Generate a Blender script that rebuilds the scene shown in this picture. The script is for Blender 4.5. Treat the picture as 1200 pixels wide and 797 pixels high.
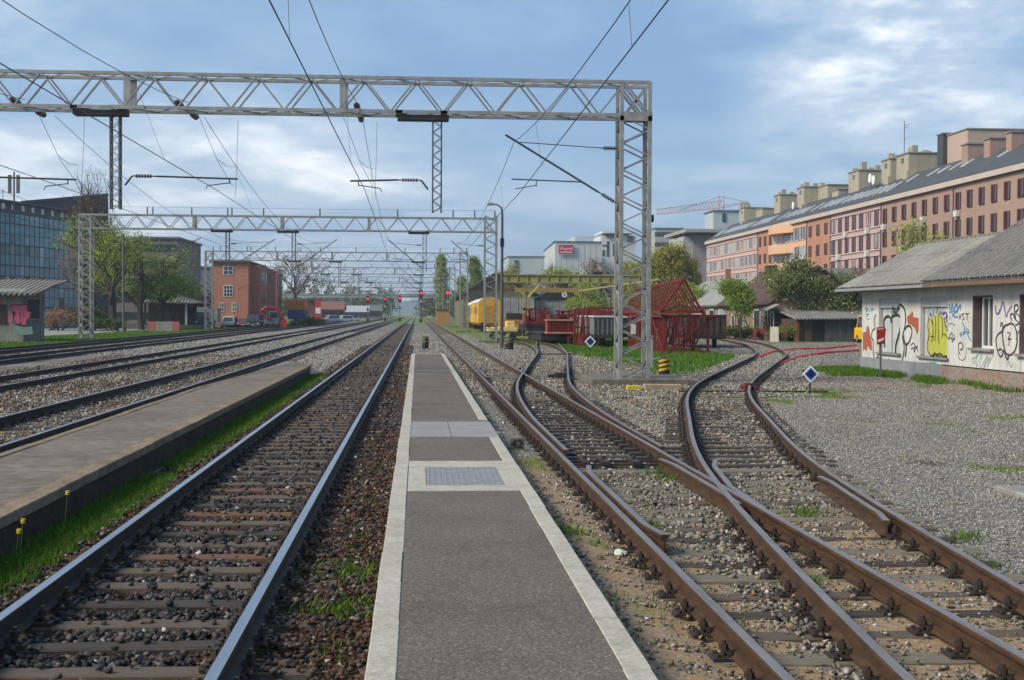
import bpy, math, random
import numpy as np
from mathutils import Vector, Matrix, Euler
R_ = math.radians
random.seed(7)
SC = bpy.context.scene
for o in list(bpy.data.objects): bpy.data.objects.remove(o)
COL = SC.collection

# ---------------------------------------------------------------- camera
FPX = 1550.0
YAW, PITCH, ROLL = R_(4.086), R_(1.1385), R_(0.3)
CF = Vector((math.sin(YAW)*math.cos(PITCH), math.cos(YAW)*math.cos(PITCH), -math.sin(PITCH)))
_r = CF.cross(Vector((0, 0, 1))).normalized(); _u = _r.cross(CF)
CR = _r*math.cos(ROLL) + _u*math.sin(ROLL)
CU = -_r*math.sin(ROLL) + _u*math.cos(ROLL)
CAMZ = 2.047
cam = bpy.data.cameras.new('camera'); cam_o = bpy.data.objects.new('camera', cam); COL.objects.link(cam_o)
cam.sensor_width = 36.0; cam.lens = 36.0*FPX/1200.0
cam.clip_start = 0.1; cam.clip_end = 12000
cam_o.matrix_world = Matrix((( CR.x, CU.x, -CF.x, 0), (CR.y, CU.y, -CF.y, 0), (CR.z, CU.z, -CF.z, CAMZ), (0, 0, 0, 1)))
SC.camera = cam_o

# ---------------------------------------------------------------- world and sun
SUN_EL, SUN_AZ = R_(38), R_(-112)          # azimuth measured from +Y towards +X
w = bpy.data.worlds.new('World'); SC.world = w; w.use_nodes = True
nt = w.node_tree; nt.nodes.clear()
def N(nt, t, **k):
    n = nt.nodes.new(t)
    for a, b in k.items(): setattr(n, a, b)
    return n
def L(nt, a, b): nt.links.new(a, b)
out = N(nt, 'ShaderNodeOutputWorld'); bg = N(nt, 'ShaderNodeBackground'); L(nt, bg.outputs[0], out.inputs[0])
bg.inputs[1].default_value = 0.10
sky = N(nt, 'ShaderNodeTexSky', sky_type='NISHITA', sun_disc=False, sun_elevation=SUN_EL, sun_rotation=SUN_AZ, air_density=1.0, dust_density=1.5, ozone_density=1.5)
tc = N(nt, 'ShaderNodeTexCoord')
sep = N(nt, 'ShaderNodeSeparateXYZ'); L(nt, tc.outputs['Generated'], sep.inputs[0])
def M_(nt, op, a, b=None, c=None, clamp=False):
    n = N(nt, 'ShaderNodeMath', operation=op, use_clamp=clamp)
    for i, v in enumerate((a, b, c)):
        if v is None: continue
        if isinstance(v, (int, float)): n.inputs[i].default_value = v
        else: L(nt, v, n.inputs[i])
    return n.outputs[0]
def ramp(nt, fac, stops, interp='LINEAR'):
    n = N(nt, 'ShaderNodeValToRGB'); n.color_ramp.interpolation = interp
    e = n.color_ramp.elements
    while len(e) < len(stops): e.new(0.5)
    for i, (p, c) in enumerate(stops):
        e[i].position = p; e[i].color = (*c, 1) if len(c) == 3 else c
    L(nt, fac, n.inputs[0]); return n.outputs[0]
def mix(nt, fac, a, b, mode='MIX'):
    n = N(nt, 'ShaderNodeMix', data_type='RGBA', blend_type=mode)
    for s, v in ((n.inputs[0], fac), (n.inputs[6], a), (n.inputs[7], b)):
        if isinstance(v, (int, float)): s.default_value = v
        elif isinstance(v, tuple): s.default_value = (*v, 1) if len(v) == 3 else v
        else: L(nt, v, s)
    return n.outputs[2]
def noise(nt, vec, scale, detail=4, rough=0.55, dist=0.0):
    n = N(nt, 'ShaderNodeTexNoise'); n.inputs['Scale'].default_value = scale
    n.inputs['Detail'].default_value = detail; n.inputs['Roughness'].default_value = rough; n.inputs['Distortion'].default_value = dist
    if vec is not None: L(nt, vec, n.inputs['Vector'])
    return n
# clouds: project the view direction on a flat cloud layer so that banks flatten towards the horizon
zc = M_(nt, 'MAXIMUM', sep.outputs[2], 0.0)
den = M_(nt, 'ADD', zc, 0.16)
cx = M_(nt, 'DIVIDE', sep.outputs[0], den); cy = M_(nt, 'DIVIDE', sep.outputs[1], den)
comb = N(nt, 'ShaderNodeCombineXYZ'); L(nt, cx, comb.inputs[0]); L(nt, cy, comb.inputs[1]); comb.inputs[2].default_value = 3.7
n1 = noise(nt, comb.outputs[0], 0.6, 7, 0.5, 0.3)
n2 = noise(nt, comb.outputs[0], 2.1, 6, 0.6, 0.2)
side = M_(nt, 'MULTIPLY_ADD', sep.outputs[0], -0.15, 0.0)         # more bright cloud towards the sun's side
low = M_(nt, 'MULTIPLY', M_(nt, 'SUBTRACT', 0.15, zc, None, True), 0.85)
cl = M_(nt, 'ADD', M_(nt, 'ADD', M_(nt, 'MULTIPLY_ADD', n2.outputs[0], 0.36, M_(nt, 'MULTIPLY', n1.outputs[0], 0.70)), side), low)
SKYNODES = dict(cl=cl)
vb = N(nt, 'ShaderNodeVectorMath', operation='DOT_PRODUCT'); L(nt, tc.outputs['Generated'], vb.inputs[0]); vb.inputs[1].default_value = tuple((CF*FPX+CR*470+CU*470).normalized())
puff = M_(nt, 'MAXIMUM', M_(nt, 'MULTIPLY_ADD', n2.outputs[0], 4.2, -1.25), 0.0)
cl = M_(nt, 'ADD', cl, M_(nt, 'MULTIPLY', M_(nt, 'SUBTRACT', vb.outputs['Value'], .984, None, True), M_(nt, 'MULTIPLY_ADD', puff, 14.0, 8.0)))
for px_, py_, c0_, k_ in ((-40, 130, .982, 3.5), (350, 232, .991, 8.0)):
    vb = N(nt, 'ShaderNodeVectorMath', operation='DOT_PRODUCT'); L(nt, tc.outputs['Generated'], vb.inputs[0]); vb.inputs[1].default_value = tuple((CF*FPX+CR*(px_-600)+CU*(398.5-py_)).normalized())
    cl = M_(nt, 'ADD', cl, M_(nt, 'MULTIPLY', M_(nt, 'MULTIPLY', M_(nt, 'SUBTRACT', vb.outputs['Value'], c0_, None, True), k_), puff))
veil = ramp(nt, cl, [(0.0, (1.1, 2.1, 3.7)), (0.46, (1.4, 2.45, 4.05)), (0.57, (2.05, 3.1, 4.5)), (0.68, (3.5, 4.3, 5.3)), (0.80, (7.2, 7.35, 7.5)), (1.0, (8.5, 8.5, 8.5))])
L(nt, mix(nt, 0.86, sky.outputs[0], veil), bg.inputs[0])

sun = bpy.data.lights.new('sun', 'SUN'); sun.energy = 2.9; sun.angle = R_(18); sun.color = (1.0, 0.90, 0.74)
sun_o = bpy.data.objects.new('sun', sun); COL.objects.link(sun_o)
sd = Vector((math.sin(SUN_AZ)*math.cos(SUN_EL), math.cos(SUN_AZ)*math.cos(SUN_EL), math.sin(SUN_EL)))
sun_o.rotation_euler = sd.to_track_quat('Z', 'Y').to_euler(); sun_o.location = (0, 0, 60)
SC.view_settings.view_transform = 'Standard'; SC.view_settings.look = 'None'
SC.view_settings.exposure = 0.78; SC.view_settings.gamma = 1.0; SC.view_settings.use_curve_mapping = False
SC.render.engine = 'CYCLES'

# ---------------------------------------------------------------- pixel <-> world helpers (for measuring positions)
def ray(px, py): return CF*FPX + CR*(px-600) + CU*(398.5-py)
CAM = Vector((0, 0, CAMZ))
def atY(px, py, Y): d = ray(px, py); return CAM + d*(Y/d.y)
def atX(px, py, X): d = ray(px, py); return CAM + d*(X/d.x)
def atZ(px, py, z): d = ray(px, py); return CAM + d*((z-CAMZ)/d.z)

# ---------------------------------------------------------------- materials
MATS = {}
def mat(name, col, rough=0.8, col2=None, scale=3.0, spec=0.3, metal=0.0, bump=0.0, bscale=None, grain=0.12, island=0.0, stretch=None, emit=None, streak=0.0, alpha=None):
    if name in MATS: return MATS[name]
    m = bpy.data.materials.new(name); m.use_nodes = True; t = m.node_tree; b = t.nodes['Principled BSDF']
    b.inputs['Roughness'].default_value = rough; b.inputs['Metallic'].default_value = metal
    b.inputs['Specular IOR Level'].default_value = spec
    co = N(t, 'ShaderNodeTexCoord'); v = co.outputs['Object']
    if stretch:
        mp = N(t, 'ShaderNodeMapping'); mp.inputs['Scale'].default_value = stretch; L(t, v, mp.inputs[0]); v = mp.outputs[0]
    if col2 is None: col2 = tuple(c*0.7 for c in col)
    nz = noise(t, v, scale, 5, 0.6)
    f = ramp(t, nz.outputs[0], [(0.35, (0, 0, 0)), (0.65, (1, 1, 1))])
    c = mix(t, f, col, col2)
    if grain:
        ng = noise(t, v, scale*11, 3, 0.7)
        g = ramp(t, ng.outputs[0], [(0.3, (1-grain*2,)*3), (0.7, (1+grain*0.6,)*3)])
        c = mix(t, 1.0, c, g, 'MULTIPLY')
    if streak:
        mp = N(t, 'ShaderNodeMapping'); mp.inputs['Scale'].default_value = (3.0, 3.0, 0.35); L(t, co.outputs['Object'], mp.inputs[0])
        ns = noise(t, mp.outputs[0], 1.6, 5, 0.7)
        g = ramp(t, ns.outputs[0], [(0.42, (1-streak,)*3), (0.6, (1, 1, 1))])
        c = mix(t, 1.0, c, g, 'MULTIPLY')
    if island:
        ge = N(t, 'ShaderNodeNewGeometry'); hs = N(t, 'ShaderNodeHueSaturation')
        L(t, M_(t, 'MULTIPLY_ADD', ge.outputs['Random Per Island'], island, 1-island*0.5), hs.inputs['Value'])
        L(t, M_(t, 'MULTIPLY_ADD', ge.outputs['Random Per Island'], -0.05, 0.525), hs.inputs['Hue'])
        L(t, c, hs.inputs['Color']); c = hs.outputs[0]
    L(t, c, b.inputs['Base Color'])
    if bump:
        nb = noise(t, v, bscale or scale*6, 4, 0.6)
        bp = N(t, 'ShaderNodeBump'); bp.inputs['Strength'].default_value = bump; bp.inputs['Distance'].default_value = 0.02
        L(t, nb.outputs[0], bp.inputs['Height']); L(t, bp.outputs[0], b.inputs['Normal'])
    if emit:
        b.inputs['Emission Color'].default_value = (*emit[0], 1); b.inputs['Emission Strength'].default_value = emit[1]
    MATS[name] = m; return m

def leafmat(name, c1, c2, c3):
    if name in MATS: return MATS[name]
    m = bpy.data.materials.new(name); m.use_nodes = True; t = m.node_tree; b = t.nodes['Principled BSDF']
    ge = N(t, 'ShaderNodeNewGeometry')
    c = ramp(t, ge.outputs['Random Per Island'], [(0.0, c1), (0.5, c2), (1.0, c3)])
    L(t, c, b.inputs['Base Color']); b.inputs['Roughness'].default_value = 0.6; b.inputs['Specular IOR Level'].default_value = 0.2
    tr = N(t, 'ShaderNodeBsdfTranslucent'); L(t, c, tr.inputs[0])
    ms = N(t, 'ShaderNodeMixShader'); ms.inputs[0].default_value = 0.3
    L(t, b.outputs[0], ms.inputs[1]); L(t, tr.outputs[0], ms.inputs[2]); L(t, ms.outputs[0], t.nodes['Material Output'].inputs[0])
    MATS[name] = m; return m

def tiled(name, col, col2, pitch=0.18, axis='Y', rough=0.85, depth=0.03, rows=0.0, raxis='Z', streak=0.3, moss=None):
    """corrugated or tiled sheet: real wave in the bump, stains in the colour"""
    if name in MATS: return MATS[name]
    m = mat(name, col, rough, col2, 0.9, grain=0.2, streak=streak)
    t = m.node_tree; b = t.nodes['Principled BSDF']
    co = N(t, 'ShaderNodeTexCoord'); s = N(t, 'ShaderNodeSeparateXYZ'); L(t, co.outputs['Object'], s.inputs[0])
    a = s.outputs['XYZ'.index(axis)]
    h = M_(t, 'SINE', M_(t, 'MULTIPLY', a, 2*math.pi/pitch))
    if rows:
        h2 = M_(t, 'FRACT', M_(t, 'DIVIDE', s.outputs['XYZ'.index(raxis)], rows)); h = M_(t, 'ADD', h, M_(t, 'MULTIPLY', h2, 2.0))
    bp = N(t, 'ShaderNodeBump'); bp.inputs['Strength'].default_value = 1.0; bp.inputs['Distance'].default_value = depth
    L(t, h, bp.inputs['Height']); L(t, bp.outputs[0], b.inputs['Normal'])
    return m

# ---------------------------------------------------------------- mesh building
def rootloc(o):
    v = Vector((0, 0, 0))
    while o is not None: v = v + o.location; o = o.parent
    return v
class MB:
    def __init__(s): s.v = []; s.f = []; s.mi = []; s.cur = 0
    def add(s, vs, fs):
        b = len(s.v); s.v += [tuple(p) for p in vs]
        for f in fs: s.f.append(tuple(i+b for i in f)); s.mi.append(s.cur)
        return s
    def box(s, x0, x1, y0, y1, z0, z1):
        return s.add([(x0,y0,z0),(x1,y0,z0),(x1,y1,z0),(x0,y1,z0),(x0,y0,z1),(x1,y0,z1),(x1,y1,z1),(x0,y1,z1)],
                     [(0,3,2,1),(4,5,6,7),(0,1,5,4),(1,2,6,5),(2,3,7,6),(3,0,4,7)])
    def bar(s, p, q, w, h=None, up=(0, 0, 1)):
        p = Vector(p); q = Vector(q); h = h or w; d = (q-p)
        if d.length < 1e-6: return s
        d.normalize(); u = Vector(up)
        if abs(d.dot(u)) > 0.98: u = Vector((0, 1, 0))
        r = d.cross(u).normalized(); u = r.cross(d)
        a = r*w*0.5; b = u*h*0.5
        vs = [p-a-b, p+a-b, p+a+b, p-a+b, q-a-b, q+a-b, q+a+b, q-a+b]
        return s.add(vs, [(0,1,2,3),(7,6,5,4),(0,4,5,1),(1,5,6,2),(2,6,7,3),(3,7,4,0)])
    def tube(s, pts, r, n=6, r2=None, caps=True):
        pts = [Vector(p) for p in pts]; m = len(pts); r2 = r if r2 is None else r2; rings = []
        base = len(s.v); u = None
        for i, p in enumerate(pts):
            d = (pts[min(i+1, m-1)]-pts[max(i-1, 0)]).normalized()
            if u is None: u = d.orthogonal().normalized()
            else: u = (u - d*u.dot(d)).normalized()
            wv = d.cross(u); rr = r if not isinstance(r, (list, tuple)) else r[i]
            if not isinstance(r, (list, tuple)): rr = r+(r2-r)*i/max(m-1, 1)
            for k in range(n):
                a = 2*math.pi*k/n; s.v.append(tuple(p+(u*math.cos(a)+wv*math.sin(a))*rr))
        for i in range(m-1):
            for k in range(n):
                a = base+i*n+k; b = base+i*n+(k+1) % n; s.f.append((a, b, b+n, a+n)); s.mi.append(s.cur)
        if caps:
            s.f.append(tuple(base+k for k in range(n-1, -1, -1))); s.mi.append(s.cur)
            s.f.append(tuple(base+(m-1)*n+k for k in range(n))); s.mi.append(s.cur)
        return s
    def prism(s, poly, axis, a, b):
        """extrude polygon given in the two other axes along axis from a to b"""
        n = len(poly)
        def P(u, v, t): return {'X': (t, u, v), 'Y': (u, t, v), 'Z': (u, v, t)}[axis]
        vs = [P(u, v, a) for u, v in poly]+[P(u, v, b) for u, v in poly]
        fs = [tuple(range(n)), tuple(range(2*n-1, n-1, -1))]+[(i, i+n, (i+1) % n+n, (i+1) % n) for i in range(n)]
        return s.add(vs, fs)
    def quad(s, *p): return s.add(p, [tuple(range(len(p)))])
    def slab(s, p, th=0.08, nrm=None):
        """thick sheet from polygon p"""
        p = [Vector(a) for a in p]; n = nrm and Vector(nrm) or (p[1]-p[0]).cross(p[2]-p[0]).normalized()
        k = len(p); lo = [a-n*th for a in p]
        return s.add(p+lo, [tuple(range(k)), tuple(range(2*k-1, k-1, -1))]+[(i, i+k, (i+1) % k+k, (i+1) % k) for i in range(k)])
    def build(s, name, m, parent=None, world=True, smooth=False, label=None, bevel=0.0):
        me = bpy.data.meshes.new(name); off = rootloc(parent) if (parent is not None and world) else Vector((0, 0, 0))
        me.from_pydata([(a-off.x, b-off.y, c-off.z) for a, b, c in s.v], [], s.f)
        ms = m if isinstance(m, (list, tuple)) else [m]
        for x in ms: me.materials.append(x)
        if len(ms) > 1: me.polygons.foreach_set('material_index', s.mi)
        if smooth: me.polygons.foreach_set('use_smooth', [True]*len(me.polygons))
        me.update()
        if bevel:
            import bmesh
            bm = bmesh.new(); bm.from_mesh(me); bmesh.ops.remove_doubles(bm, verts=bm.verts, dist=1e-5)
            bmesh.ops.bevel(bm, geom=bm.edges[:], offset=bevel, segments=1, affect='EDGES', clamp_overlap=True); bm.to_mesh(me); bm.free()
        o = bpy.data.objects.new(name, me); COL.objects.link(o)
        if parent is not None: o.parent = parent
        if label: o['label'] = label
        return o
def thing(name, label, cat, loc=(0, 0, 0), rz=0.0, group=None):
    o = bpy.data.objects.new(name, None); COL.objects.link(o); o.location = loc; o.rotation_euler = (0, 0, rz)
    o.empty_display_size = 0.3; o['label'] = label; o['category'] = cat
    if group: o['group'] = group
    return o
def tag(o, label=None, cat=None, group=None, kind=None):
    for k, v in (('label', label), ('category', cat), ('group', group), ('kind', kind)):
        if v: o[k] = v
    return o
KIDS = {}
def copy_tree(o, parent=None, kids=None):
    c = o.copy(); COL.objects.link(c); c.parent = parent
    for ch in [x for x in ALLOBJ() if x.parent == o]: copy_tree(ch, c)
    return c
def ALLOBJ(): return list(bpy.data.objects)
def bulk(name, V, F, m, nv=None, smooth=False):
    """mesh straight from numpy arrays; F is (n,k)"""
    me = bpy.data.meshes.new(name); k = F.shape[1]
    me.vertices.add(len(V)); me.vertices.foreach_set('co', V.astype(np.float32).ravel())
    me.loops.add(F.size); me.loops.foreach_set('vertex_index', F.astype(np.int32).ravel())
    me.polygons.add(len(F)); me.polygons.foreach_set('loop_start', np.arange(0, F.size, k, dtype=np.int32)); me.polygons.foreach_set('loop_total', np.full(len(F), k, dtype=np.int32))
    if smooth: me.polygons.foreach_set('use_smooth', np.ones(len(F), dtype=bool))
    for x in (m if isinstance(m, (list, tuple)) else [m]): me.materials.append(x)
    me.update(calc_edges=True); me.validate()
    o = bpy.data.objects.new(name, me); COL.objects.link(o); return o
rng = np.random.default_rng(11)

# ground height
GX = [-400, -60, -21, -17, -8, -5, -3.5, -0.35, 1.3, 1.84, 1.93, 60, 400]
GZ = [-.1, -.1, -.02, .09, .09, .05, -.055, -.055, -.03, -.082, -.118, -.118, -.118]
def gh(x): return np.interp(x, GX, GZ)
# ================================================================ GROUND
def interp_path(ctrl, step=0.5):
    """smooth curve X(Y) through control points, natural cubic spline"""
    c = np.array(ctrl, float); y = c[:, 1]; x = c[:, 0]; n = len(y); h = np.diff(y)
    A = np.eye(n); r = np.zeros(n)
    for i in range(1, n-1):
        A[i, i-1] = h[i-1]; A[i, i] = 2*(h[i-1]+h[i]); A[i, i+1] = h[i]; r[i] = 6*((x[i+1]-x[i])/h[i]-(x[i]-x[i-1])/h[i-1])
    m = np.linalg.solve(A, r); Y = np.arange(y[0], y[-1]+1e-6, step); i = np.clip(np.searchsorted(y, Y)-1, 0, n-2)
    t = Y-y[i]; u = y[i+1]-Y; hh = h[i]
    X = (m[i]*u**3+m[i+1]*t**3)/(6*hh)+(x[i]/hh-m[i]*hh/6)*u+(x[i+1]/hh-m[i+1]*hh/6)*t
    return np.stack([X, Y], 1)
def offset(P, d):
    T = np.gradient(P, axis=0); T /= np.linalg.norm(T, axis=1)[:, None]
    return P + np.stack([T[:, 1], -T[:, 0]], 1)*d
CT = {'T1': -1.8, 'T2': -6.3, 'T3': -10.75, 'T4': -15.9, 'T5': -19.65, 'A': 2.76}
PB = interp_path([(3.05, 2), (3.42, 7), (3.95, 12.5), (4.62, 17.75), (5.93, 24.84), (6.95, 30), (8.75, 37.3), (11.15, 45), (14.9, 56.5), (17.6, 65), (20.9, 78.5), (22.85, 88), (25.2, 103.5), (27.3, 122)])
PC = interp_path([(2.78, 16.5), (2.93, 24.5), (3.62, 37.8), (4.33, 44.5), (5.33, 53.5), (6.95, 68.2), (8.12, 82), (9.05, 92), (9.9, 102), (10.6, 112)])
PE = interp_path([(6.75, 66), (7.65, 79), (7.95, 88), (7.7, 97), (7.0, 106)])

def fbm(x, y, s, seed=0, octs=4):
    r = np.random.default_rng(seed); tot = np.zeros_like(x, dtype=float); amp = 1.0; nrm = 0
    for k in range(octs):
        a = r.uniform(0, 6.28, 3); f = s*2**k; ang = r.uniform(0, 6.28, 3)
        for j in range(3): tot += amp*np.sin(f*(x*np.cos(ang[j])+y*np.sin(ang[j]))*(1+0.37*j)+a[j]+1.3*np.sin(f*0.7*(x*np.sin(ang[j])-y*np.cos(ang[j]))+a[j]*2))
        nrm += amp*3; amp *= 0.55
    return tot/nrm            # about -0.6 .. 0.6
def sm(a, b, v): t = np.clip((v-a)/(b-a), 0, 1); return t*t*(3-2*t)
def band(x, a, b, s=0.15): return sm(a-s, a+s, x)*(1-sm(b-s, b+s, x))
PBx = lambda y: np.interp(y, PB[:, 1], PB[:, 0])
def zones(x, y):
    n1 = fbm(x, y, 0.5, 1); n2 = fbm(x, y, 2.2, 2); n3 = fbm(x, y, 0.12, 3)
    gr = np.zeros_like(x)
    gr = np.maximum(gr, band(x, -3.42, -2.95, .12)*band(y, 4, 44, 1)*sm(-.35, .1, n1+n2*.5+.12))
    gr = np.maximum(gr, band(x, -0.72, -0.42, .12)*sm(-.02, .3, n1+n2)*band(y, 5, 75, 2)*.8)
    gr = np.maximum(gr, band(x, 1.35, 1.85, .15)*sm(.3, .5, n1+n2)*.5*band(y, 9, 60, 2))
    # green patches under the steel and round the far switches
    gr = np.maximum(gr, band(x, 8.7, 16.7, .9)*band(y, 47, 110, 4)*sm(-.12, .22, n1*.8+n2*.55+.16)*(1-band(x-PBx(y), -1.9, 3, .3)))
    gr = np.maximum(gr, band(x, 3.9, 9.5, .5)*band(y, 95, 240, 6)*sm(-.25, .15, n1+.12))
    gr = np.maximum(gr, sm(88, 96, y)*band(x, 4.2, 17, 1)*sm(-.2, .1, n1+.15))
    gr = np.maximum(gr, band(x, 5.0, 8.4, .3)*band(y, 41.2, 45, .5)*sm(-.1, .2, n2+.08))
    # grass at the white house and the weeds in the gravel yard
    gr = np.maximum(gr, band(x, 16.3, 18.3, .3)*band(y, 40.5, 52.5, .8)*sm(-.5, -.1, n2+n1*.5+.1)); gr = np.maximum(gr, .6*band(x, 16.6, 18.3, .25)*band(y, 30, 42, .7)*sm(-.1, .25, n2+n1*.5))
    gr = np.maximum(gr, band(x, 15.6, 17.3, .5)*band(y, 46, 52, 1.5)*sm(-.4, 0, n2+.2)*.9)
    gr = np.maximum(gr, band(x, 10.1, 11.6, .4)*band(y, 34.6, 38.5, .8)*sm(-.3, .1, n2+.1))
    gr = np.maximum(gr, .85*band(x, 7.5, 16, 1)*band(y, 17, 40, 2)*sm(.12, .42, n1+n2*.5))
    gr = np.maximum(gr, band(x, 18, 60, 2)*band(y, 100, 118, 3)*sm(-.1, .1, n1+.1))
    gr = np.maximum(gr, band(x, 17.5, 29, 1)*sm(118, 124, y)*band(y, 120, 400, 3))
    # left side verge
    gr = np.maximum(gr, (1-sm(-22.2, -21.4, x))*sm(60, 66, y)*sm(-.45, -.15, n1+.1)*.95)
    gr = np.maximum(gr, (1-sm(-24, -22, x))*sm(-.1, .2, n1+.2)*.9)
    far = sm(150, 330, y)
    gr = np.maximum(gr, far*band(x, -13.8, -12.6, .5)*sm(-.2, .2, n1)); gr = np.maximum(gr, far*.7*sm(-.1, .3, n1+n3))
    gr = np.maximum(gr, far*band(x, -4.9, -3.4, .4)); gr = np.maximum(gr, far*band(x, -.4, 1.8, .4)*sm(-.3, .1, n1+.15))
    gr = np.maximum(gr, sm(60, 95, np.abs(x))); gr = np.maximum(gr, sm(600, 900, y))
    gr = np.maximum(gr, band(x, .1, 1.2, .2)*sm(72, 82, y)*sm(-.1, .3, n1+n2*.5)*.7)
    rust = np.zeros_like(x)
    rust = np.maximum(rust, band(x, -3.3, -2.3, .2)*band(y, 2, 75, 8)*.95)
    rust = np.maximum(rust, band(x, -1.15, -0.25, .15)*band(y, 2, 48, 5)*sm(-.5, 0., n1+.3))
    rust = np.maximum(rust, .55*band(x, -2.6, -1.0, .15)*sm(.0, .3, n2+n1*.4)*band(y, 2, 40, 5))
    rust = np.maximum(rust, .5*band(x, -9.3, -7.8, .5)*band(y, 18, 48, 5)*sm(-.1, .3, n1))
    dark = np.zeros_like(x)
    dark = np.maximum(dark, band(x, -3.3, -.9, .25)*(1-.85*sm(45, 60, y)))
    dark = np.maximum(dark, .8*band(x, -.95, -.3, .15)*(1-sm(45, 60, y)))
    dark = np.maximum(dark, .55*band(x, -7.3, -5.3, .2)); dark = np.maximum(dark, .5*band(x, -11.8, -9.7, .2)); rust = np.maximum(rust, .42*band(x, -14.5, -5.2, .3)*sm(-.35, .2, n1+n2*.4))
    dark = np.maximum(dark, .5*band(x, 2.1, 3.9, .2)*band(y, 17.5, 34, 2)); dark = np.maximum(dark, .35*band(x, 1.9, 3.7, .2)*sm(34, 60, y))
    dark = np.maximum(dark, .35*band(x, -23, -14, .5)*sm(-.2, .3, n1))
    sand = np.zeros_like(x)
    sand = np.maximum(sand, band(x, 1.2, 2.5, .2)*(1-sm(17, 22, y))*.9)
    sand = np.maximum(sand, band(x-PBx(y), -.7, .62, .1)*(1-sm(13, 15.5, y))*sm(-.4, .0, n2*.5+n1+.3))
    sand = np.maximum(sand, .5*band(x-PBx(y), -.7, .7, .1)*sm(.0, .3, n1)*(1-sm(50, 60, y)))
    sand = np.maximum(sand, .4*sm(.1, .35, n3+n1*.3)*band(x, 6, 18, 1)*(1-sm(45, 60, y)))
    sand = np.maximum(sand, .55*band(x, 14.2, 17.4, .6)*band(y, 26, 44, 3)*sm(-.3, .1, n1))
    for q_ in (-.85, .85):
        rx = 7.6+.20*(y-14)+.0042*(y-14)**2+q_+.25*n3; sand = np.maximum(sand, .38*np.exp(-((x-rx)/.28)**2)*band(y, 12, 48, 3)*sm(-.5, .1, n1)); gr = gr*(1-.9*np.exp(-((x-rx)/.4)**2)*band(y, 12, 48, 3))
    dark = np.maximum(dark, .6*sm(.28, .45, n1-n2*.3)*band(x, 6, 17, 1)*band(y, 12, 60, 3))
    return np.clip(np.stack([gr, rust, dark, sand], -1), 0, 1)

gx = np.concatenate([np.arange(-1600, -400, 200), np.arange(-400, -60, 20), np.arange(-60, -22, 1.0), np.arange(-22, 24, 0.13), np.arange(24, 60, 1.0), np.arange(60, 400, 20), np.arange(400, 2001, 200)])
gy = np.concatenate([np.arange(-30, 3, 3), np.arange(3, 30, 0.22), np.arange(30, 80, 0.55), np.arange(80, 260, 1.8), np.arange(260, 700, 11), np.arange(700, 4300, 150)])
XX, YY = np.meshgrid(gx, gy)
ZZ = gh(XX) - 0.012 + 0.018*fbm(XX, YY, 3.0, 9)*((np.abs(XX) < 25) & (YY < 120))
def mound(x0, y0, h, sx, sy): return h*np.exp(-((XX-x0)/sx)**2-((YY-y0)/sy)**2)
SND = lambda x, y: (.018+.018*fbm(x, y, 2.6, 4))*(zones(x, y)[..., 3] > .5)*(x > 1.95)*(x < 6.6)*(y < 16)
ZZ = ZZ + SND(XX, YY)
ZZ = ZZ + mound(-4.3, 45.6, .40, .75, 1.5) + mound(10.3, 112, .75, 1.6, 3.5) + mound(12.2, 118, .5, 1.6, 4)
nx, ny = len(gx), len(gy)
V = np.stack([XX, YY, ZZ], -1).reshape(-1, 3)
idx = np.arange(nx*ny).reshape(ny, nx)
F = np.stack([idx[:-1, :-1], idx[:-1, 1:], idx[1:, 1:], idx[1:, :-1]], -1).reshape(-1, 4)

def stone_palette(t, cell, zone=None):
    return ramp(t, cell, [(0.0, (.13, .13, .135)), (0.3, (.24, .235, .23)), (0.6, (.33, .325, .32)), (0.85, (.42, .40, .37)), (1.0, (.55, .54, .52))])
gm = bpy.data.materials.new('ground_gravel'); gm.use_nodes = True; t = gm.node_tree; b = t.nodes['Principled BSDF']
b.inputs['Roughness'].default_value = 0.9; b.inputs['Specular IOR Level'].default_value = 0.15
co = N(t, 'ShaderNodeTexCoord'); v = co.outputs['Object']
wp = noise(t, v, 9, 2); wv = N(t, 'ShaderNodeVectorMath', operation='MULTIPLY_ADD'); L(t, wp.outputs['Color'], wv.inputs[0]); wv.inputs[1].default_value = (.03, .03, .03); L(t, v, wv.inputs[2])
vo = N(t, 'ShaderNodeTexVoronoi'); vo.inputs['Scale'].default_value = 20; L(t, wv.outputs[0], vo.inputs['Vector'])
vo2 = N(t, 'ShaderNodeTexVoronoi'); vo2.inputs['Scale'].default_value = 47; L(t, wv.outputs[0], vo2.inputs['Vector'])
sc = N(t, 'ShaderNodeSeparateColor'); L(t, vo.outputs['Color'], sc.inputs[0]); sc2 = N(t, 'ShaderNodeSeparateColor'); L(t, vo2.outputs['Color'], sc2.inputs[0])
cellv = M_(t, 'MULTIPLY_ADD', sc.outputs[0], 0.5, M_(t, 'MULTIPLY', sc2.outputs[0], 0.5))
at = N(t, 'ShaderNodeAttribute', attribute_name='zone'); za = N(t, 'ShaderNodeSeparateColor'); L(t, at.outputs['Color'], za.inputs[0])
big = noise(t, v, 0.35, 5, 0.6).outputs[0]; med = noise(t, v, 2.4, 5, 0.65).outputs[0]; fin = noise(t, v, 30, 3, 0.7).outputs[0]
stone = stone_palette(t, cellv)
stone = mix(t, M_(t, 'MULTIPLY', sc.outputs[1], 0.35), stone, (.34, .28, .20))
stone = mix(t, 1.0, stone, ramp(t, big, [(.3, (.70, .67, .63)), (.5, (.95, .95, .95)), (.7, (1.16, 1.16, 1.17))]), 'MULTIPLY')
stone = mix(t, 1.0, stone, ramp(t, med, [(.3, (.80, .79, .77)), (.7, (1.12, 1.12, 1.12))]), 'MULTIPLY')
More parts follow.
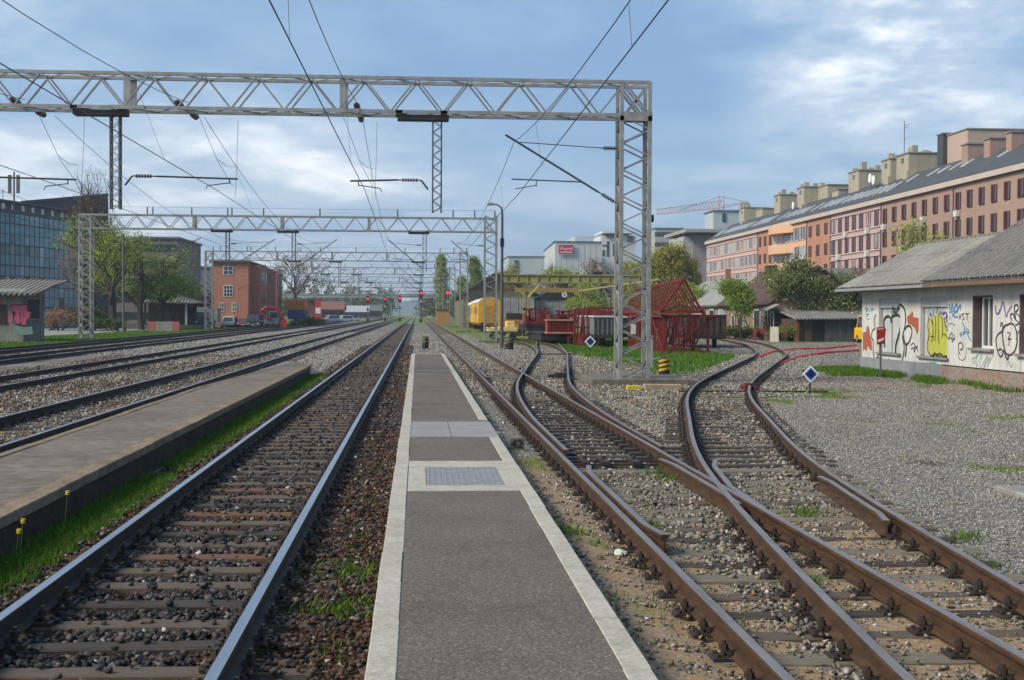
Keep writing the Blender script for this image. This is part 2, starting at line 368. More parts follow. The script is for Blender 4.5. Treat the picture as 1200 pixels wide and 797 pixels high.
stone = mix(t, 1.0, stone, ramp(t, vo.outputs['Distance'], [(0.25, (1, 1, 1)), (0.75, (.42, .40, .38))]), 'MULTIPLY')
def thr(att, k=0.9): # break the zone edges up with noise
    return ramp(t, M_(t, 'ADD', att, M_(t, 'MULTIPLY', M_(t, 'SUBTRACT', med, 0.5), k)), [(0.3, (0, 0, 0)), (0.62, (1, 1, 1))])
darkc = mix(t, 1.0, stone, (.27, .26, .27), 'MULTIPLY')
c = mix(t, thr(za.outputs[2]), stone, darkc)
rustc = mix(t, fin, (.10, .045, .022), (.20, .12, .07)); rustc = mix(t, M_(t, 'MULTIPLY', sc.outputs[2], .6), rustc, darkc)
c = mix(t, thr(za.outputs[1]), c, rustc)
sandc = mix(t, fin, (.19, .12, .058), (.33, .225, .12)); sandc = mix(t, M_(t, 'GREATER_THAN', sc2.outputs[1], .72), sandc, stone)
c = mix(t, thr(at.outputs['Alpha']), c, sandc)
grc = mix(t, fin, (.045, .10, .010), (.14, .24, .025)); grc = mix(t, M_(t, 'MULTIPLY', big, .7), grc, (.15, .17, .045))
gfac = M_(t, 'MULTIPLY', thr(za.outputs[0], 1.1), M_(t, 'MULTIPLY_ADD', M_(t, 'GREATER_THAN', fin, .40), .35, .65))
c = mix(t, gfac, c, grc)
L(t, c, b.inputs['Base Color'])
bp = N(t, 'ShaderNodeBump'); bp.inputs['Strength'].default_value = 0.9; bp.inputs['Distance'].default_value = 0.03
hgt = M_(t, 'SUBTRACT', 1.0, M_(t, 'MULTIPLY_ADD', vo.outputs['Distance'], 1.0, M_(t, 'MULTIPLY', vo2.outputs['Distance'], .5)))
L(t, M_(t, 'MULTIPLY_ADD', thr(at.outputs['Alpha']), -.8, 1.0), bp.inputs['Strength']); L(t, hgt, bp.inputs['Height']); L(t, bp.outputs[0], b.inputs['Normal'])
g = bulk('ground', V, F, gm); g['kind'] = 'structure'
ca = g.data.color_attributes.new('zone', 'FLOAT_COLOR', 'POINT'); Zc = zones(V[:, 0], V[:, 1]); ca.data.foreach_set('color', Zc.astype(np.float32).ravel())

# pale access road on the left and the tarmac yard by the brick building
asph = mat('old_asphalt', (.30, .29, .28), .9, (.20, .195, .19), 1.2, bump=.3, grain=.2)
m = MB(); m.quad((-60, 150, -.05), (-25, 140, -.05), (-21.5, 152, -.05), (-21.5, 175, -.05), (-60, 178, -.05)); m.build('road', asph)['kind'] = 'structure'
m = MB(); m.quad((-60, 95, -.06), (-27.2, 95, -.06), (-27.2, 100, -.06), (-24, 150, -.045), (-27, 150, -.045), (-60, 130, -.06)); m.build('side_path', asph)['kind'] = 'structure'
m = MB(); m.quad((-34, 178.5, -.045), (-22, 176, -.045), (-20, 240, -.045), (-40, 240, -.045)); m.build('yard_pavement', asph)['kind'] = 'structure'

# ================================================================ RAILS
steel = mat('rail_running_steel', (.42, .45, .50), .27, (.34, .36, .40), 2.0, spec=.6, metal=.85, grain=.08, stretch=(8, .3, 8))
steel_dull = mat('rail_worn_steel', (.27, .255, .25), .48, (.20, .16, .14), 2.0, spec=.5, metal=.5, grain=.12, stretch=(8, .4, 8))
side_dark = mat('rail_side_dark', (.030, .026, .024), .7, (.06, .04, .03), 5, grain=.25)
side_rust = mat('rail_side_rust', (.095, .047, .021), .75, (.045, .027, .017), 3, grain=.3, stretch=(6, 1.2, 6))
PROF = [(-.033, 0), (.033, 0), (.036, -.010), (.034, -.036), (.010, -.048), (.009, -.125), (.065, -.145), (.065, -.155), (-.065, -.155), (-.065, -.145), (-.009, -.125), (-.010, -.048), (-.036, -.036), (-.038, -.012)]
def rail(P, ztop, parent, mats, name='rail', label=None, flare=None, cap=True):
    P = np.asarray(P, float); T = np.gradient(P, axis=0); T /= np.linalg.norm(T, axis=1)[:, None]; Rr = np.stack([T[:, 1], -T[:, 0]], 1)
    m = MB(); k = len(PROF)
    for i in range(len(P)):
        for u, z in PROF: m.v.append((P[i, 0]+Rr[i, 0]*u, P[i, 1]+Rr[i, 1]*u, ztop+z))
    for i in range(len(P)-1):
        for j in range(k):
            a = i*k+j; b = i*k+(j+1) % k; m.f.append((a, a+k, b+k, b)); m.mi.append(0 if j in (0,) else 1)
    m.f.append(tuple(range(k))); m.mi.append(1); m.f.append(tuple((len(P)-1)*k+j for j in range(k-1, -1, -1))); m.mi.append(1)
    return m.build(name, mats, parent, label=label)
def straight(x, y0, y1, step=4.0):
    y = np.arange(y0, y1+.01, step); return np.stack([np.full_like(y, x), y], 1)
wood = mat('sleeper_wood', (.125, .112, .095), .85, (.13, .082, .052), 2.6, bump=.5, grain=.3, stretch=(.8, 14, 14))
wood_pale = mat('sleeper_wood_grey', (.155, .135, .10), .88, (.22, .195, .15), 1.6, bump=.5, grain=.3, stretch=(.8, 14, 14))
wood_black = mat('sleeper_wood_oiled', (.035, .028, .022), .7, (.085, .068, .05), 1.6, bump=.5, grain=.3, stretch=(.8, 14, 14))
wood_rust = mat('sleeper_wood_rusty', (.20, .08, .034), .85, (.12, .09, .068), 2.6, bump=.5, grain=.3, stretch=(.8, 14, 14))
iron = mat('fastening_iron', (.02, .017, .016), .55, (.05, .03, .02), 20, spec=.5, grain=.2)
def sleeper_mesh(name, length, m, seed):
    r = random.Random(seed); mb = MB(); n = 8; w = .115 if 'grey' in m.name else .095
    vs = []; 
    for i in range(n+1):
        x = -length/2+length*i/n; jw = r.uniform(-.006, .006); jz = r.uniform(-.006, .004)
        vs += [(x, -w+jw, -.15), (x, -w+jw, -.012+jz), (x, -w+.012+jw, jz), (x, w-.012+jw, jz), (x, w+jw, -.012+jz), (x, w+jw, -.15)]
    fs = []
    for i in range(n):
        for j in range(5): a = i*6+j; fs.append((a, a+1, a+7, a+6))
    fs += [tuple(range(5, -1, -1)), tuple(n*6+j for j in range(6))]
    mb.add(vs, fs); o = mb.build(name, m); me = o.data; bpy.data.objects.remove(o); return me
SLP = {}
def slmesh(length, mname, k):
    L_ = round(length*5)/5; key = (L_, mname, k % 3)
    if key not in SLP: SLP[key] = sleeper_mesh('sleeper', L_, MATS[mname], hash(key) % 9999)
    return SLP[key]
# one rail fastening: ribbed base plate, two clips with bolt and nut, as one mesh
def fast_mesh():
    m = MB(); m.box(-.18, .18, -.085, .085, .0, .02)
    for s in (-1, 1):
        m.box(s*.072-.012 if s > 0 else s*.072-.012, s*.072+.012, -.06, .06, .016, .05)
        m.box(min(s*.055, s*.11), max(s*.055, s*.11), -.035, .035, .040, .058)
        m.tube([(s*.10, 0, .016), (s*.10, 0, .118)], .016, 6); m.tube([(s*.10, 0, .058), (s*.10, 0, .094)], .030, 6)
        m.tube([(s*.145, .045, .016), (s*.145, .045, .04)], .017, 6); m.tube([(s*.145, -.045, .016), (s*.145, -.045, .04)], .017, 6)
    o = m.build('rail_fastening', iron); me = o.data; bpy.data.objects.remove(o); return me
FM = fast_mesh()
def lay_sleepers(track, P, y0, y1, ztop, pitch, length_fn, wood_fn, n_ind=100, fast_to=40, railpts=None, phase=0.0, coarse=False):
    """sleepers along the path; the nearest ones each as a part with two fastenings, the rest as one mesh"""
    P = np.asarray(P); T = np.gradient(P, axis=0); T /= np.linalg.norm(T, axis=1)[:, None]
    s = np.concatenate([[0], np.cumsum(np.linalg.norm(np.diff(P, axis=0), axis=1))])
    s0 = np.interp(y0, P[:, 1], s)+phase; s1 = np.interp(y1, P[:, 1], s); k = 0; rest = MB(); off = rootloc(track)
    for q in np.arange(s0, s1, pitch):
        x = np.interp(q, s, P[:, 0]); y = np.interp(q, s, P[:, 1]); tx = np.interp(q, s, T[:, 0]); ty = np.interp(q, s, T[:, 1])
        r = random.Random(k*31+7); lg, dx = length_fn(y); a = math.atan2(-tx, ty); cx_, cy_ = x+dx*math.cos(a), y+dx*math.sin(a)
        a += r.uniform(-.012, .012)
        if k < n_ind:
            o = bpy.data.objects.new('sleeper', slmesh(lg, wood_fn(y, r), k)); COL.objects.link(o); o.parent = track
            o.location = (cx_-off.x, cy_-off.y+r.uniform(-.02, .02), ztop+r.uniform(-.006, .004)-off.z); o.rotation_euler = (0, 0, a)
            if y < fast_to:
                for rp in railpts(y):
                    f = bpy.data.objects.new('rail_fastening', FM); COL.objects.link(f); f.parent = o
                    dxr = (rp-cx_)/math.cos(a); f.location = (dxr, 0, .0); 
        else:
            c, sn = math.cos(a), math.sin(a); h = lg/2; vs = []
            for u, w_ in ((-h, -.125), (h, -.125), (h, .125), (-h, .125)): vs.append((cx_+u*c-w_*sn, cy_+u*sn+w_*c))
            rest.add([(*p, ztop-.1) for p in vs]+[(*p, ztop) for p in vs], [(4, 5, 6, 7), (0, 1, 5, 4), (1, 2, 6, 5), (2, 3, 7, 6), (3, 0, 4, 7)])
        k += 1
    if rest.v: rest.build('sleepers', MATS[wood_fn(300, random.Random(1))], track)['kind'] = 'stuff'
TRK = 'railway tracks through the yard'
def simple_track(x, y0, y1, zt, label, mats, ylo, wood_fn, fast_to=30, n_ind=100, pitch=.6, phase=0., sl_to=260):
    tr = thing('railway_track', label, 'railway track', (x, y0, 0), 0, TRK)
    rail(straight(x-.75, y0, y1), zt, tr, mats); rail(straight(x+.75, y0, y1), zt, tr, mats)
    P = straight(x, y0, y1, 2.0)
    lay_sleepers(tr, P, ylo, sl_to, zt-.17, pitch, lambda y: (2.5, 0), wood_fn, n_ind, fast_to, lambda y: (x-.75, x+.75), phase)
    return tr
def w1(y, r): return r.choice(['sleeper_wood', 'sleeper_wood', 'sleeper_wood_rusty', 'sleeper_wood', 'sleeper_wood', 'sleeper_wood', 'sleeper_wood_oiled'])
def w2(y, r): return 'sleeper_wood_oiled' if 19 < y < 32 else r.choice(['sleeper_wood_grey'] * 5 + ['sleeper_wood_oiled', 'sleeper_wood'])
simple_track(-1.8, -20, 640, .17, 'shiny straight track left of the long narrow platform, on dark oily ballast', [steel, side_dark], 5.85, w1, 32)
simple_track(-6.3, -20, 640, .25, 'track running along the far side of the raised left platform', [steel, side_dark], 12, w1, 26)
simple_track(-10.75, -20, 640, .25, 'middle one of the five left tracks, two tracks beyond the raised platform', [steel, side_dark], 28, w1, 0)
simple_track(-15.9, -20, 640, .25, 'left track just inside the outermost one, nearest it of all', [steel_dull, side_dark], 40, w1, 0, 60)
simple_track(-19.65, -20, 640, .25, 'outermost left track, running past the graffiti hut and the grass', [steel_dull, side_dark], 50, w1, 0, 60)
# straight track right of the platform with both turnouts' long sleepers
ZA = .078
trA = thing('railway_track', 'rusty straight track right of the narrow platform, crossed by two turnouts', 'railway track', (2.76, -10, 0), 0, TRK)
rail(straight(2.01, -10, 640), ZA, trA, [steel_dull, side_rust]); rail(straight(3.51, -10, 640), ZA, trA, [steel_dull, side_rust])
B2 = offset(PB, .75); B1 = offset(PB, -.75); C1 = offset(PC, -.75); C2 = offset(PC, .75); E1 = offset(PE, -.75); E2 = offset(PE, .75)
B2x = lambda y: float(np.interp(y, B2[:, 1], B2[:, 0])); B1x = lambda y: float(np.interp(y, B1[:, 1], B1[:, 0]))
C2x = lambda y: float(np.interp(y, C2[:, 1], C2[:, 0])); C1x = lambda y: float(np.interp(y, C1[:, 1], C1[:, 0]))
def lenA(y):
    l, r_ = 1.62, 3.9
    if y < 21.5: r_ = B2x(y)+.5
    elif y < 45: r_ = max(4.0, C2x(y)+.5)
    return (round((r_-l)*5)/5, (l+r_)/2-2.76)
def rpA(y):
    p = [2.01, 3.51]
    if y < 21.5: p += [B1x(y), B2x(y)] if abs(B1x(y)-3.51) > .2 else [B2x(y)]
    elif y < 45: p += [q for q in (C1x(y), C2x(y)) if min(abs(q-2.01), abs(q-3.51)) > .22]
    return p
lay_sleepers(trA, straight(2.76, -10, 640, 2.0), 6.2, 300, ZA-.17, .62, lenA, w2, 100, 42, rpA)
rail([(2.20, 11.6), (2.13, 12.2), (2.13, 16.3), (2.22, 17.0)], ZA+.012, trA, [steel_dull, side_rust], 'check_rail')
rail([(2.20, 40.6), (2.13, 41.2), (2.13, 45.2), (2.20, 45.8)], ZA+.012, trA, [steel_dull, side_rust], 'check_rail')
rail([(3.36, 13.6), (3.385, 14.4), (3.385, 15.5), (3.385, 17.2), (3.32, 17.9)], ZA-.002, trA, [steel_dull, side_rust], 'wing_rail')
rail([(3.53, 13.2), (3.565, 14.0), (B1x(15)+.125, 15), (B1x(17)+.125, 17), (B1x(17.7)+.19, 17.7)], ZA-.003, trA, [steel_dull, side_rust], 'wing_rail')
m = MB()
for yy in (18.3, 18.75): m.bar((1.95, yy, -.055), (3.6, yy, -.055), .05, .03)
for i in range(7):
    for xx in (2.25+.02*i, 3.33+.012*i): m.box(xx-.13, xx+.13, 19.1+i*.62, 19.3+i*.62, -.085, -.045)
for xx in (2.35, 2.62, 3.05): m.box(xx-.05, xx+.05, 18.2, 18.9, -.05, .0); m.tube([(xx, 18.5, 0), (xx, 18.5, .05)], .03, 6)
m.build('switch_rod', iron, trA)
trB = thing('railway_track', 'rusty track that swings off right in an S towards the gravel yard', 'railway track', (3.4, 7, 0), 0, TRK)
k0 = np.searchsorted(PB[:, 1], 3)
rail(B1[k0:], ZA+.002, trB, [steel_dull, side_rust]); rail(B2[k0:], ZA+.002, trB, [steel_dull, side_rust])
lay_sleepers(trB, PB, 21.9, 118, ZA-.17, .62, lambda y: (2.5, 0), w2, 100, 48, lambda y: (B1x(y), B2x(y)))
i0, i1 = np.searchsorted(B2[:, 1], 12.0), np.searchsorted(B2[:, 1], 16.2); ck = offset(PB, .75-.125)[i0:i1].copy(); ck[0, 0] -= .05; ck[-1, 0] -= .05
rail(ck, ZA-.006, trB, [steel_dull, side_rust], 'check_rail')
trC = thing('railway_track', 'track curving right off the straight one towards the red steelwork', 'railway track', (2.8, 19, 0), 0, TRK)
k1 = np.searchsorted(PC[:, 1], 18.8); Cc = C1[k1:].copy(); Cd = C2[np.searchsorted(PC[:, 1], 19.5):].copy()
Cc[:, 0] += .09*np.clip(1-(Cc[:, 1]-18.8)/6, 0, 1); Cd[:, 0] += .07*np.clip(1-(Cd[:, 1]-19.5)/6, 0, 1)
rail(Cc, ZA+.004, trC, [steel_dull, side_rust]); rail(Cd, ZA+.004, trC, [steel_dull, side_rust])
lay_sleepers(trC, PC, 45.4, 110, ZA-.17, .62, lambda y: (2.5, 0), w2, 100, 50, lambda y: (C1x(y), C2x(y)))
m = MB(); m.box(4.6, 5.0, 43.6, 44.4, -.14, .09); m.box(4.35, 4.6, 43.9, 44.1, -.1, .02); m.build('point_machine', iron, trC)
trE = thing('railway_track', 'short overgrown track bending left by the yellow trolley', 'railway track', (6.8, 66, 0), 0, TRK)
rail(E1[2:], ZA+.006, trE, [steel_dull, side_rust]); rail(E2[2:], ZA+.006, trE, [steel_dull, side_rust])
lay_sleepers(trE, PE, 74, 105, ZA-.17, .62, lambda y: (2.5, 0), w2, 60, 0, lambda y: ())
m = MB(); m.bar((6.1, 68.3, -.04), (8.3, 68.3, -.04), .05); m.build('switch_rod', iron, trE)
m = MB(); m.bar((7.2, 36.1, -.08), (11.4, 36.1, -.08), .06); m.build('switch_rod', iron, trB)
m = MB(); yy = 36.6; xx = B2x(yy); m.box(xx-.20, xx-.10, yy-.3, yy+.3, -.05, .08); m.box(xx-.14, xx+.12, yy-.08, yy+.08, .085, .13); m.box(xx+.08, xx+.22, yy-.2, yy+.1, -.08, .03)
dr = m.build('derailer', mat('derailer_red', (.14, .018, .018), .6)); tag(dr, 'dark red derailer block clamped on the curved rail near the blue diamond sign', 'derailer')
# flat red lines that mark the lifted branch to the right
redp = mat('red_line_paint', (.68, .004, .008), .6, (.60, .004, .008), 6)
for pts, lab in (([(884, 421), (905, 413), (930, 409.5), (968, 408.8), (1003, 405)], 'far one of two red lines curving over the gravel'), ([(912, 428), (935, 419), (965, 414), (1006, 411)], 'near one of two red lines curving over the gravel')):
    W_ = [atZ(px, py, -.10) for px, py in pts]; P = np.array([(p.x, p.y) for p in W_]); tt = np.linspace(0, len(P)-1, 40)
    P = np.stack([np.interp(tt, range(len(P)), P[:, 0]), np.interp(tt, range(len(P)), P[:, 1])], 1)
    m = MB(); m.tube([(x, y, -.095) for x, y in P], .085, 6); o = m.build('red_rail', redp); tag(o, lab, 'red line', 'red lines on the gravel')
# ================================================================ BALLAST STONES (real stones near the camera)
def ico():
    g_ = (1+5**.5)/2
    v = np.array([(-1, g_, 0), (1, g_, 0), (-1, -g_, 0), (1, -g_, 0), (0, -1, g_), (0, 1, g_), (0, -1, -g_), (0, 1, -g_), (g_, 0, -1), (g_, 0, 1), (-g_, 0, -1), (-g_, 0, 1)], float)
    v /= np.linalg.norm(v[0])
    f = np.array([(0,11,5),(0,5,1),(0,1,7),(0,7,10),(0,10,11),(1,5,9),(5,11,4),(11,10,2),(10,7,6),(7,1,8),(3,9,4),(3,4,2),(3,2,6),(3,6,8),(3,8,9),(4,9,5),(2,4,11),(6,2,10),(8,6,7),(9,8,1)])
    return v, f
IV, IF = ico()
def stonemat(name, stops, rough=.85):
    m = bpy.data.materials.new(name); m.use_nodes = True; t = m.node_tree; b = t.nodes['Principled BSDF']
    ge = N(t, 'ShaderNodeNewGeometry'); c = ramp(t, ge.outputs['Random Per Island'], stops)
    co = N(t, 'ShaderNodeTexCoord'); nn = noise(t, co.outputs['Object'], 60, 4, .7)
    c = mix(t, 1.0, c, ramp(t, nn.outputs[0], [(.3, (.65, .62, .6)), (.7, (1.15, 1.15, 1.15))]), 'MULTIPLY')
    L(t, c, b.inputs['Base Color']); b.inputs['Roughness'].default_value = rough; b.inputs['Specular IOR Level'].default_value = .25
    bp = N(t, 'ShaderNodeBump'); bp.inputs['Strength'].default_value = .5; bp.inputs['Distance'].default_value = .01; L(t, nn.outputs[0], bp.inputs['Height']); L(t, bp.outputs[0], b.inputs['Normal'])
    return m
sm_dark = stonemat('stone_dark', [(0, (.012, .011, .011)), (.35, (.030, .029, .030)), (.6, (.052, .050, .052)), (.78, (.10, .098, .10)), (.90, (.10, .06, .04)), (.985, (.16, .15, .15)), (1, (.5, .5, .5))], .8)
sm_rust = stonemat('stone_rusty', [(0, (.03, .016, .010)), (.35, (.085, .036, .018)), (.6, (.11, .06, .035)), (.8, (.06, .05, .045)), (.95, (.18, .125, .08)), (1, (.4, .36, .32))])
sm_pale = stonemat('stone_pale', [(0, (.07, .062, .05)), (.2, (.14, .13, .11)), (.45, (.22, .205, .18)), (.62, (.29, .275, .25)), (.75, (.24, .17, .10)), (.86, (.32, .25, .165)), (.95, (.40, .37, .33)), (1, (.58, .55, .50))])
sm_gray = stonemat('stone_grey', [(0, (.12, .112, .10)), (.4, (.25, .24, .22)), (.8, (.38, .365, .335)), (.93, (.34, .27, .19)), (1, (.58, .55, .50))])
CV = np.array([(a, b_, c_) for a in (-1, 1) for b_ in (-1, 1) for c_ in (-1, 1)], float)
CT_ = np.array([(0,1,3),(0,3,2),(4,6,7),(4,7,5),(0,4,5),(0,5,1),(2,3,7),(2,7,6),(0,2,6),(0,6,4),(1,5,7),(1,7,3)])
def rock():   # angular crushed stone: a badly broken block
    v = CV*(1+rng.uniform(-.45, .25, (8, 3))); v[rng.integers(0, 8)] *= .35; return v*.78*np.array([1, rng.uniform(.55, .95), rng.uniform(.4, .75)])
HV = [rock() for _ in range(40)]
def scatter(name, x, y, z, r, m, kind='stuff'):
    n = len(x); k = rng.integers(0, 40, n); base = np.stack(HV)[k]
    # random rotation: yaw and a tilt
    a = rng.uniform(0, 6.28, n); tl = rng.uniform(-.6, .6, n); tm = rng.uniform(-.6, .6, n)
    ca_, sa = np.cos(a), np.sin(a); vx, vy, vz = base[..., 0], base[..., 1], base[..., 2]
    y1 = vy*np.cos(tl)[:, None]-vz*np.sin(tl)[:, None]; z1 = vy*np.sin(tl)[:, None]+vz*np.cos(tl)[:, None]
    x2 = vx*np.cos(tm)[:, None]+z1*np.sin(tm)[:, None]; z2 = -vx*np.sin(tm)[:, None]+z1*np.cos(tm)[:, None]
    X = x2*ca_[:, None]-y1*sa[:, None]; Y = x2*sa[:, None]+y1*ca_[:, None]
    V = np.stack([X*r[:, None]+x[:, None], Y*r[:, None]+y[:, None], z2*r[:, None]+z[:, None]], -1).reshape(-1, 3)
    F = (CT_[None]+8*np.arange(n)[:, None, None]).reshape(-1, 3)
    o = bulk(name, V, F, m); o['kind'] = kind; return o
ALLRAILS = [(straight(-2.55, -20, 640)), straight(-1.05, -20, 640), straight(-7.05, -20, 640), straight(-5.55, -20, 640), straight(2.01, -20, 640), straight(3.51, -20, 640), B1, B2, C1[4:], C2[4:], straight(-11.5, -20, 640), straight(-10, -20, 640)]
def rail_d(x, y):
    d = np.full_like(x, 9.0)
    for P in ALLRAILS:
        xr = np.interp(y, P[:, 1], P[:, 0], left=99, right=99); d = np.minimum(d, np.abs(x-xr))
    return d
def cand(x0, x1, y0, y1, dens, fade=None):
    n = int((x1-x0)*(y1-y0)*dens); x = rng.uniform(x0, x1, n); y = rng.uniform(y0, y1, n)
    if fade is not None: k = rng.uniform(0, 1, n) < fade(y); x, y = x[k], y[k]
    vis = (x > -.33*y-1.2) & (x < .47*y+1.2)
    return x[vis], y[vis]
def on_sleeper(y, x, first, pitch, ztrk):
    q = np.mod(y-first+.125+.02, pitch); return q < .29
# dark ballast of the near left track
x, y = cand(-3.35, -.25, 5.6, 85, 900, lambda y: np.clip(1.25-y/40, .10, 1))
on = (np.abs(x+1.8) < 1.25) & on_sleeper(y, x, 5.85, .6, 0); keep = (rail_d(x, y) > .07) & (~on | (rng.uniform(0, 1, len(x)) < np.where(np.abs(x+1.8) > .86, .6, np.where(np.abs(x+1.8) > .58, .30, .04))))
x, y, on = x[keep], y[keep], on[keep]; r = rng.uniform(.014, .036, len(x))*(1+.02*np.clip(y-12, 0, 40)); near_r = rail_d(x, y) < .16
z = gh(x)+.014+r*.25+rng.uniform(-.02, .02, len(x)); z = np.where(on, .0+r*.4, z); z = np.where(near_r, z-.005, z)
n1 = fbm(x, y, .5, 1); n2 = fbm(x, y, 2.2, 2)
rz_ = ((x < -2.62) | ((x > -1.0) & (n1+n2*.5 > -.25)) | ((n2+n1*.4) > .22)) & (rng.uniform(0, 1, len(x)) < .8)
scatter('dark_ballast', x[~rz_], y[~rz_], z[~rz_], r[~rz_], sm_dark); scatter('rusty_ballast', x[rz_], y[rz_], z[rz_], r[rz_]*.75, sm_rust)
# pale ballast in the turnouts on the right
x, y = cand(1.28, 9.5, 5.6, 62, 800, lambda y: np.clip(1.2-y/42, .10, 1))
zz = zones(x, y); bx = PBx(y)
inA = (x > 1.5) & (x < np.where(y < 21.5, np.interp(y, B2[:, 1], B2[:, 0])+.5, 4.0)); onA = inA & on_sleeper(y, x, 6.2, .62, 0)
s = np.concatenate([[0], np.cumsum(np.linalg.norm(np.diff(PB, axis=0), axis=1))]); sy = np.interp(y, PB[:, 1], s)-np.interp(21.9, PB[:, 1], s)
# arc length of the foot point: correct for the sideways offset on the slanted track
tx = np.gradient(PB[:, 0])/np.gradient(PB[:, 1]); sl = np.interp(y, PB[:, 1], tx); sy = sy+(x-bx)*sl/np.sqrt(1+sl**2)
onB = (y > 21.9) & (np.abs(x-bx) < 1.3) & (np.mod(sy+.145, .62) < .29)
on = onA | onB
beyond = (x > np.interp(y, B2[:, 1], B2[:, 0])+.35)
keep = (rail_d(x, y) > .065) & (~on | (rng.uniform(0, 1, len(x)) < np.where(x < 1.95, .8, np.where((y > 17.5) & (y < 34), .02, np.where(y < 12, .2, .13))))) & (zz[:, 0] < .5+rng.uniform(0, .4, len(x)))
keep &= (zz[:, 3] < .45) | (rng.uniform(0, 1, len(x)) < .42); keep &= ~beyond
x, y, on, zz = x[keep], y[keep], on[keep], zz[keep]; r = rng.uniform(.009, .029, len(x))*(1+.022*np.clip(y-12, 0, 40)); bigr = (rng.uniform(0, 1, len(x)) < .10) & (fbm(x, y, 1.2, 8) > 0); r[bigr] *= 1.6; r[zz[:, 3] > .45] *= .75
z = gh(x)+SND(x, y)+r*.3+rng.uniform(-.008, .022, len(x))*((zz[:, 3] < .45) & (x > 1.9)); z = np.where(on, ZA-.17+r*.4, z); z = np.where((y > 17.5) & (y < 34) & (x < 5.2), z-.035, np.where(on, z, z-.008))
dk = (zz[:, 2] > .3) & (rng.uniform(0, 1, len(x)) < .5)
scatter('pale_ballast', x[~dk], y[~dk], z[~dk], r[~dk], sm_pale); scatter('grimy_ballast', x[dk], y[dk], z[dk], r[dk], sm_gray)
x, y = cand(9.0, 29, 34, 122, 75, lambda y: np.clip(1.3-y/110, .3, 1)); dxb = x-PBx(y); keep = (np.abs(dxb) < 2.6) & (rail_d(x, y) > .08) & (rng.uniform(0, 1, len(x)) < np.where(np.abs(dxb) < 1.3, .8, .6)); x, y = x[keep], y[keep]; r = rng.uniform(.02, .05, len(x))
scatter('curve_ballast', x, y, gh(x)+r*.35+.012, r, sm_gray)
x, y = cand(9, 36, 44, 106, 14); keep = (zones(x, y)[:, 0] < .4) & (np.abs(x-PBx(y)) > 2.3) & ~((x > 17.2) & (y < 53)); x, y = x[keep], y[keep]; r = rng.uniform(.02, .045, len(x))
scatter('far_yard_gravel', x, y, gh(x)+r*.3, r, sm_gray)
# loose gravel of the yard on the right
x, y = cand(4.4, 19, 9, 46, 420, lambda y: np.clip(1.25-y/42, .12, 1)); zz = zones(x, y)
keep = (x > np.interp(y, B2[:, 1], B2[:, 0])+.3) & (zz[:, 0] < .4+rng.uniform(0, .5, len(x))) & (x < 17.4) & (zz[:, 3] < .3+rng.uniform(0, .8, len(x)))
x, y = x[keep], y[keep]; r = rng.uniform(.006, .016, len(x))*(1+.02*np.clip(y-12, 0, 40))
scatter('yard_gravel', x, y, gh(x)+r*.2, r, stonemat('stone_light', [(0, (.16, .15, .135)), (.4, (.30, .285, .26)), (.8, (.43, .41, .375)), (.93, (.38, .31, .22)), (1, (.62, .59, .54))]))
# ballast between the left tracks
x, y = cand(-13.5, -4.95, 14, 62, 170, lambda y: np.clip(1.25-y/55, .2, 1)); keep = (rail_d(x, y) > .07) & ~((x > -5.2) & (y < 45)) & (~((np.abs(x+6.3) < 1.25) & on_sleeper(y, x, 12, .6, 0)) | (rng.uniform(0, 1, len(x)) < .15))
x, y = x[keep], y[keep]; r = rng.uniform(.014, .034, len(x))*(1+.012*np.clip(y-14, 0, 40))
tn = (fbm(x, y, .5, 1) > .0) & (rng.uniform(0, 1, len(x)) < .5)
scatter('grey_ballast', x[~tn], y[~tn], gh(x[~tn])+r[~tn]*.3, r[~tn], sm_pale); scatter('tan_ballast', x[tn], y[tn], gh(x[tn])+r[tn]*.3, r[tn], sm_rust)
x, y = cand(-22, 9, 60, 135, 20); keep = (rail_d(x, y) > .12) & ~((x > 5) & (zones(x, y)[:, 0] > .3)); x, y = x[keep], y[keep]; r = rng.uniform(.025, .06, len(x)); scatter('loose_stones', x, y, gh(x)+r*.2, r, sm_gray)
x, y = cand(-4.9, .1, 44, 75, 60); keep = (rail_d(x, y) > .07) & (np.abs(x+1.8) > 1.2); x, y = x[keep], y[keep]; r = rng.uniform(.03, .055, len(x))
scatter('far_ballast', x, y, gh(x)+r*.3, r, sm_gray)

# ================================================================ GRASS
def blades(name, x, y, z, h, w, m, lean=.5):
    n = len(x); a = rng.uniform(0, 6.28, n); la = rng.uniform(0, 6.28, n); ll = rng.uniform(.1, lean, n)*h
    dx, dy = np.cos(a)*w/2, np.sin(a)*w/2; lx, ly = np.cos(la)*ll, np.sin(la)*ll
    V = np.stack([np.stack([x-dx, y-dy, z], -1), np.stack([x+dx, y+dy, z], -1), np.stack([x+dx*.7+lx*.4, y+dy*.7+ly*.4, z+h*.6], -1), np.stack([x+lx, y+ly, z+h], -1)], 1).reshape(-1, 3)
    F = np.array([[0, 1, 2, 3]])+4*np.arange(n)[:, None]; o = bulk(name, V, F, m); o['kind'] = 'stuff'; return o
gl1 = leafmat('grass_blade', (.035, .095, .008), (.07, .17, .012), (.16, .25, .03))
gl2 = leafmat('grass_blade_dry', (.07, .12, .015), (.14, .20, .03), (.26, .24, .08))
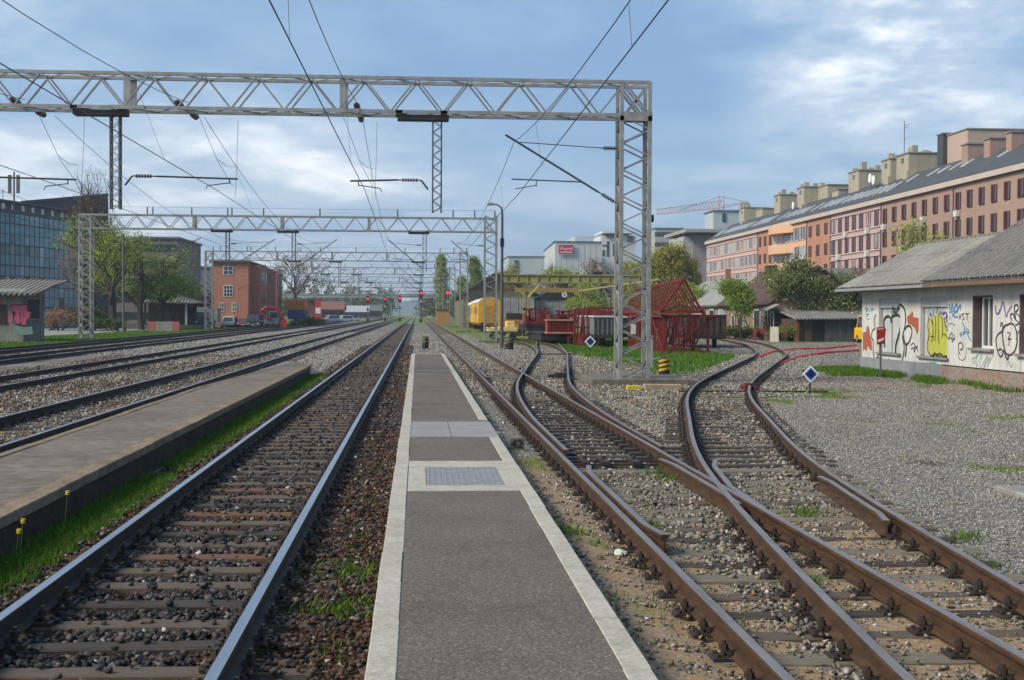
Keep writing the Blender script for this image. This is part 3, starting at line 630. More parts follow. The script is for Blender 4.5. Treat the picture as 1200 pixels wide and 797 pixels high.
def grass(name, x0, x1, y0, y1, dens, h, w, m=gl1, thr_=.45):
    n = int((x1-x0)*(y1-y0)*dens); x = rng.uniform(x0, x1, n); y = rng.uniform(y0, y1, n); zz = zones(x, y)[:, 0]
    k = (zz+rng.uniform(-.25, .25, n) > thr_) & (x > -.35*y-1) & (x < .5*y+1); x, y = x[k], y[k]; n = len(x)
    return blades(name, x, y, gh(x)-.01, rng.uniform(.4, 1.1, n)*h, np.full(n, w), m)
grass('grass_strip', -3.45, -2.8, 8, 45, 3400, .13, .007)
grass('weeds', -.85, -.3, 6, 60, 700, .07, .008, gl2, .4)
grass('weeds_by_platform', 1.3, 2.0, 8, 60, 400, .07, .009, gl2, .4)
grass('grass_by_house', 14.5, 18.3, 29, 58, 600, .20, .016)
grass('grass_by_steelwork', 7, 17, 46, 112, 130, .2, .035)
grass('yard_weeds', 7, 16.5, 18, 40, 160, .07, .014, gl2, .4)
grass('verge_grass', -30, -21.5, 60, 175, 60, .16, .05, gl1, .5)
# weed tufts between the rails
tx_, ty_ = [], []
for (cx0, cy0, rr, nn) in ((3.42, 17.6, .16, 260), (3.3, 16.9, .12, 120), (4.15, 14.0, .12, 120), (3.1, 10.3, .07, 60), (-.62, 9.2, .16, 180), (-.6, 10.6, .2, 200), (1.45, 12.5, .1, 80), (6.1, 11.9, .15, 120), (5.3, 12.4, .1, 80), (-3.1, 12.0, .14, 200), (-3.12, 15.0, .14, 160), (2.35, 13.1, .08, 60), (17.0, 41.6, .5, 500), (4.75, 11.0, .1, 70)):
    tx_.append(rng.normal(cx0, rr, nn)); ty_.append(rng.normal(cy0, rr, nn))
tx_ = np.concatenate(tx_); ty_ = np.concatenate(ty_)
blades('weed_tufts', tx_, ty_, gh(tx_), rng.uniform(.04, .13, len(tx_)), np.full(len(tx_), .008), gl1, .9)
# dandelions at the foot of the left platform
yel = mat('dandelion_yellow', (.85, .62, .02), .6); stemm = mat('stem_green', (.08, .2, .02), .7)
for i, (px, py, hh, lab) in enumerate(((27, 602, .14, 'taller dandelion in the pair at the foot of the left platform'), (22, 614, .10, 'shorter dandelion in the pair at the foot of the left platform'), (79, 569, .16, 'single tall dandelion against the platform wall'))):
    p = atX(px, py+9, -3.2); th = thing('dandelion', lab, 'dandelion', (p.x, p.y, -.05), 0, 'dandelions by the left platform')
    m = MB(); m.tube([(p.x-.03, p.y, -.05), (p.x-.015, p.y, p.z*.5), (p.x, p.y, p.z)], .0022, 5); m.build('stem', stemm, th); m = MB()
    for k in range(26): a = rng.uniform(0, 6.28); l_ = rng.uniform(.05, .2); zt_ = rng.uniform(.0, .09); q = (p.x-.02+l_*math.cos(a)*.6, p.y+l_*math.sin(a)*.6, zt_); m.quad((p.x-.03, p.y, -.05), (p.x-.02, p.y+.01, -.05), (q[0]+.008, q[1]+.008, q[2]), q)
    m.build('leaves', gl1, th)
    m = MB()
    for k in range(14):
        for e in (-.012, .004, .02): a = k*.449+e*30; m.quad((p.x, p.y, p.z), (p.x+.02*math.cos(a), p.y+.02*math.sin(a), p.z+e), (p.x+.02*math.cos(a+.4), p.y+.02*math.sin(a+.4), p.z+e), (p.x, p.y, p.z+.022))
    m.build('flower', yel, th)

# ================================================================ PLATFORMS
agg = bpy.data.materials.new('platform_asphalt'); agg.use_nodes = True; t = agg.node_tree; b = t.nodes['Principled BSDF']; b.inputs['Roughness'].default_value = .85
co = N(t, 'ShaderNodeTexCoord'); vo = N(t, 'ShaderNodeTexVoronoi'); vo.inputs['Scale'].default_value = 95; L(t, co.outputs['Object'], vo.inputs['Vector']); s_ = N(t, 'ShaderNodeSeparateColor'); L(t, vo.outputs['Color'], s_.inputs[0])
c = ramp(t, s_.outputs[0], [(0, (.060, .047, .036)), (.45, (.092, .073, .056)), (.75, (.122, .098, .075)), (.93, (.17, .138, .105)), (1, (.28, .235, .18))])
nb = noise(t, co.outputs['Object'], .9, 5, .6); c = mix(t, 1.0, c, ramp(t, nb.outputs[0], [(.3, (.74, .72, .70)), (.5, (1, 1, 1)), (.7, (1.2, 1.18, 1.15))]), 'MULTIPLY')
st1 = noise(t, co.outputs['Object'], 5.5, 5, .7); c = mix(t, 1.0, c, ramp(t, st1.outputs[0], [(.28, (.55, .52, .50)), (.36, (1, 1, 1)), (.70, (1, 1, 1)), (.78, (1.2, 1.18, 1.12))]), 'MULTIPLY')
nf = noise(t, co.outputs['Object'], 260, 2, .6); c = mix(t, 1.0, c, ramp(t, nf.outputs[0], [(.3, (.75, .75, .75)), (.7, (1.25, 1.25, 1.25))]), 'MULTIPLY')
L(t, c, b.inputs['Base Color']); bp = N(t, 'ShaderNodeBump'); bp.inputs['Strength'].default_value = .7; bp.inputs['Distance'].default_value = .006; L(t, s_.outputs[1], bp.inputs['Height']); L(t, bp.outputs[0], b.inputs['Normal'])
kerb = mat('pale_kerb_stone', (.45, .425, .36), .8, (.35, .325, .265), 3.2, grain=.16, bump=.15, bscale=60)
slabm = mat('grey_slab', (.27, .27, .265), .85, (.22, .22, .215), 2.0, grain=.12, bump=.2)
conc = mat('concrete', (.30, .29, .27), .88, (.20, .19, .17), 2.0, bump=.35, grain=.18)
conc_d = mat('dirty_concrete', (.20, .175, .145), .9, (.11, .10, .085), 2.5, bump=.4, grain=.2)
pf = thing('platform', 'long narrow low platform between the tracks, dark asphalt edged with pale kerb stones', 'platform', (.5, 6, 0)); ZP = .16
XL0, XL1, XR1, XR0 = -.27, -.105, 1.10, 1.255
m = MB(); segs = [(4.6, 14.05), (16.9, 20.2), (23.05, 43.7), (43.82, 61.5)]
for a, b_ in segs: m.box(XL1+.002, XR1-.002, a, b_, -.1, ZP-.006)
m.build('asphalt_surface', agg, pf)
r = random.Random(5)
def kstone(x0, x1, y0, y1):
    m = MB(); j = r.uniform(-.004, .004); m.box(x0+j, x1+j, y0+.009, y1-.009, -.16, ZP+r.uniform(-.003, .003)); m.build('kerb_stone', kerb, pf, bevel=.006)
y = 4.6
while y < 61.9:
    y2 = min(y+1.18, 61.95); kstone(XL0, XL1, y, y2)
    if not (20.3 < y+.3 < 22.9): kstone(XR1, XR0, y, y2)
    y = y2
for a_ in ((XL1+.004, XR1-.004, 61.5, 61.95), (XL1+.004, XR1-.004, 43.703, 43.817), (XL1+.004, XR1-.004, 14.053, 14.50), (XL1+.004, XR1-.004, 16.2, 16.897), (XL1+.004, .10, 14.503, 16.197), (.97, XR1-.004, 14.503, 16.197)): m = MB(); m.box(*a_, -.1, ZP+.001); m.build('cross_kerb', kerb, pf)
for a, b_ in ((XL1+.006, .52), (.53, XR0)): m = MB(); m.box(a, b_, 20.205, 23.04, -.1, ZP+.002); m.build('slab', slabm, pf)
m = MB(); m.box(.105, .965, 14.505, 16.195, -.1, ZP-.005); pl = m.build('service_cover', mat('cover_steel', (.30, .30, .305), .6, (.24, .24, .245), 8, metal=.2, spec=.5), pf)
m = MB()
for k in range(13): m.box(.125+k*.066, .14+k*.066, 14.53, 16.17, ZP-.012, ZP)
for k in range(12): m.box(.108, .96, 14.56+k*.14, 14.575+k*.14, ZP-.012, ZP-.001)
m.build('grid', MATS['cover_steel'], pl)
# raised platform on the left
pl = thing('raised_platform', 'raised weathered asphalt platform with brown concrete edging left of the shiny track', 'platform', (-4.2, 5, 0)); ZL = .33
old = mat('weathered_asphalt', (.145, .115, .092), .9, (.20, .165, .135), .5, grain=.22, bump=.35, bscale=120)
edg = mat('mossy_edging', (.27, .20, .13), .9, (.16, .12, .075), 2.4, grain=.25, bump=.5)
m = MB(); P = [(-3.66, 4), (-3.66, 43.4), (-4.3, 44.3), (-4.88, 33), (-4.88, 4)]; m.prism(P, 'Z', -.2, ZL-.008); m.build('asphalt_surface', old, pl)
def estrip(pts, w, z0, z1, name='edge_stone', n=1.5):
    (xa, ya), (xb, yb) = pts; L_ = math.hypot(xb-xa, yb-ya); k = max(1, int(L_/n))
    for i in range(k):
        p = Vector((xa+(xb-xa)*i/k, ya+(yb-ya)*i/k, 0)); q = Vector((xa+(xb-xa)*(i+1)/k, ya+(yb-ya)*(i+1)/k, 0)); d = (q-p).normalized(); nn = Vector((-d.y, d.x, 0))
        p = p+d*.006; q = q-d*.006; j = r.uniform(-.006, .006); m = MB(); m.add([(p.x, p.y, z0), (q.x, q.y, z0), (q.x+nn.x*w, q.y+nn.y*w, z0), (p.x+nn.x*w, p.y+nn.y*w, z0), (p.x, p.y, z1+j), (q.x, q.y, z1+j), (q.x+nn.x*w, q.y+nn.y*w, z1+j), (p.x+nn.x*w, p.y+nn.y*w, z1+j)],
              [(0,3,2,1),(4,5,6,7),(0,1,5,4),(1,2,6,5),(2,3,7,6),(3,0,4,7)]); m.build(name, edg, pl, bevel=.008)
estrip([(-3.45, 4), (-3.45, 43.4)], .205, ZL-.10, ZL+.004); estrip([(-3.45, 43.4), (-3.9, 44.6)], .2, ZL-.10, ZL)
estrip([(-5.0, 4), (-5.03, 31)], -.13, -.2, ZL+.002, n=2.5); estrip([(-5.03, 31), (-4.4, 44.3)], -.11, -.2, ZL, n=2.5)
m = MB(); P = [(-3.47, 4.1), (-3.47, 43.3)]; m.prism([(-3.60, 4.05), (-3.60, 43.4), (-4.0, 44.5), (-3.93, 44.5), (-3.48, 43.4), (-3.48, 4.05)], 'Z', -.2, ZL-.102)
m.build('side_wall', mat('platform_side_dark', (.032, .023, .018), .9, (.07, .05, .035), 2, grain=.3, bump=.5), pl)
# ================================================================ CATENARY GANTRIES
galv = mat('galvanised_steel', (.33, .34, .335), .6, (.22, .215, .20), 2.2, metal=.25, spec=.4, grain=.10)
galv_d = mat('galvanised_dull', (.12, .125, .13), .6, (.09, .092, .095), 1.3, metal=.2, spec=.4, grain=.12)
brnst = mat('brown_bracket_steel', (.12, .10, .095), .7, (.07, .055, .05), 3, grain=.2)
insul = mat('brown_insulator', (.035, .022, .02), .3, (.06, .035, .03), 5, spec=.6)
wirem = mat('overhead_wire', (.06, .062, .065), .5, (.045, .045, .05), 3)
tubem = mat('cantilever_tube', (.085, .085, .09), .55, (.05, .05, .055), 4, metal=.3)
def zig(m, p0, p1, o0, o1, pitch, w):
    """zigzag bracing between chord o0 and chord o1 along p0 -> p1"""
    p0, p1, o0, o1 = map(Vector, (p0, p1, o0, o1)); d = p1-p0; n = max(2, round(d.length/pitch))
    for i in range(n):
        a = p0+d*(i/n); b = p0+d*((i+1)/n); c = p0+d*((i+.5)/n)
        m.bar(a+o0, c+o1, w, w*.5); m.bar(c+o1, b+o0, w, w*.5)
def lattice_post(root, x, Y, z0, z1, w, cw, bw, pitch, name='lattice_post', foot=True):
    m = MB(); h = w/2; ys = (Y, Y+w)
    for xx in (x-h, x+h):
        for yy in ys: m.bar((xx, yy, z0), (xx, yy, z1), cw)
    for yy in ys: zig(m, (x, yy, z0), (x, yy, z1), (-h, 0, 0), (h, 0, 0), pitch, bw)
    for xx in (x-h, x+h): zig(m, (xx, Y+h, z0), (xx, Y+h, z1), (0, -h, 0), (0, h, 0), pitch, bw)
    return m.build(name, galv, root)
def insulator(root, p, q, ribs=6, r=.07, rod=.02):
    p, q = Vector(p), Vector(q); d = q-p; m = MB(); m.tube([p, q], rod, 6)
    for i in range(ribs):
        a = p+d*(.15+.7*i/ribs); m.tube([a, a+d*(.35/ribs)], r, 8)
    return m.build('insulator', insul, root)
def beam(root, xl, xr, Y, z0, z1, w, pitch):
    m = MB()
    for yy in (Y, Y+w):
        for zz in (z0, z1): m.bar((xl, yy, zz), (xr, yy, zz), .10)
        zig(m, (xl, yy, 0), (xr, yy, 0), (0, 0, z0), (0, 0, z1), pitch, .085)
    zig(m, (xl, Y+w/2, z0), (xr, Y+w/2, z0), (0, -w/2, 0), (0, w/2, 0), pitch, .05)
    zig(m, (xl, Y+w/2, z1), (xr, Y+w/2, z1), (0, -w/2, 0), (0, w/2, 0), pitch, .05)
    m.build('lattice_beam', galv, root)
    m = MB(); x = xr-9.3
    while x > xl+2:
        for yy in (Y-.02, Y+w+.02): m.bar((x, yy, z0-.04), (x, yy, z1+.04), .20, .03, up=(0, 1, 0))
        m.box(x-.5, x+.5, Y-.07, Y-.055, z0-.06, z0+.06); x -= 6.35
    m.build('splice_plates', galv, root)
def drop(root, x, Y, zt, zb):
    m = MB(); h = .13
    for a in (-h, h):
        for b_ in (.3-h, .3+h): m.bar((x+a, Y+b_, zb), (x+a, Y+b_, zt), .045)
    for b_ in (.3-h, .3+h): zig(m, (x, Y+b_, zb), (x, Y+b_, zt), (-h, 0, 0), (h, 0, 0), .34, .03)
    for a in (-h, h): zig(m, (x+a, Y+.3, zb), (x+a, Y+.3, zt), (0, -h, 0), (0, h, 0), .34, .03)
    m.build('drop_mast', galv_d, root)
    m = MB(); m.box(x-1.2, x+.35, Y+.05, Y+.55, zt+.0, zt+.15); m.box(x-1.25, x-1.05, Y-.05, Y+.75, zt+.15, zt+.26); m.box(x+.1, x+.3, Y-.05, Y+.75, zt+.15, zt+.26)
    m.build('carrier_box', brnst, root)
def arm_flat(root, xp, xw, Y, z=6.08):
    """stiff tube from a drop mast with insulator and steady arm"""
    s = 1 if xw > xp else -1; yy = Y+.3; xi = xp+s*.35
    m = MB(); m.tube([(xp+s*.13, yy, z-.28), (xp+s*.3, yy, z-.05), (xi, yy, z)], .03, 6); e = xw+s*.45
    m.tube([(xi+s*.7, yy, z-.0), (e, yy, z-.05)], .028, 6)
    m.tube([(xw-s*.55, yy, z-.03), (xw-s*.55, yy, z-.22), (xw-s*.5, yy, z-.25)], .016, 5) if False else m.tube([(e-s*.25, yy, z-.04), (e-s*.25, yy, z-.2)], .018, 5)
    m.tube([(e-s*.25, yy, z-.17), (xw-s*.45, yy, z-.26), (xw-s*.5, yy, z-.36)], .016, 5)
    m.build('cantilever', tubem, root); insulator(root, (xi, yy, z), (xi+s*.7, yy, z-.0), 6, .06)
def arm_diag(root, xp, xw, Y, z0=5.3, zt=7.25):
    s = 1 if xw > xp else -1; yy = Y+.35; d = Vector((xw+s*.35-xp, 0, zt+.2-z0)); p = Vector((xp, yy, z0)); u = d.normalized()
    m = MB(); m.tube([p+u*.75, p+d], .032, 6); m.tube([(xp+s*.6, yy, zt-.16), (xw-s*.1, yy, zt-.02)], .014, 5)
    q = p+d*.33; m.tube([(q.x, yy, q.z), (xw+s*.15, yy, q.z+.06)], .02, 6); m.tube([(xw-s*.6+s*.0, yy, q.z+.05), (xw-s*.6, yy, q.z-.16)], .015, 5); m.tube([(xw-s*.6, yy, q.z-.12), (xw+s*.05, yy, q.z-.24)], .014, 5)
    m.build('cantilever', tubem, root)
    insulator(root, p+u*.12, p+u*.75, 6, .065); insulator(root, (xp+s*.08, yy, zt-.17), (xp+s*.6, yy, zt-.16), 6, .065)
def footing(root, x, Y, sx=1.6, sy=1.4, top=.05):
    m = MB(); m.box(x-sx/2, x+sx/2, Y-.35, Y-.35+sy+.3, -.4, top); m.build('footing', conc_d, root, bevel=.03)
GG = 'steel portal gantries over the tracks'
Y = 40.0; xr = 6.6; G1 = thing('catenary_gantry', 'nearest and largest grey lattice gantry, its right post beside the striped bollard', 'gantry', (xr, Y, 0), 0, GG)
lattice_post(G1, xr, Y, -.02, 8.08, .86, .12, .07, .85)
lattice_post(G1, -24.1, Y, -.02, 8.08, .86, .12, .07, .85)
m = MB()
for yy in (Y-.01, Y+.87):
    m.bar((xr-.46, yy, 7.95), (xr+.46, yy, 9.1), .07); m.bar((xr+.46, yy, 7.95), (xr-.46, yy, 9.1), .07)
    for xx in (xr-.43, xr+.43): m.bar((xx, yy, 7.9), (xx, yy, 9.1), .1)
m.box(xr-.5, xr+.5, Y-.06, Y-.045, 7.93, 8.2); m.box(xr-.46, xr+.46, Y, Y+.86, 8.0, 8.03)
m.build('corner_frame', galv, G1)
beam(G1, -24.5, xr+.45, Y, 8.1, 9.1, .86, 1.55)
for x in (-13.9, -9.0, .57): drop(G1, x, Y, 7.88, 5.1)
arm_flat(G1, .43, -1.6, Y); arm_flat(G1, -8.86, -5.85, Y, 6.1); arm_flat(G1, -13.75, -10.6, Y, 6.02)
arm_diag(G1, 6.17, 3.0, Y, 5.4, 7.3)
footing(G1, 6.75, Y, 3.0, 2.6, .10); footing(G1, -24.1, Y)
for xw in (-11.95, -7.15, -1.85):
    insulator(G1, (xw, Y-.05, 8.27), (xw, Y+.9, 8.27), 5, .10, .03); insulator(G1, (xw, Y+2.6, 8.32), (xw, Y+3.6, 8.33), 5, .10, .03)
    m = MB(); m.bar((xw, Y+.9, 8.27), (xw, Y+2.6, 8.32), .07); m.build('tension_rod', brnst, G1)
m = MB(); m.box(xr-.12, xr+.03, Y-.09, Y-.06, 1.45, 1.75); m.build('number_plate', mat('white_plate', (.62, .63, .63), .5), G1)
GY = [98, 155, 207, 260, 315, 370, 425, 480]
LABS = ['second gantry from the front, ending by the tall street lamp', 'third gantry, its left post in front of the brick building', 'fourth gantry down the line', 'fifth gantry down the line', 'sixth gantry down the line', 'seventh gantry, above the far red signals', 'eighth gantry, far down the line', 'ninth and farthest gantry, hazy above the tracks']
Y = 98.0; xr = 5.4; G2 = thing('catenary_gantry', LABS[0], 'gantry', (xr, Y, 0), 0, GG)
G2P = []
lattice_post(G2, xr, Y, -.02, 9.3, .86, .12, .085, .85); lattice_post(G2, -24.1, Y, -.02, 9.1, .8, .12, .085, .85)
beam(G2, -24.5, xr+.3, Y, 8.1, 9.1, .8, 1.6)
for x in (-13.9, -9.1, .5): drop(G2, x, Y, 7.9, 5.1)
arm_diag(G2, .4, -1.8, Y); arm_diag(G2, -9.0, -6.3, Y); arm_diag(G2, -13.8, -10.8, Y); arm_diag(G2, 5.0, 2.8, Y); arm_diag(G2, -20.9, -16.2, Y, 4.6, 7.3)
footing(G2, xr, Y, 1.8); footing(G2, -24.1, Y)
for x in (-23.6, -22.8, -19.7, -19.3, -16.5, -13.9, -13.6, -11.3, -7.2, -1.5, 2.6, 4.2, 5.7): insulator(G2, (x, Y+.3, 9.12), (x, Y+.3, 9.72), 5, .06, .035)
m = MB(); m.tube([(-23.6, Y+.3, 9.7), (-7.2, Y+.3, 9.66), (5.7, Y+.3, 9.7)], .012, 4); m.build('feeder_wire', wirem, G2)
kidsG2 = [o for o in bpy.data.objects if o.parent == G2]
for i, Y in enumerate(GY[1:]):
    c = G2.copy(); COL.objects.link(c); c.location = (xr, Y, 0); c['label'] = LABS[i+1]
    for ch in kidsG2: d = ch.copy(); COL.objects.link(d); d.parent = c
# thin mast that carries the fourth track's arm at the second gantry
th = thing('thin_mast', 'thin grey pole on the grass in front of the big left tree', 'mast', (-29.2, 134, 0)); m = MB(); m.tube([(-29.2, 134, -.1), (-29.2, 134, 9.8)], .11, 8); m.build('pole', galv_d, th); m = MB(); m.bar((-29.2, 134, 9.2), (-28.3, 134, 9.2), .08); m.build('arm', galv_d, th)

# ================================================================ OVERHEAD WIRES
YS = [-18, 40]+GY
def wires(x, label, dead, zc=5.75, xo=0.0, rr=.0105):
    th = thing('overhead_wire', label, 'overhead wire', (x, -18, zc), 0, 'overhead wires')
    cp = []
    for i, Y in enumerate(YS): cp.append((x+(.2 if i % 2 else -.2), Y+.35, zc))
    m = MB(); m.tube(cp, rr, 5); m.build('contact_wire', wirem, th)
    for i in range(len(YS)-1):
        y0, y1 = YS[i], YS[i+1]; za = 8.25 if (dead and y0 == 40) else (8.9 if dead and y0 == -18 else 7.25); zb = 8.25 if (dead and y1 == 40) else 7.25
        if y0 == 40 and dead: y0 = 43.6; za = 8.33
        sag = 1.25 if dead and y1 <= 98 else .85; n = 14; pts = []
        if dead and i == 0: fz = lambda yy: 7.08+.00184*(yy-14)**2
        elif i == 0: fz = lambda yy: 6.36+.00165*(yy-16.5)**2
        else: fz = lambda yy, a=y0, b=y1, p=za, q=zb, s_=sag: p+(q-p)*(yy-a)/(b-a)-s_*4*((yy-a)/(b-a))*(1-(yy-a)/(b-a))
        fx = lambda yy: np.interp(yy, [p[1] for p in cp], [p[0] for p in cp])
        for k in range(n+1): yy = y0+(y1-y0)*k/n; pts.append((x+xo, yy+(.35 if y0 != 43.6 else 0), fz(yy)))
        m = MB(); m.tube(pts, rr*.9, 5, caps=False); m.build('messenger_wire', wirem, th)
        m = MB(); nd = 6 if Y < 200 else 4
        for k in range(1, nd+1):
            yy = y0+(y1-y0)*(k-.5)/nd; zz = fz(yy)
            if zz > zc+.1: m.tube([(x+xo, yy, zz), (fx(yy), yy, zc)], .0045, 4, caps=False)
        for k in range(1): pass
        m.build('droppers', wirem, th)
    return th
wires(-1.8, 'wires above the shiny track left of the narrow platform', True)
wires(-6.3, 'wires above the track beyond the raised left platform', True, xo=-.6)
wires(-10.75, 'wires above the middle left track', True, xo=-.9)
wires(-16.0, 'wires above the fourth left track', False)
wires(2.9, 'wires above the straight track right of the narrow platform', False)
# second hangers on the near span: the paired droppers under the first gantry
for x in (-11.2, -6.3, -1.8):
    th = thing('wire_hanger', {-11.2: 'forked hanger wires under the first gantry over the middle left track', -6.3: 'forked hanger wires under the first gantry beyond the raised platform', -1.8: 'forked hanger wires under the first gantry over the shiny track'}[x], 'hanger wire', (x, 43.6, 8.3))
    m = MB(); m.tube([(x-.55, 42.0, 8.2), (x-.05, 42.6, 6.85), (x+.35, 43.2, 6.1)], .008, 4, caps=False); m.tube([(x-.05, 42.6, 6.9), (x+.18, 42.9, 6.72), (x+.42, 43.6, 6.75), (x+.45, 43.7, 8.3)], .008, 4, caps=False); m.tube([(x+.42, 43.6, 6.75), (x+.4, 43.4, 5.75)], .008, 4, caps=False); m.build('strand', wirem, th)

# ================================================================ SIGNALS, LAMP, SMALL TRACKSIDE THINGS
black = mat('black_paint', (.015, .015, .017), .5, (.03, .03, .03), 5)
redl = mat('red_signal_light', (.8, .02, .03), .4, emit=((1.0, .03, .05), .7))
def signal(px, py, pbase, Y, label, sc=1.0):
    h = atY(px, py, Y); x = h.x; th = thing('railway_signal', label, 'signal', (x, Y, 0), 0, 'red signals down the line')
    m = MB(); m.tube([(x, Y, 0), (x, Y, h.z-.3)], .09, 8); m.build('mast', galv_d, th); m = MB(); m.box(x-.3, x+.3, Y-.3, Y+.3, -.1, .8); m.build('base', black, th)
    m = MB(); m.prism([(x-.42*sc, h.z-1.1*sc), (x+.42*sc, h.z-1.1*sc), (x+.5*sc, h.z-.6*sc), (x+.5*sc, h.z+.6*sc), (x+.25*sc, h.z+.95*sc), (x-.25*sc, h.z+.95*sc), (x-.5*sc, h.z+.6*sc), (x-.5*sc, h.z-.6*sc)], 'Y', Y-.12, Y); hd = m.build('head', black, th)
    m = MB(); m.tube([(x, Y-.15, h.z+.1), (x, Y-.13, h.z+.1)], .36*sc, 14); m.build('lamp', redl, hd)
    for dz in (-.55,): m = MB(); m.tube([(x, Y-.15, h.z+dz*sc), (x, Y-.13, h.z+dz*sc)], .2*sc, 12); m.build('unlit_lamp', mat('dark_lens', (.02, .03, .04), .2), hd)
    m = MB(); m.box(x-.28, x+.28, Y-.1, Y, h.z-2.6, h.z-2.1); m.build('sign_plate', black, th)
    m = MB(); m.box(x-.2, x+.2, Y-.1, Y, h.z-1.9, h.z-1.6); m.build('number_plate', MATS['white_plate'], th)
signal(493.2, 344, 377, 300, 'red signal in line with the end of the narrow platform', 1.0); signal(524.5, 343.5, 379, 270, 'rightmost red signal, left of the yellow coach', 1.0)
signal(468.6, 350, 377, 330, 'red signal left of the shiny track', .85); signal(451.3, 351, 377, 330, 'small red signal third from the left', .7); signal(431, 351, 378, 310, 'leftmost of the red signals', .8)
th = thing('street_lamp', 'tall dark lamp post with one curved arm beside the second gantry', 'street lamp', (5.2, 81.8, 0))
m = MB(); m.tube([(5.2, 81.8, -.1), (5.2, 81.8, 3), (5.2, 81.8, 8.2), (5.14, 81.8, 8.6), (4.9, 81.8, 8.78), (4.6, 81.8, 8.82)], [.11, .10, .075, .06, .05, .045], 8); m.build('pole', mat('lamp_pole', (.10, .10, .105), .6), th)
m = MB(); m.prism([(4.25, 8.72), (4.65, 8.74), (4.68, 8.86), (4.5, 8.92), (4.28, 8.84)], 'Y', 81.7, 81.95); m.build('lamp_head', galv, th)
m = MB(); m.box(5.08, 5.32, 81.65, 81.9, 6.2, 6.7); m.build('box', black, th)
ylw = mat('signal_yellow', (.72, .50, .03), .6, (.55, .36, .03), 6, grain=.2)
ylwd = mat('worn_yellow', (.36, .27, .05), .7, (.14, .11, .04), 9, grain=.3)
def bollard(x, Y, h, r_, label, tilt=0.0):
    th = thing('bollard', label, 'bollard', (x, Y, -.14), 0, 'black and yellow trackside bollards')
    m = MB(); m.tube([(x, Y, -.2), (x, Y, h-.12), (x, Y, h-.04), (x, Y, h)], [r_, r_, r_*.9, r_*.55], 16); bd = m.build('post', black, th, smooth=False)
    for k in range(3) if Y < 60 else (1, 2):
        zc = h*.18+k*h*.27; m = MB(); n = 16; v1, v2 = [], []
        for i in range(n+1):
            a = math.pi+math.pi*i/n; zz = zc+(i/n)*h*.22; rr = r_+.006
            v1.append((x+rr*math.cos(a), Y+rr*math.sin(a), zz-.045)); v2.append((x+rr*math.cos(a), Y+rr*math.sin(a), zz+.045))
        for i in range(n): m.quad(v1[i], v1[i+1], v2[i+1], v2[i])
        m.build('stripe', ylw if Y < 60 else ylwd, bd)
    m = MB(); m.box(x-.22, x+.22, Y-.22, Y+.22, -.22, -.1); m.build('base', conc_d, th)
bollard(8.55, 45.4, .58, .19, 'black bollard with yellow stripes right of the nearest gantry post')
bollard(.47, 78.5, .68, .19, 'stubby bollard standing just beyond the end of the narrow platform'); bollard(5.5, 79.5, .60, .27, 'yellow and black bollard at the foot of the tall lamp post')
blue = mat('sign_blue', (.015, .04, .22), .4, (.02, .05, .28), 4, grain=.05); wht = mat('sign_white', (.72, .74, .76), .45, (.62, .64, .66), 4, grain=.05)
def diamond(x, Y, zc, s, label, sub=None):
    th = thing('diamond_sign', label, 'sign', (x, Y, -.14), 0, 'diamond point signs'); r_ = s/math.sqrt(2)*1.0
    m = MB(); m.tube([(x+.0, Y, -.14), (x+.0, Y, zc)], .025, 8); m.build('post', black, th)
    m = MB(); m.box(x-s*.62, x+s*.62, Y-.01, Y+.02, zc-s*.34, zc+s*.34); m.build('back_plate', black, th)
    def dia(k, y0, y1, mt, nm, par):
        m = MB(); m.prism([(x, zc-k), (x+k, zc), (x, zc+k), (x-k, zc)], 'Y', y0, y1); return m.build(nm, mt, par)
    p = dia(s*.72, Y-.06, Y-.03, wht, 'panel', th); dia(s*.52, Y-.064, Y-.0605, blue, 'blue_field', p); dia(s*.30, Y-.068, Y-.0645, mat('sign_dark_blue', (.008, .015, .08), .4) if sub is None else sub, 'centre_mark', p)
diamond(10.6, 35.1, .46, .325, 'blue and white diamond sign on a post in the gravel yard')
diamond(9.7, 74, .5, .46, 'black and white diamond sign in the grass under the steelwork', mat('sign_white', (.7, .7, .7)) if False else black)
m = MB(); m.box(10.35, 10.85, 34.8, 35.4, -.2, -.08); o = m.build('concrete_pad', conc); tag(o, 'small concrete pad under the blue diamond sign post', 'pad')
# numbered block at the platform edge
th = thing('number_block', 'small concrete block with the number 42 by the platform edge', 'marker block', (1.5, 20.4, -.14))
m = MB(); m.box(1.42, 1.66, 20.4, 20.52, -.2, .13); m.build('block', conc_d, th, bevel=.012)
def text(s, size, loc, rot, m, parent, name='lettering', shear=0.0, ext=.004, sx=1.0, world=True):
    cu = bpy.data.curves.new(name, 'FONT'); cu.body = s; cu.size = size; cu.shear = shear; cu.extrude = ext; cu.align_x = 'CENTER'; cu.align_y = 'CENTER'; cu.resolution_u = 3
    o = bpy.data.objects.new(name, cu); COL.objects.link(o); me = bpy.data.meshes.new_from_object(o.evaluated_get(bpy.context.evaluated_depsgraph_get())); bpy.data.objects.remove(o); bpy.data.curves.remove(cu)
    me.materials.clear(); me.materials.append(m); o = bpy.data.objects.new(name, me); COL.objects.link(o); o.parent = parent
    o.location = Vector(loc)-(rootloc(parent) if parent else Vector((0, 0, 0))); o.rotation_euler = rot; o.scale = (sx, 1, 1); return o
text('42', .19, (1.54, 20.394, .03), (R_(90), 0, 0), black, th)
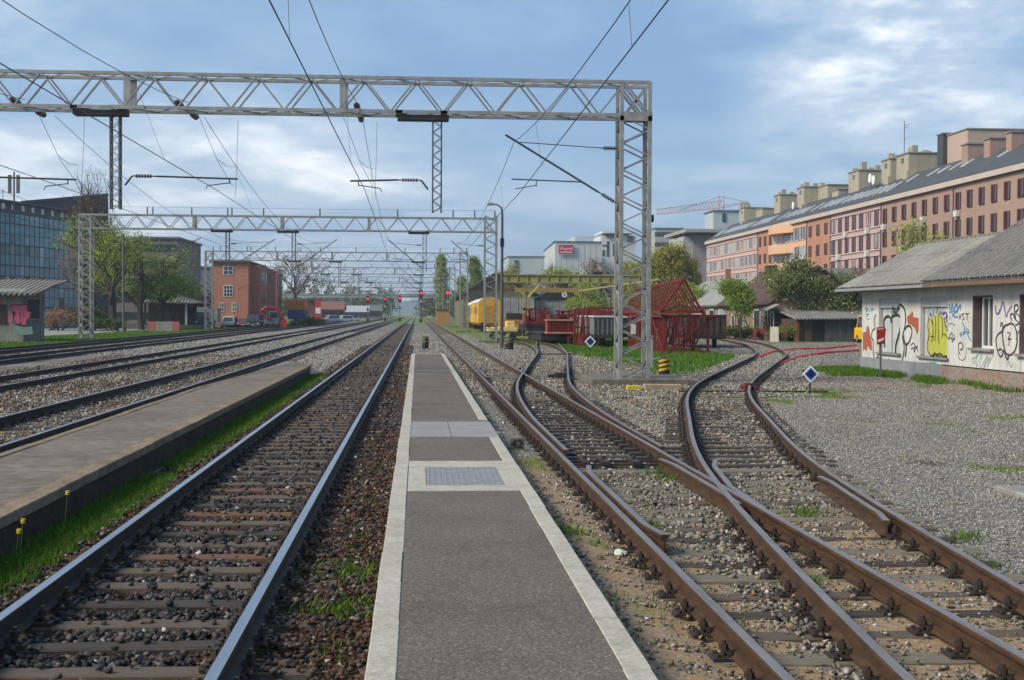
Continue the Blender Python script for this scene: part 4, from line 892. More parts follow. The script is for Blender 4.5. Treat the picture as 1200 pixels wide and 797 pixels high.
# red steel tag sign on a post in front of the white house
th = thing('red_sign', 'faded red sign on a thin post in front of the graffiti wall', 'sign', (16.2, 45.3, -.14)); m = MB(); m.tube([(16.2, 45.3, -.2), (16.17, 45.3, 1.3)], .035, 8); m.build('post', galv_d, th)
m = MB(); m.prism([(16.03, 1.03), (16.29, 1.06), (16.35, 1.58), (16.29, 1.65), (16.02, 1.64)], 'Y', 45.22, 45.26); pn = m.build('panel', mat('faded_red', (.42, .03, .025), .5, (.30, .02, .02), 6), th)
m = MB(); m.prism([(16.05, 1.12), (16.2, 1.16), (16.28, 1.24), (16.27, 1.28), (16.05, 1.2)], 'Y', 45.212, 45.219); m.prism([(16.05, 1.56), (16.26, 1.58), (16.26, 1.60), (16.05, 1.59)], 'Y', 45.212, 45.219); m.build('scratches', wht, pn)
# blocks and bits near the gantry foot
r = random.Random(3)
m = MB(); m.box(6.45, 7.5, 37.15, 37.5, -.15, .06); tag(m.build('timber_block', mat('pale_timber', (.40, .33, .22), .85, (.30, .24, .16), 3, grain=.25), bevel=.012), 'pale squared timber lying before the gantry footing', 'timber block')
m = MB(); m.box(5.95, 6.35, 37.2, 37.45, -.15, .02); tag(m.build('yellow_block', ylw, bevel=.012), 'small yellow block left of the pale timber at the gantry footing', 'block')
th = thing('kilometre_bar', 'short bar with a white middle lying on the gravel before the gantry', 'ground bar', (5.9, 33.4, -.14)); m = MB(); m.bar((5.2, 33.4, -.09), (6.4, 33.25, -.09), .09, .05); m.build('bar', iron, th); m = MB(); m.bar((5.5, 33.36, -.075), (6.1, 33.29, -.075), .1, .05); m.build('white_middle', mat('dirty_white', (.5, .44, .38), .8), th)
m = MB(); m.box(7.18, 9.4, 15.05, 16.0, -.2, -.06); tag(m.build('concrete_slab', conc, bevel=.015), 'flat grey concrete slab set in the gravel at the right edge', 'slab')
m = MB(); m.add([(1.74, 11.62, -.10), (1.85, 11.6, -.085), (1.88, 11.68, -.07), (1.77, 11.7, -.06), (1.80, 11.65, -.04)], [(0, 1, 2), (0, 2, 3), (0, 1, 4), (1, 2, 4), (2, 3, 4), (3, 0, 4)]); tag(m.build('paper_scrap', mat('litter', (.55, .65, .55), .7)), 'pale green paper scrap on the sandy strip beside the platform', 'litter')
# ================================================================ WHITE HOUSE WITH GRAFFITI (right)
HX = 17.6
def hp(px, py, X=HX): p = atX(px, py, X); return p.y, p.z
wallw = mat('white_render', (.60, .60, .585), .9, (.50, .49, .47), .8, grain=.08, bump=.15, bscale=30, streak=.14)
wallb = mat('aged_render', (.55, .53, .50), .9, (.45, .43, .40), 1.0, grain=.12, bump=.2, bscale=30, streak=.2)
plin = mat('grey_plinth', (.26, .27, .30), .9, (.20, .21, .23), 1.5, grain=.12, bump=.3); plin2 = mat('worn_brick_plinth', (.27, .19, .15), .95, (.25, .225, .195), 1.2, grain=.25, bump=.5)
corr = mat('corrugated_sheet', (.20, .195, .175), .85, (.27, .26, .235), .5, grain=.15); corr2 = mat('corrugated_sheet_dark', (.135, .135, .135), .85, (.19, .185, .18), .5, grain=.18)
def groove(m_, pitch, y0, k):   # colour bands that bring out the corrugation, darker line at each sheet lap
    t = m_.node_tree; b = t.nodes['Principled BSDF']; src = b.inputs['Base Color'].links[0].from_socket; co = N(t, 'ShaderNodeTexCoord'); s_ = N(t, 'ShaderNodeSeparateXYZ'); L(t, co.outputs['Object'], s_.inputs[0])
    sn = M_(t, 'SINE', M_(t, 'MULTIPLY', s_.outputs[1], 2*math.pi/pitch)); g1_ = ramp(t, M_(t, 'MULTIPLY_ADD', sn, .5, .5), [(.15, (k, k, k)), (.6, (1.1, 1.1, 1.1))])
    lap = M_(t, 'FRACT', M_(t, 'DIVIDE', s_.outputs[1], 1.14)); g2_ = ramp(t, lap, [(0, (.55, .55, .55)), (.06, (1, 1, 1))]); L(t, mix(t, 1.0, mix(t, 1.0, src, g1_, 'MULTIPLY'), g2_, 'MULTIPLY'), b.inputs['Base Color'])
groove(corr, .38, 0, .78); groove(corr2, .42, 0, .66)
timber = mat('brown_fascia', (.20, .13, .085), .85, (.13, .085, .06), 3, grain=.2, stretch=(1, .2, 4)); gutter = mat('grey_gutter', (.36, .38, .40), .5, (.28, .30, .31), 2, metal=.3)
dglass = mat('dark_glass', (.03, .035, .04), .08, (.05, .06, .07), .5, spec=.6, grain=0); curt = mat('window_grille', (.16, .18, .17), .4, (.09, .10, .10), 9); frw = mat('white_frame', (.60, .61, .62), .5, (.5, .5, .52), 3, grain=.05)
house = thing('white_house', 'low white house with graffiti walls and corrugated roof on the right', 'house', (HX, 37, -.14))
YF, YS1 = 51.4, 43.3   # far corner, change of roof
ops = []
def opening(pxa, pya, pxb, pyb): # left-top, right-bottom pixel of the opening -> y range, z range
    ya, zt = hp(pxa, pya); yb, zb = hp(pxb, pyb); return (min(ya, yb), max(ya, yb), zb, zt)
o1 = opening(1030, 350.5, 1054.5, 414.5); o2 = opening(1079, 348.5, 1110, 419.5); o3 = opening(1141, 346.5, 1163, 409)
o4 = (33.0, hp(1196, 345)[0], .95, o3[3])
ops = [o1, o2, o3, o4]
ys = sorted({22.0, YF, *[v for o in ops for v in o[:2]]}); m = MB(); m2 = MB()
for a, b_ in zip(ys[:-1], ys[1:]):
    op = [o for o in ops if abs(o[0]-a) < 1e-6 and abs(o[1]-b_) < 1e-6]; tgt = m
    if op:
        m.box(HX, HX+.3, a, b_, .42, op[0][2]); m.box(HX, HX+.3, a, b_, op[0][3], 3.25)
    else: m.box(HX, HX+.3, a, b_, .42, 3.25)
m.box(HX+.3, HX+5.3, YF-.3, YF, .42, 3.25)
m.prism([(HX+.0, 3.25), (HX+5.3, 3.25), (HX+2.7, 4.7)], 'Y', YF-.3, YF)
m.build('wall', wallw, house)
m = MB(); m.box(HX-.04, HX+.3, YS1, YF+.04, -.4, .42); m.box(HX+.3, HX+5.3, YF-.3, YF+.04, -.4, .42); m.build('plinth', plin, house); m = MB(); m.box(HX-.04, HX+.3, 22, YS1-.003, -.4, .38); m.build('plinth', plin2, house, label='worn brick plinth on the near half')
m = MB(); m.box(HX+.6, HX+.7, 22, YF-.5, 0, 3.2); m.build('back_partition', mat('room_dark', (.05, .05, .05), .9), house)
# roofs
def roofsheet(par, y0, y1, xe, ze, xr_, zr, mt, th_=.07, pitch=.19, amp=.028):
    nn = Vector((-(zr-ze)*(1 if xr_ > xe else -1), 0, abs(xr_-xe))).normalized(); n = int((y1-y0)/pitch*6); m = MB(); rows = 3
    for j in range(rows):
        a = Vector((xe, 0, ze)).lerp(Vector((xr_, 0, zr)), j/rows); b_ = Vector((xe, 0, ze)).lerp(Vector((xr_, 0, zr)), (j+1)/rows+.01); vs = []
        for i in range(n+1):
            yy = y0+(y1-y0)*i/n; h_ = amp*math.sin(2*math.pi*(yy-y0)/pitch)
            vs += [tuple(a+nn*(h_+.028)+Vector((0, yy, 0))), tuple(b_+nn*(h_+.004)+Vector((0, yy, 0)))]
        m.add(vs, [(2*i, 2*i+1, 2*i+3, 2*i+2) for i in range(n)])
    m.slab([(xe+.02, y0+.02, ze-.03), (xr_, y0+.02, zr-.03), (xr_, y1-.02, zr-.03), (xe+.02, y1-.02, ze-.03)], .04, nrm=nn)
    return m.build('roof', mt, par)
ef = hp(1090, 328.5, 16.9); 
roofsheet(house, YS1, 52.6, 16.95, 3.13, 20.3, 4.93, corr); roofsheet(house, YS1, 52.6, 23.7, 3.13, 20.303, 4.93, corr)
roofsheet(house, 22, YS1+.25, 16.9, 3.2, 21.6, 6.0, corr2, .09, .21, .034); m = MB(); m.box(16.98, 17.02, YS1+.3, 52.5, 2.99, 3.06); m.box(16.86, 17.0, YS1, 52.6, 3.0, 3.10); m.build('gutter', gutter, house)
m = MB()
m.box(16.93, 16.99, 22, YS1+.25, 3.0, 3.13); m.build('fascia', timber, house)
m = MB()
for i in range(52): m.box(20.2, 20.42, YS1+.1+i*.18, YS1+.2+i*.18, 4.9, 5.0)
m.build('ridge_cap', corr, house)
m = MB(); 
for i in range(14): m.bar((HX, 23+i*1.5, 3.13), (16.95, 23+i*1.5, 3.10), .07, .09)
m.build('rafter_ends', timber, house)
lin = mat('shutter_white', (.50, .52, .53), .7, (.42, .43, .44), 2, grain=.06, streak=.15)
for o, sl in ((o1, True), (o2, True)):
    w_ = None; m = MB(); m.box(HX+.13, HX+.17, o[0], o[1], o[2], o[3]); w_ = m.build('window', lin, house, label='boarded window with white shutters')
    m = MB(); d = (o[1]-o[0]); m.box(HX+.05, HX+.13, o[0], o[1], o[3]-.34, o[3]); m.build('shutter_box', lin, w_)
    m = MB(); mid = (o[0]+o[1])/2
    for yy in (o[0]+.02, mid, o[1]-.06): m.box(HX+.105, HX+.13, yy-.02, yy+.03, o[2], o[3]-.34)
    m.build('shutter_frame', mat('shutter_edge', (.28, .29, .30), .7), w_); m = MB(); m.box(HX-.10, HX+.13, o[0]-.15, o[1]+.12, o[2]-.07, o[2]); m.build('sill', conc, w_)
for o in (o3, o4):
    m = MB(); m.box(HX+.2, HX+.22, o[0]+.05, o[1]-.05, o[2], o[3]); w_ = m.build('window', dglass, house, label='open window with dark glass and white frame')
    m = MB(); mid = (o[0]+o[1])/2-.1
    for yy in (o[0]+.05, mid, o[1]-.38): m.box(HX+.14, HX+.2, yy-.04, yy+.04, o[2], o[3])
    m.box(HX+.145, HX+.195, o[0]+.01, o[1]-.34, o[2], o[2]+.08); m.box(HX+.145, HX+.195, o[0]+.01, o[1]-.34, o[3]-.1, o[3]-.02); m.build('frame', frw, w_)
    m = MB(); m.box(HX-.03, HX+.28, o[1]-.05, o[1]+.001, o[2], o[3]-.002); m.box(HX+.001, HX+.28, o[0]+.001, o[1]-.05, o[3]-.06, o[3]-.003); m.build('reveal', mat('purple_grey_reveal', (.15, .11, .12), .8), w_)
    m = MB(); m.box(HX-.12, HX+.2, o[0]-.12, o[1]+.12, o[2]-.08, o[2]-.002); m.build('sill', conc, w_)
    m = MB()
    for k in range(1, 7): m.box(HX+.15, HX+.16, o[0]+.06+k*(o[1]-o[0]-.4)/7, o[0]+.075+k*(o[1]-o[0]-.4)/7, o[2]+.1, o[3]-.1)
    m.build('grille', curt, w_)
# --- graffiti, painted on the wall: thin ribbons and patches of paint lying on the render
def gz_(cx_, cy_): return hp(1000+cx_/5.695, 330+cy_/5.695)   # coordinates of the enlarged view of the wall
def paint(col): return mat('spray_%02x%02x%02x' % tuple(int(c*255) for c in col), col, .7, tuple(c*.85 for c in col), 6, grain=.08)
lvl = [0]
def inset(y, z):
    for o in (o1, o2):
        if o[0] < y < o[1] and o[2] < z < o[3]: return .103 if z < o[3]-.34 else .048
    return 0.0
def stroke(pts, w_, col, par=None, closed=False, name='graffiti'):
    P = [Vector((0, *gz_(*p))) for p in pts]
    if closed: P.append(P[0])
    # smooth with Catmull-Rom
    Q = []
    for i in range(len(P)-1):
        a, b, c, d = P[max(i-1, 0)], P[i], P[i+1], P[min(i+2, len(P)-1)]
        for k in range(6):
            t_ = k/6; Q.append(.5*((2*b)+(c-a)*t_+(2*a-5*b+4*c-d)*t_*t_+(3*b-a-3*c+d)*t_**3))
    Q.append(P[-1]); lvl[0] = (lvl[0]+1) % 40; x = HX-.004-.0006*lvl[0]; m = MB(); n = len(Q)
    for i in range(n-1):
        a, b = Q[i], Q[i+1]; da = (Q[min(i+1, n-1)]-Q[max(i-1, 0)]).normalized(); db = (Q[min(i+2, n-1)]-Q[i]).normalized()
        na = Vector((0, -da.z, da.y))*w_/2; nb_ = Vector((0, -db.z, db.y))*w_/2; xx = x+inset((a.y+b.y)/2, (a.z+b.z)/2)
        m.quad((xx, a.y-na.y, a.z-na.z), (xx, a.y+na.y, a.z+na.z), (xx, b.y+nb_.y, b.z+nb_.z), (xx, b.y-nb_.y, b.z-nb_.z))
    return m
def patch(pts, x=None):
    P = [gz_(*p) for p in pts]; lvl[0] = (lvl[0]+1) % 40; cy_ = sum(p[0] for p in P)/len(P); cz_ = sum(p[1] for p in P)/len(P)
    xx = HX-.002-.0003*lvl[0]+inset(cy_, cz_); m = MB(); m.add([(xx, *p) for p in P], [tuple(range(len(P)))]); return m
K = (.02, .03, .03); OR = (.36, .10, .05); YE = (.44, .47, .08); BL = (.10, .25, .46); PU = (.15, .10, .32); TE = (.06, .38, .36); TD = (.22, .36, .34)
def g_(ms, col, lab):
    mm = MB()
    for x_ in ms: mm.add(x_.v, x_.f)
    mm.build('graffiti', paint(col), house, label=lab)
OS_ = ([patch([(64, 340), (85, 335), (92, 295), (104, 300), (112, 350), (122, 400), (126, 465), (112, 455), (98, 430), (86, 465), (74, 450), (64, 470)]), patch([(358, 235), (385, 215), (392, 195), (402, 215), (398, 235), (436, 245), (436, 330), (425, 355), (410, 310), (385, 290), (362, 280)])])
g_(OS_[:1], OR, 'orange brown shape at the house corner'); g_(OS_[1:], OR, 'orange brown shape between the boarded windows')
g_([stroke([(150, 220), (140, 260), (145, 310), (128, 330), (122, 370), (135, 400), (132, 450), (140, 510), (155, 545)], .07, K), stroke([(190, 440), (188, 330), (186, 260), (205, 232), (228, 240), (236, 275), (240, 235), (275, 222), (298, 245), (296, 300), (280, 370), (265, 420), (262, 478)], .085, K),
    stroke([(252, 215), (250, 185), (258, 170), (262, 210), (285, 175), (308, 150)], .06, K), stroke([(308, 150), (340, 180), (350, 240), (345, 300), (330, 370), (340, 430), (335, 490), (320, 550)], .09, K), stroke([(345, 320), (365, 295), (388, 310), (390, 350), (375, 400), (350, 420), (335, 360)], .085, K), stroke([(355, 410), (352, 470), (345, 500)], .11, K), stroke([(150, 525), (165, 510), (175, 530), (185, 510), (190, 530)], .13, K), stroke([(232, 515), (242, 540)], .1, K),
    stroke([(383, 430), (400, 410), (412, 430), (405, 470), (425, 440), (432, 470)], .035, K), stroke([(385, 450), (430, 430)], .035, K), stroke([(636, 390), (650, 350), (662, 345), (660, 400), (676, 380), (672, 350)], .03, K), stroke([(634, 375), (680, 385)], .03, K)], K, 'large black outlined bubble letters')
BS_ = ([stroke([(715, 490), (703, 450), (705, 415), (722, 408), (735, 430), (722, 455), (712, 450)], .04, K), stroke([(700, 470), (706, 510), (730, 525), (752, 500), (757, 440)], .02, K), stroke([(708, 215), (712, 250), (722, 215)], .03, K), stroke([(745, 210), (728, 225), (742, 245), (728, 258)], .03, K), stroke([(750, 215), (775, 213)], .03, K), stroke([(762, 215), (760, 258)], .03, K), stroke([(772, 265), (773, 270)], .04, K),
    stroke([(985, 300), (990, 275), (1000, 290), (995, 330), (970, 350), (955, 385), (960, 440), (975, 490), (990, 500), (1000, 470), (985, 450), (970, 460)], .05, K), stroke([(1040, 285), (1010, 300), (998, 350), (1005, 420), (1020, 475), (1050, 490), (1080, 460), (1095, 400), (1090, 330), (1070, 285), (1040, 280)], .055, K), stroke([(1030, 340), (1050, 345), (1035, 385), (1058, 380)], .03, K), stroke([(1045, 375), (1040, 430)], .03, K), stroke([(1085, 250), (1078, 170), (1098, 155), (1102, 185), (1088, 205), (1115, 235)], .045, K), stroke([(1060, 260), (1050, 225), (1070, 215), (1082, 250), (1108, 275), (1085, 290)], .04, K), stroke([(1005, 455), (1030, 520), (1040, 480)], .06, K), stroke([(1090, 390), (1105, 330), (1118, 385)], .03, K)])
g_(BS_[:2], (.05, .05, .055), 'black looped letter beside the open window'); g_(BS_[2:7], (.05, .05, .055), 'small black letters above the blue tag'); g_(BS_[7:], (.05, .05, .055), 'round black outlined piece right of the open window')
g_([patch([(480, 470), (478, 390), (484, 300), (484, 245), (497, 240), (510, 290), (512, 245), (525, 232), (538, 215), (552, 205), (566, 240), (585, 228), (592, 290), (612, 350), (617, 420), (612, 490), (590, 500), (570, 480), (555, 500), (535, 478), (515, 495), (495, 490)])], YE, 'yellow green bubble letters on the second boarded window')
g_([stroke([(488, 235), (482, 300), (490, 350), (478, 420), (485, 470), (510, 495), (528, 475), (545, 500), (560, 478), (580, 500), (605, 495)], .045, K), stroke([(510, 240), (516, 320), (512, 370)], .03, K), stroke([(530, 230), (534, 300), (528, 400)], .03, K), stroke([(556, 210), (550, 300), (556, 420)], .03, K), stroke([(575, 235), (580, 300), (575, 380)], .03, K), stroke([(500, 370), (520, 365), (505, 400)], .03, K), stroke([(580, 350), (600, 355), (612, 380)], .03, K), stroke([(545, 480), (550, 490)], .07, K), stroke([(570, 485), (575, 492)], .07, K)], (.03, .035, .01), 'black outlines of the yellow letters')
g_([stroke([(488, 225), (495, 210), (500, 235)], .05, PU), stroke([(512, 185), (516, 230)], .04, PU), stroke([(560, 200), (575, 215), (590, 205), (606, 225), (598, 240), (608, 280)], .07, PU), stroke([(600, 290), (585, 320)], .05, PU), stroke([(632, 330), (634, 290), (655, 280), (682, 295)], .03, PU), stroke([(640, 260), (645, 235), (655, 250)], .02, PU), stroke([(950, 160), (952, 205), (968, 215), (978, 185)], .07, PU), stroke([(975, 215), (985, 180), (1000, 135), (1012, 190), (1022, 235), (1035, 200), (1058, 162)], .06, PU)], PU, 'violet scrawls round the windows')
g_([stroke([(78, 185), (90, 175), (86, 205), (100, 180), (108, 200), (120, 175), (125, 205)], .04, BL), stroke([(120, 185), (145, 185)], .03, BL), stroke([(133, 172), (132, 198)], .03, BL), stroke([(82, 220), (108, 215), (92, 235), (98, 255), (110, 245)], .03, BL), stroke([(637, 150), (650, 190), (662, 150), (668, 190), (690, 150), (697, 185), (715, 155), (714, 190)], .07, BL), stroke([(640, 205), (700, 195), (660, 225), (700, 235)], .05, BL), stroke([(668, 232), (690, 240)], .05, BL), stroke([(728, 270), (745, 310), (735, 350), (760, 330), (770, 365), (785, 395)], .05, BL), stroke([(710, 352), (730, 352)], .05, BL), stroke([(720, 335), (718, 370)], .05, BL), stroke([(755, 310), (775, 330), (760, 350)], .04, BL)], BL, 'blue tags')
g_([stroke([(478, 565), (484, 545), (550, 542), (556, 572), (478, 568)], .035, TE), stroke([(498, 548), (496, 568)], .03, TE), stroke([(515, 548), (520, 570)], .03, TE), stroke([(535, 548), (530, 570)], .03, TE), stroke([(478, 570), (556, 575)], .03, TE)], TE, 'small turquoise tag below the second window')
g_([stroke([(800, 500), (808, 550), (830, 485), (822, 570), (860, 480), (845, 580), (900, 490), (870, 580), (915, 500), (895, 570), (938, 480)], .02, TD), stroke([(795, 520), (860, 470)], .02, TD), stroke([(1030, 560), (1040, 530), (1055, 570), (1070, 545)], .02, TD), stroke([(1120, 490), (1118, 600)], .02, TD)], TD, 'pale green scribble under the open window')
rh = thing('rear_house', 'grey green house wall with dark windows behind the timber shed', 'house', (38, 118, -.1)); m = MB(); m.box(37.3, 44, 118, 124, -.1, 4.1); m.build('wall', mat('grey_blue_wall', (.20, .24, .26), .85), rh)
m = MB(); m.slab([(36.6, 117, 4.1), (45, 117, 4.1), (45, 125, 6.6), (36.6, 125, 6.6)], .15); m.build('roof', mat('grey_slate', (.17, .175, .18), .85), rh)
for k in range(2): m = MB(); m.box(37.8+k*1.9, 39.2+k*1.9, 117.95, 118.02, 2.9, 3.8); m.build('window', dglass, rh)

# ================================================================ LEFT GRAFFITI HUT
hut = thing('hut', 'small grey concrete hut with pink graffiti and a corrugated roof at the left edge', 'hut', (-26.2, 90, -.1)); hx = -26.15
cw = mat('hut_concrete', (.30, .29, .265), .92, (.20, .195, .175), 1.4, grain=.18, bump=.4, streak=.3)
m = MB(); m.prism([(90, -.3), (90, 3.35), (95, 4.15), (95, -.3)], 'X', -36, hx); m.build('wall', cw, hut)
tr_ = tiled('hut_corrugated', (.20, .185, .165), (.14, .13, .12), .35, 'X', .9, .08, streak=.0)
m = MB(); m.slab([(-36.3, 89.3, 3.22), (hx+.95, 89.3, 3.22), (hx+1.5, 95.6, 4.28), (-36.3, 95.6, 4.28)], .14); m.build('roof', tr_, hut)
m = MB(); m.box(hx+.003, hx+.05, 90.6, 93.6, 1.55, 2.85); w_ = m.build('window', mat('rusty_mesh', (.035, .022, .02), .8, (.07, .045, .035), 12), hut); m = MB()
for a, b_, c_, d_ in ((90.4, 90.6, 1.4, 3.0), (93.6, 93.8, 1.4, 3.0), (90.6, 93.6, 2.85, 3.0), (90.6, 93.6, 1.4, 1.55)): m.box(hx+.004, hx+.1, a, b_, c_, d_)
m.build('frame', conc, w_)
m = MB()
for k in range(7): m.box(hx+.004, hx+.06, 90.2+k*.62, 90.2+k*.62+.45, -.1, 1.3+.05*(k % 2))
m.build('side_boards', mat('grey_boards', (.30, .285, .27), .9, (.22, .21, .20), 2, grain=.2), hut)
m = MB(); p = atY(-10, 357, 89.99); q = atY(8, 380, 89.99); m.box(-31.5, q.x, 89.94, 90-.003, q.z, p.z); m.build('door', mat('dark_door', (.05, .035, .04), .8), hut)
gp = lambda px, py, k=0: (lambda v: (v.x, 89.99-.006*k, v.z))(atY(px, py, 89.99))
def gpatch(pts, col, lab, k):
    m = MB(); P = [gp(0+a/7.967, 310+b_/7.967, k) for a, b_ in pts]; m.add(P, [tuple(range(len(P)))]); m.build('graffiti', paint(col), hut, label=lab)
gpatch([(95, 372), (262, 372), (280, 410), (308, 455), (290, 500), (262, 520), (268, 560), (230, 582), (180, 572), (140, 560), (120, 500), (105, 440)], (.03, .02, .025), 'black shadow of the pink letters', 1)
gpatch([(100, 380), (250, 378), (255, 430), (285, 450), (270, 500), (250, 510), (240, 565), (200, 560), (195, 520), (180, 555), (145, 545), (130, 500), (150, 450), (110, 435)], (.52, .09, .17), 'pink block letters', 2)
gpatch([(180, 440), (190, 520), (196, 520), (190, 440)], (.10, .02, .04), 'dark gap between letters', 3); gpatch([(215, 440), (222, 500), (228, 500), (222, 440)], (.10, .02, .04), 'dark gap in the letters', 3)
gpatch([(78, 455), (120, 460), (122, 540), (85, 550), (70, 500)], (.45, .12, .2), 'small pink letter', 2); gpatch([(0, 340), (25, 335), (45, 355), (40, 375), (0, 378)], (.45, .10, .05), 'orange red patch over the door', 1)
gpatch([(130, 570), (200, 585), (300, 580), (310, 650), (200, 660), (140, 640)], (.16, .25, .23), 'pale green smear', 1)
fn = thing('plank_fence', 'short grey plank fence in front of the graffiti hut', 'fence', (-24.3, 77, -.1)); r = random.Random(9)
for k in range(14):
    x0 = -26.6+k*.21; m = MB(); h_ = 1.15+r.uniform(-.15, .12)
    m.box(x0, x0+.17, 77+r.uniform(0, .05), 77.09, -.2, h_); m.build('plank', mat(r.choice(['plank_a', 'plank_b', 'plank_c']), r.choice([(.22, .22, .22), (.17, .17, .18), (.27, .26, .25)]), .9, (.10, .12, .13), 3, grain=.3), fn)
p = atZ(65, 380, -.05); m = MB(); rr = np.random.default_rng(4)
vv = IV*(1+rr.uniform(-.25, .25, (12, 1)))*np.array([.9, .6, .75])*1.0; m.add([(p.x+a, p.y-12+b_, .3+c_) for a, b_, c_ in vv], [tuple(f) for f in IF]); tag(m.build('white_sack', mat('sack_white', (.7, .7, .7), .8)), 'crumpled white sack lying right of the graffiti hut', 'sack')

# ================================================================ GLASS OFFICE BUILDING (far left)
gb = thing('glass_office', 'curved blue green glass office building behind the hut at the far left', 'office building', (-60, 190, 0))
gl = mat('curtain_glass', (.10, .26, .30), .3, (.19, .38, .42), .12, spec=.4, grain=.04); gl2_ = mat('curtain_glass_dark', (.05, .12, .15), .12, (.04, .08, .10), .2, spec=.7, grain=.0); gl3 = mat('curtain_glass_pale', (.36, .50, .55), .3, (.13, .23, .27), .3, spec=.6, grain=.0)
mul = mat('mullion', (.06, .09, .10), .5); pts = []
for px in np.linspace(-45, 98, 26):
    t_ = (px+45)/143; Yc = 160+27*t_**1.5; pts.append(atY(px, 369-(0), Yc))
H = [atY(px, 246+max(0, (px+45)/143)**1.3*13-2, p_.y).z for px, p_ in zip(np.linspace(-45, 98, 26), pts)]
ZT = 14.1; rows = 11; r = random.Random(8)
mg = MB(); mm = MB(); gp_ = []
for i in range(25):
    a, b_ = pts[i], pts[i+1]
    for j in range(rows):
        z0, z1 = ZT*j/rows, ZT*(j+1)/rows; d = (b_-a); d.z = 0
        for k in range(1):
            p = a; q = a+d; mg.cur = r.choices([0, 1, 2], [10, 2.2 if j % 3 == 1 else .4, 2.2 if i > 13 else .8])[0]; tz = r.uniform(-.02, .02)
            mg.quad((p.x, p.y, z0), (q.x, q.y+tz, z0), (q.x, q.y+tz, z1), (p.x, p.y, z1))
            mm.bar((p.x, p.y-.06, z0), (p.x, p.y-.06, z1), .07, .1)
        mm.bar((a.x, a.y-.07, z1), (b_.x, b_.y-.07, z1), .12 if j % 2 else .07)
mg.build('glass_facade', [gl, gl2_, gl3], gb); mm.build('mullions', mul, gb)
m = MB(); 
for i in range(25):
    a, b_ = pts[i], pts[i+1]; m.box(min(a.x, b_.x), max(a.x, b_.x), max(a.y, b_.y)+.6, max(a.y, b_.y)+20, 0, ZT-.1)
m.build('core', mat('dark_core', (.05, .06, .07), .8), gb)
for i in range(0, 25, 2):
    a, b_ = pts[i], pts[i+1]; c_ = (a+b_)/2
    m = MB(); d = (b_-a).normalized(); q1, q2 = c_-d*.3, c_+d*.3; m.bar((q1.x, q1.y-.1, ZT+.75), (q2.x, q2.y-.1, ZT+.75), .3, .7); m.build('clerestory_light', mat('clerestory_white', (.85, .87, .9), .4), gb)
m = MB()
for i in range(25): a, b_ = pts[i], pts[i+1]; m.bar((a.x, a.y-.2, ZT+1.38), (b_.x, b_.y-.2, ZT+1.38), 1.2, .2); m.bar((a.x, a.y+.3, ZT+.65), (b_.x, b_.y+.3, ZT+.65), .3, 1.3)
m.build('roof_edge', mat('roof_edge', (.10, .11, .12), .6), gb)
m = MB(); p = atY(16.5, 236, 166); m.tube([(p.x, 166, ZT), (p.x, 166, p.z+3.6)], .12, 6)
for s in (-1, 1): m.box(p.x+s*.5-.18, p.x+s*.5+.18, 165.8, 166.1, p.z+1.0, p.z+3.2)
m.build('antenna', galv_d, gb)
m = MB(); p = atY(3.5, 236, 175); m.tube([(p.x, 175, ZT), (p.x, 175, p.z+1.6)], .04, 5); m.bar((p.x-.4, 175, p.z+1.2), (p.x+.4, 175, p.z+1.2), .05); m.build('antenna', galv_d, gb)
wg = thing('slab_building', 'dark brown wedge shaped office wing rising behind the glass building', 'office building', (-55, 225, 0)); A = atY(25, 237, 196); B = atY(127, 228, 205); Cc_ = atY(127, 300, 230)
m = MB(); m.add([(A.x, A.y, 0), (B.x, B.y, 0), (B.x, B.y, B.z), (A.x, A.y, A.z), (A.x, A.y+30, 0), (B.x*1.16-1, B.y+30, 0), (B.x*1.16-1, B.y+30, B.z), (A.x, A.y+30, A.z)], [(0, 1, 2, 3), (5, 4, 7, 6), (1, 5, 6, 2), (4, 0, 3, 7), (3, 2, 6, 7)])
m.build('wall', mat('dark_cladding', (.045, .05, .06), .6, (.09, .075, .065), .1, grain=.1), wg)
m = MB(); m.bar((A.x, A.y-.15, A.z), (B.x, B.y-.15, B.z), .3, .35); m.build('roof_edge', mul, wg)
def block(name, label, cat, pxl, pxr, pyt, Y, depth, wm, roofh=0, rowspec=None, glassm=None, wpx=None, side='R'):
    a = atY(pxl, pyt, Y); b_ = atY(pxr, pyt, Y); th = thing(name, label, cat, ((a.x+b_.x)/2, Y, 0)); m = MB(); m.box(a.x, b_.x, Y, Y+depth, -.2, a.z); m.build('wall', wm, th)
    m = MB(); m.box(a.x-.3, b_.x+.3, Y-.3, Y+depth+.3, a.z, a.z+.35); m.build('roof', mat('flat_roof', (.20, .20, .20), .8), th)
    if rowspec:
        nx_, nz_, ww, hh = rowspec; z = a.z-hh*.8
        for j in range(nz_):
            for i in range(nx_):
                xc = a.x+(b_.x-a.x)*(i+.5)/nx_; zc = a.z-(a.z)*(j+.55)/nz_; m = MB(); m.box(xc-ww/2, xc+ww/2, Y-.05, Y+.05, zc-hh/2, zc+hh/2); m.build('window', glassm or dglass, th)
    return th
concb = mat('panel_concrete', (.22, .19, .165), .9, (.17, .15, .13), .4, grain=.12, streak=.1)
block('concrete_block', 'brown concrete block standing behind the big green tree on the left', 'building', 100, 208.5, 279, 240, 25, concb, rowspec=(10, 5, 1.5, 1.3))
block('grey_block', 'plain grey block between the big left tree and the brick building', 'building', 220, 250, 313.5, 290, 20, mat('slate_wall', (.13, .14, .18), .85, (.11, .12, .155), .3, grain=.06))
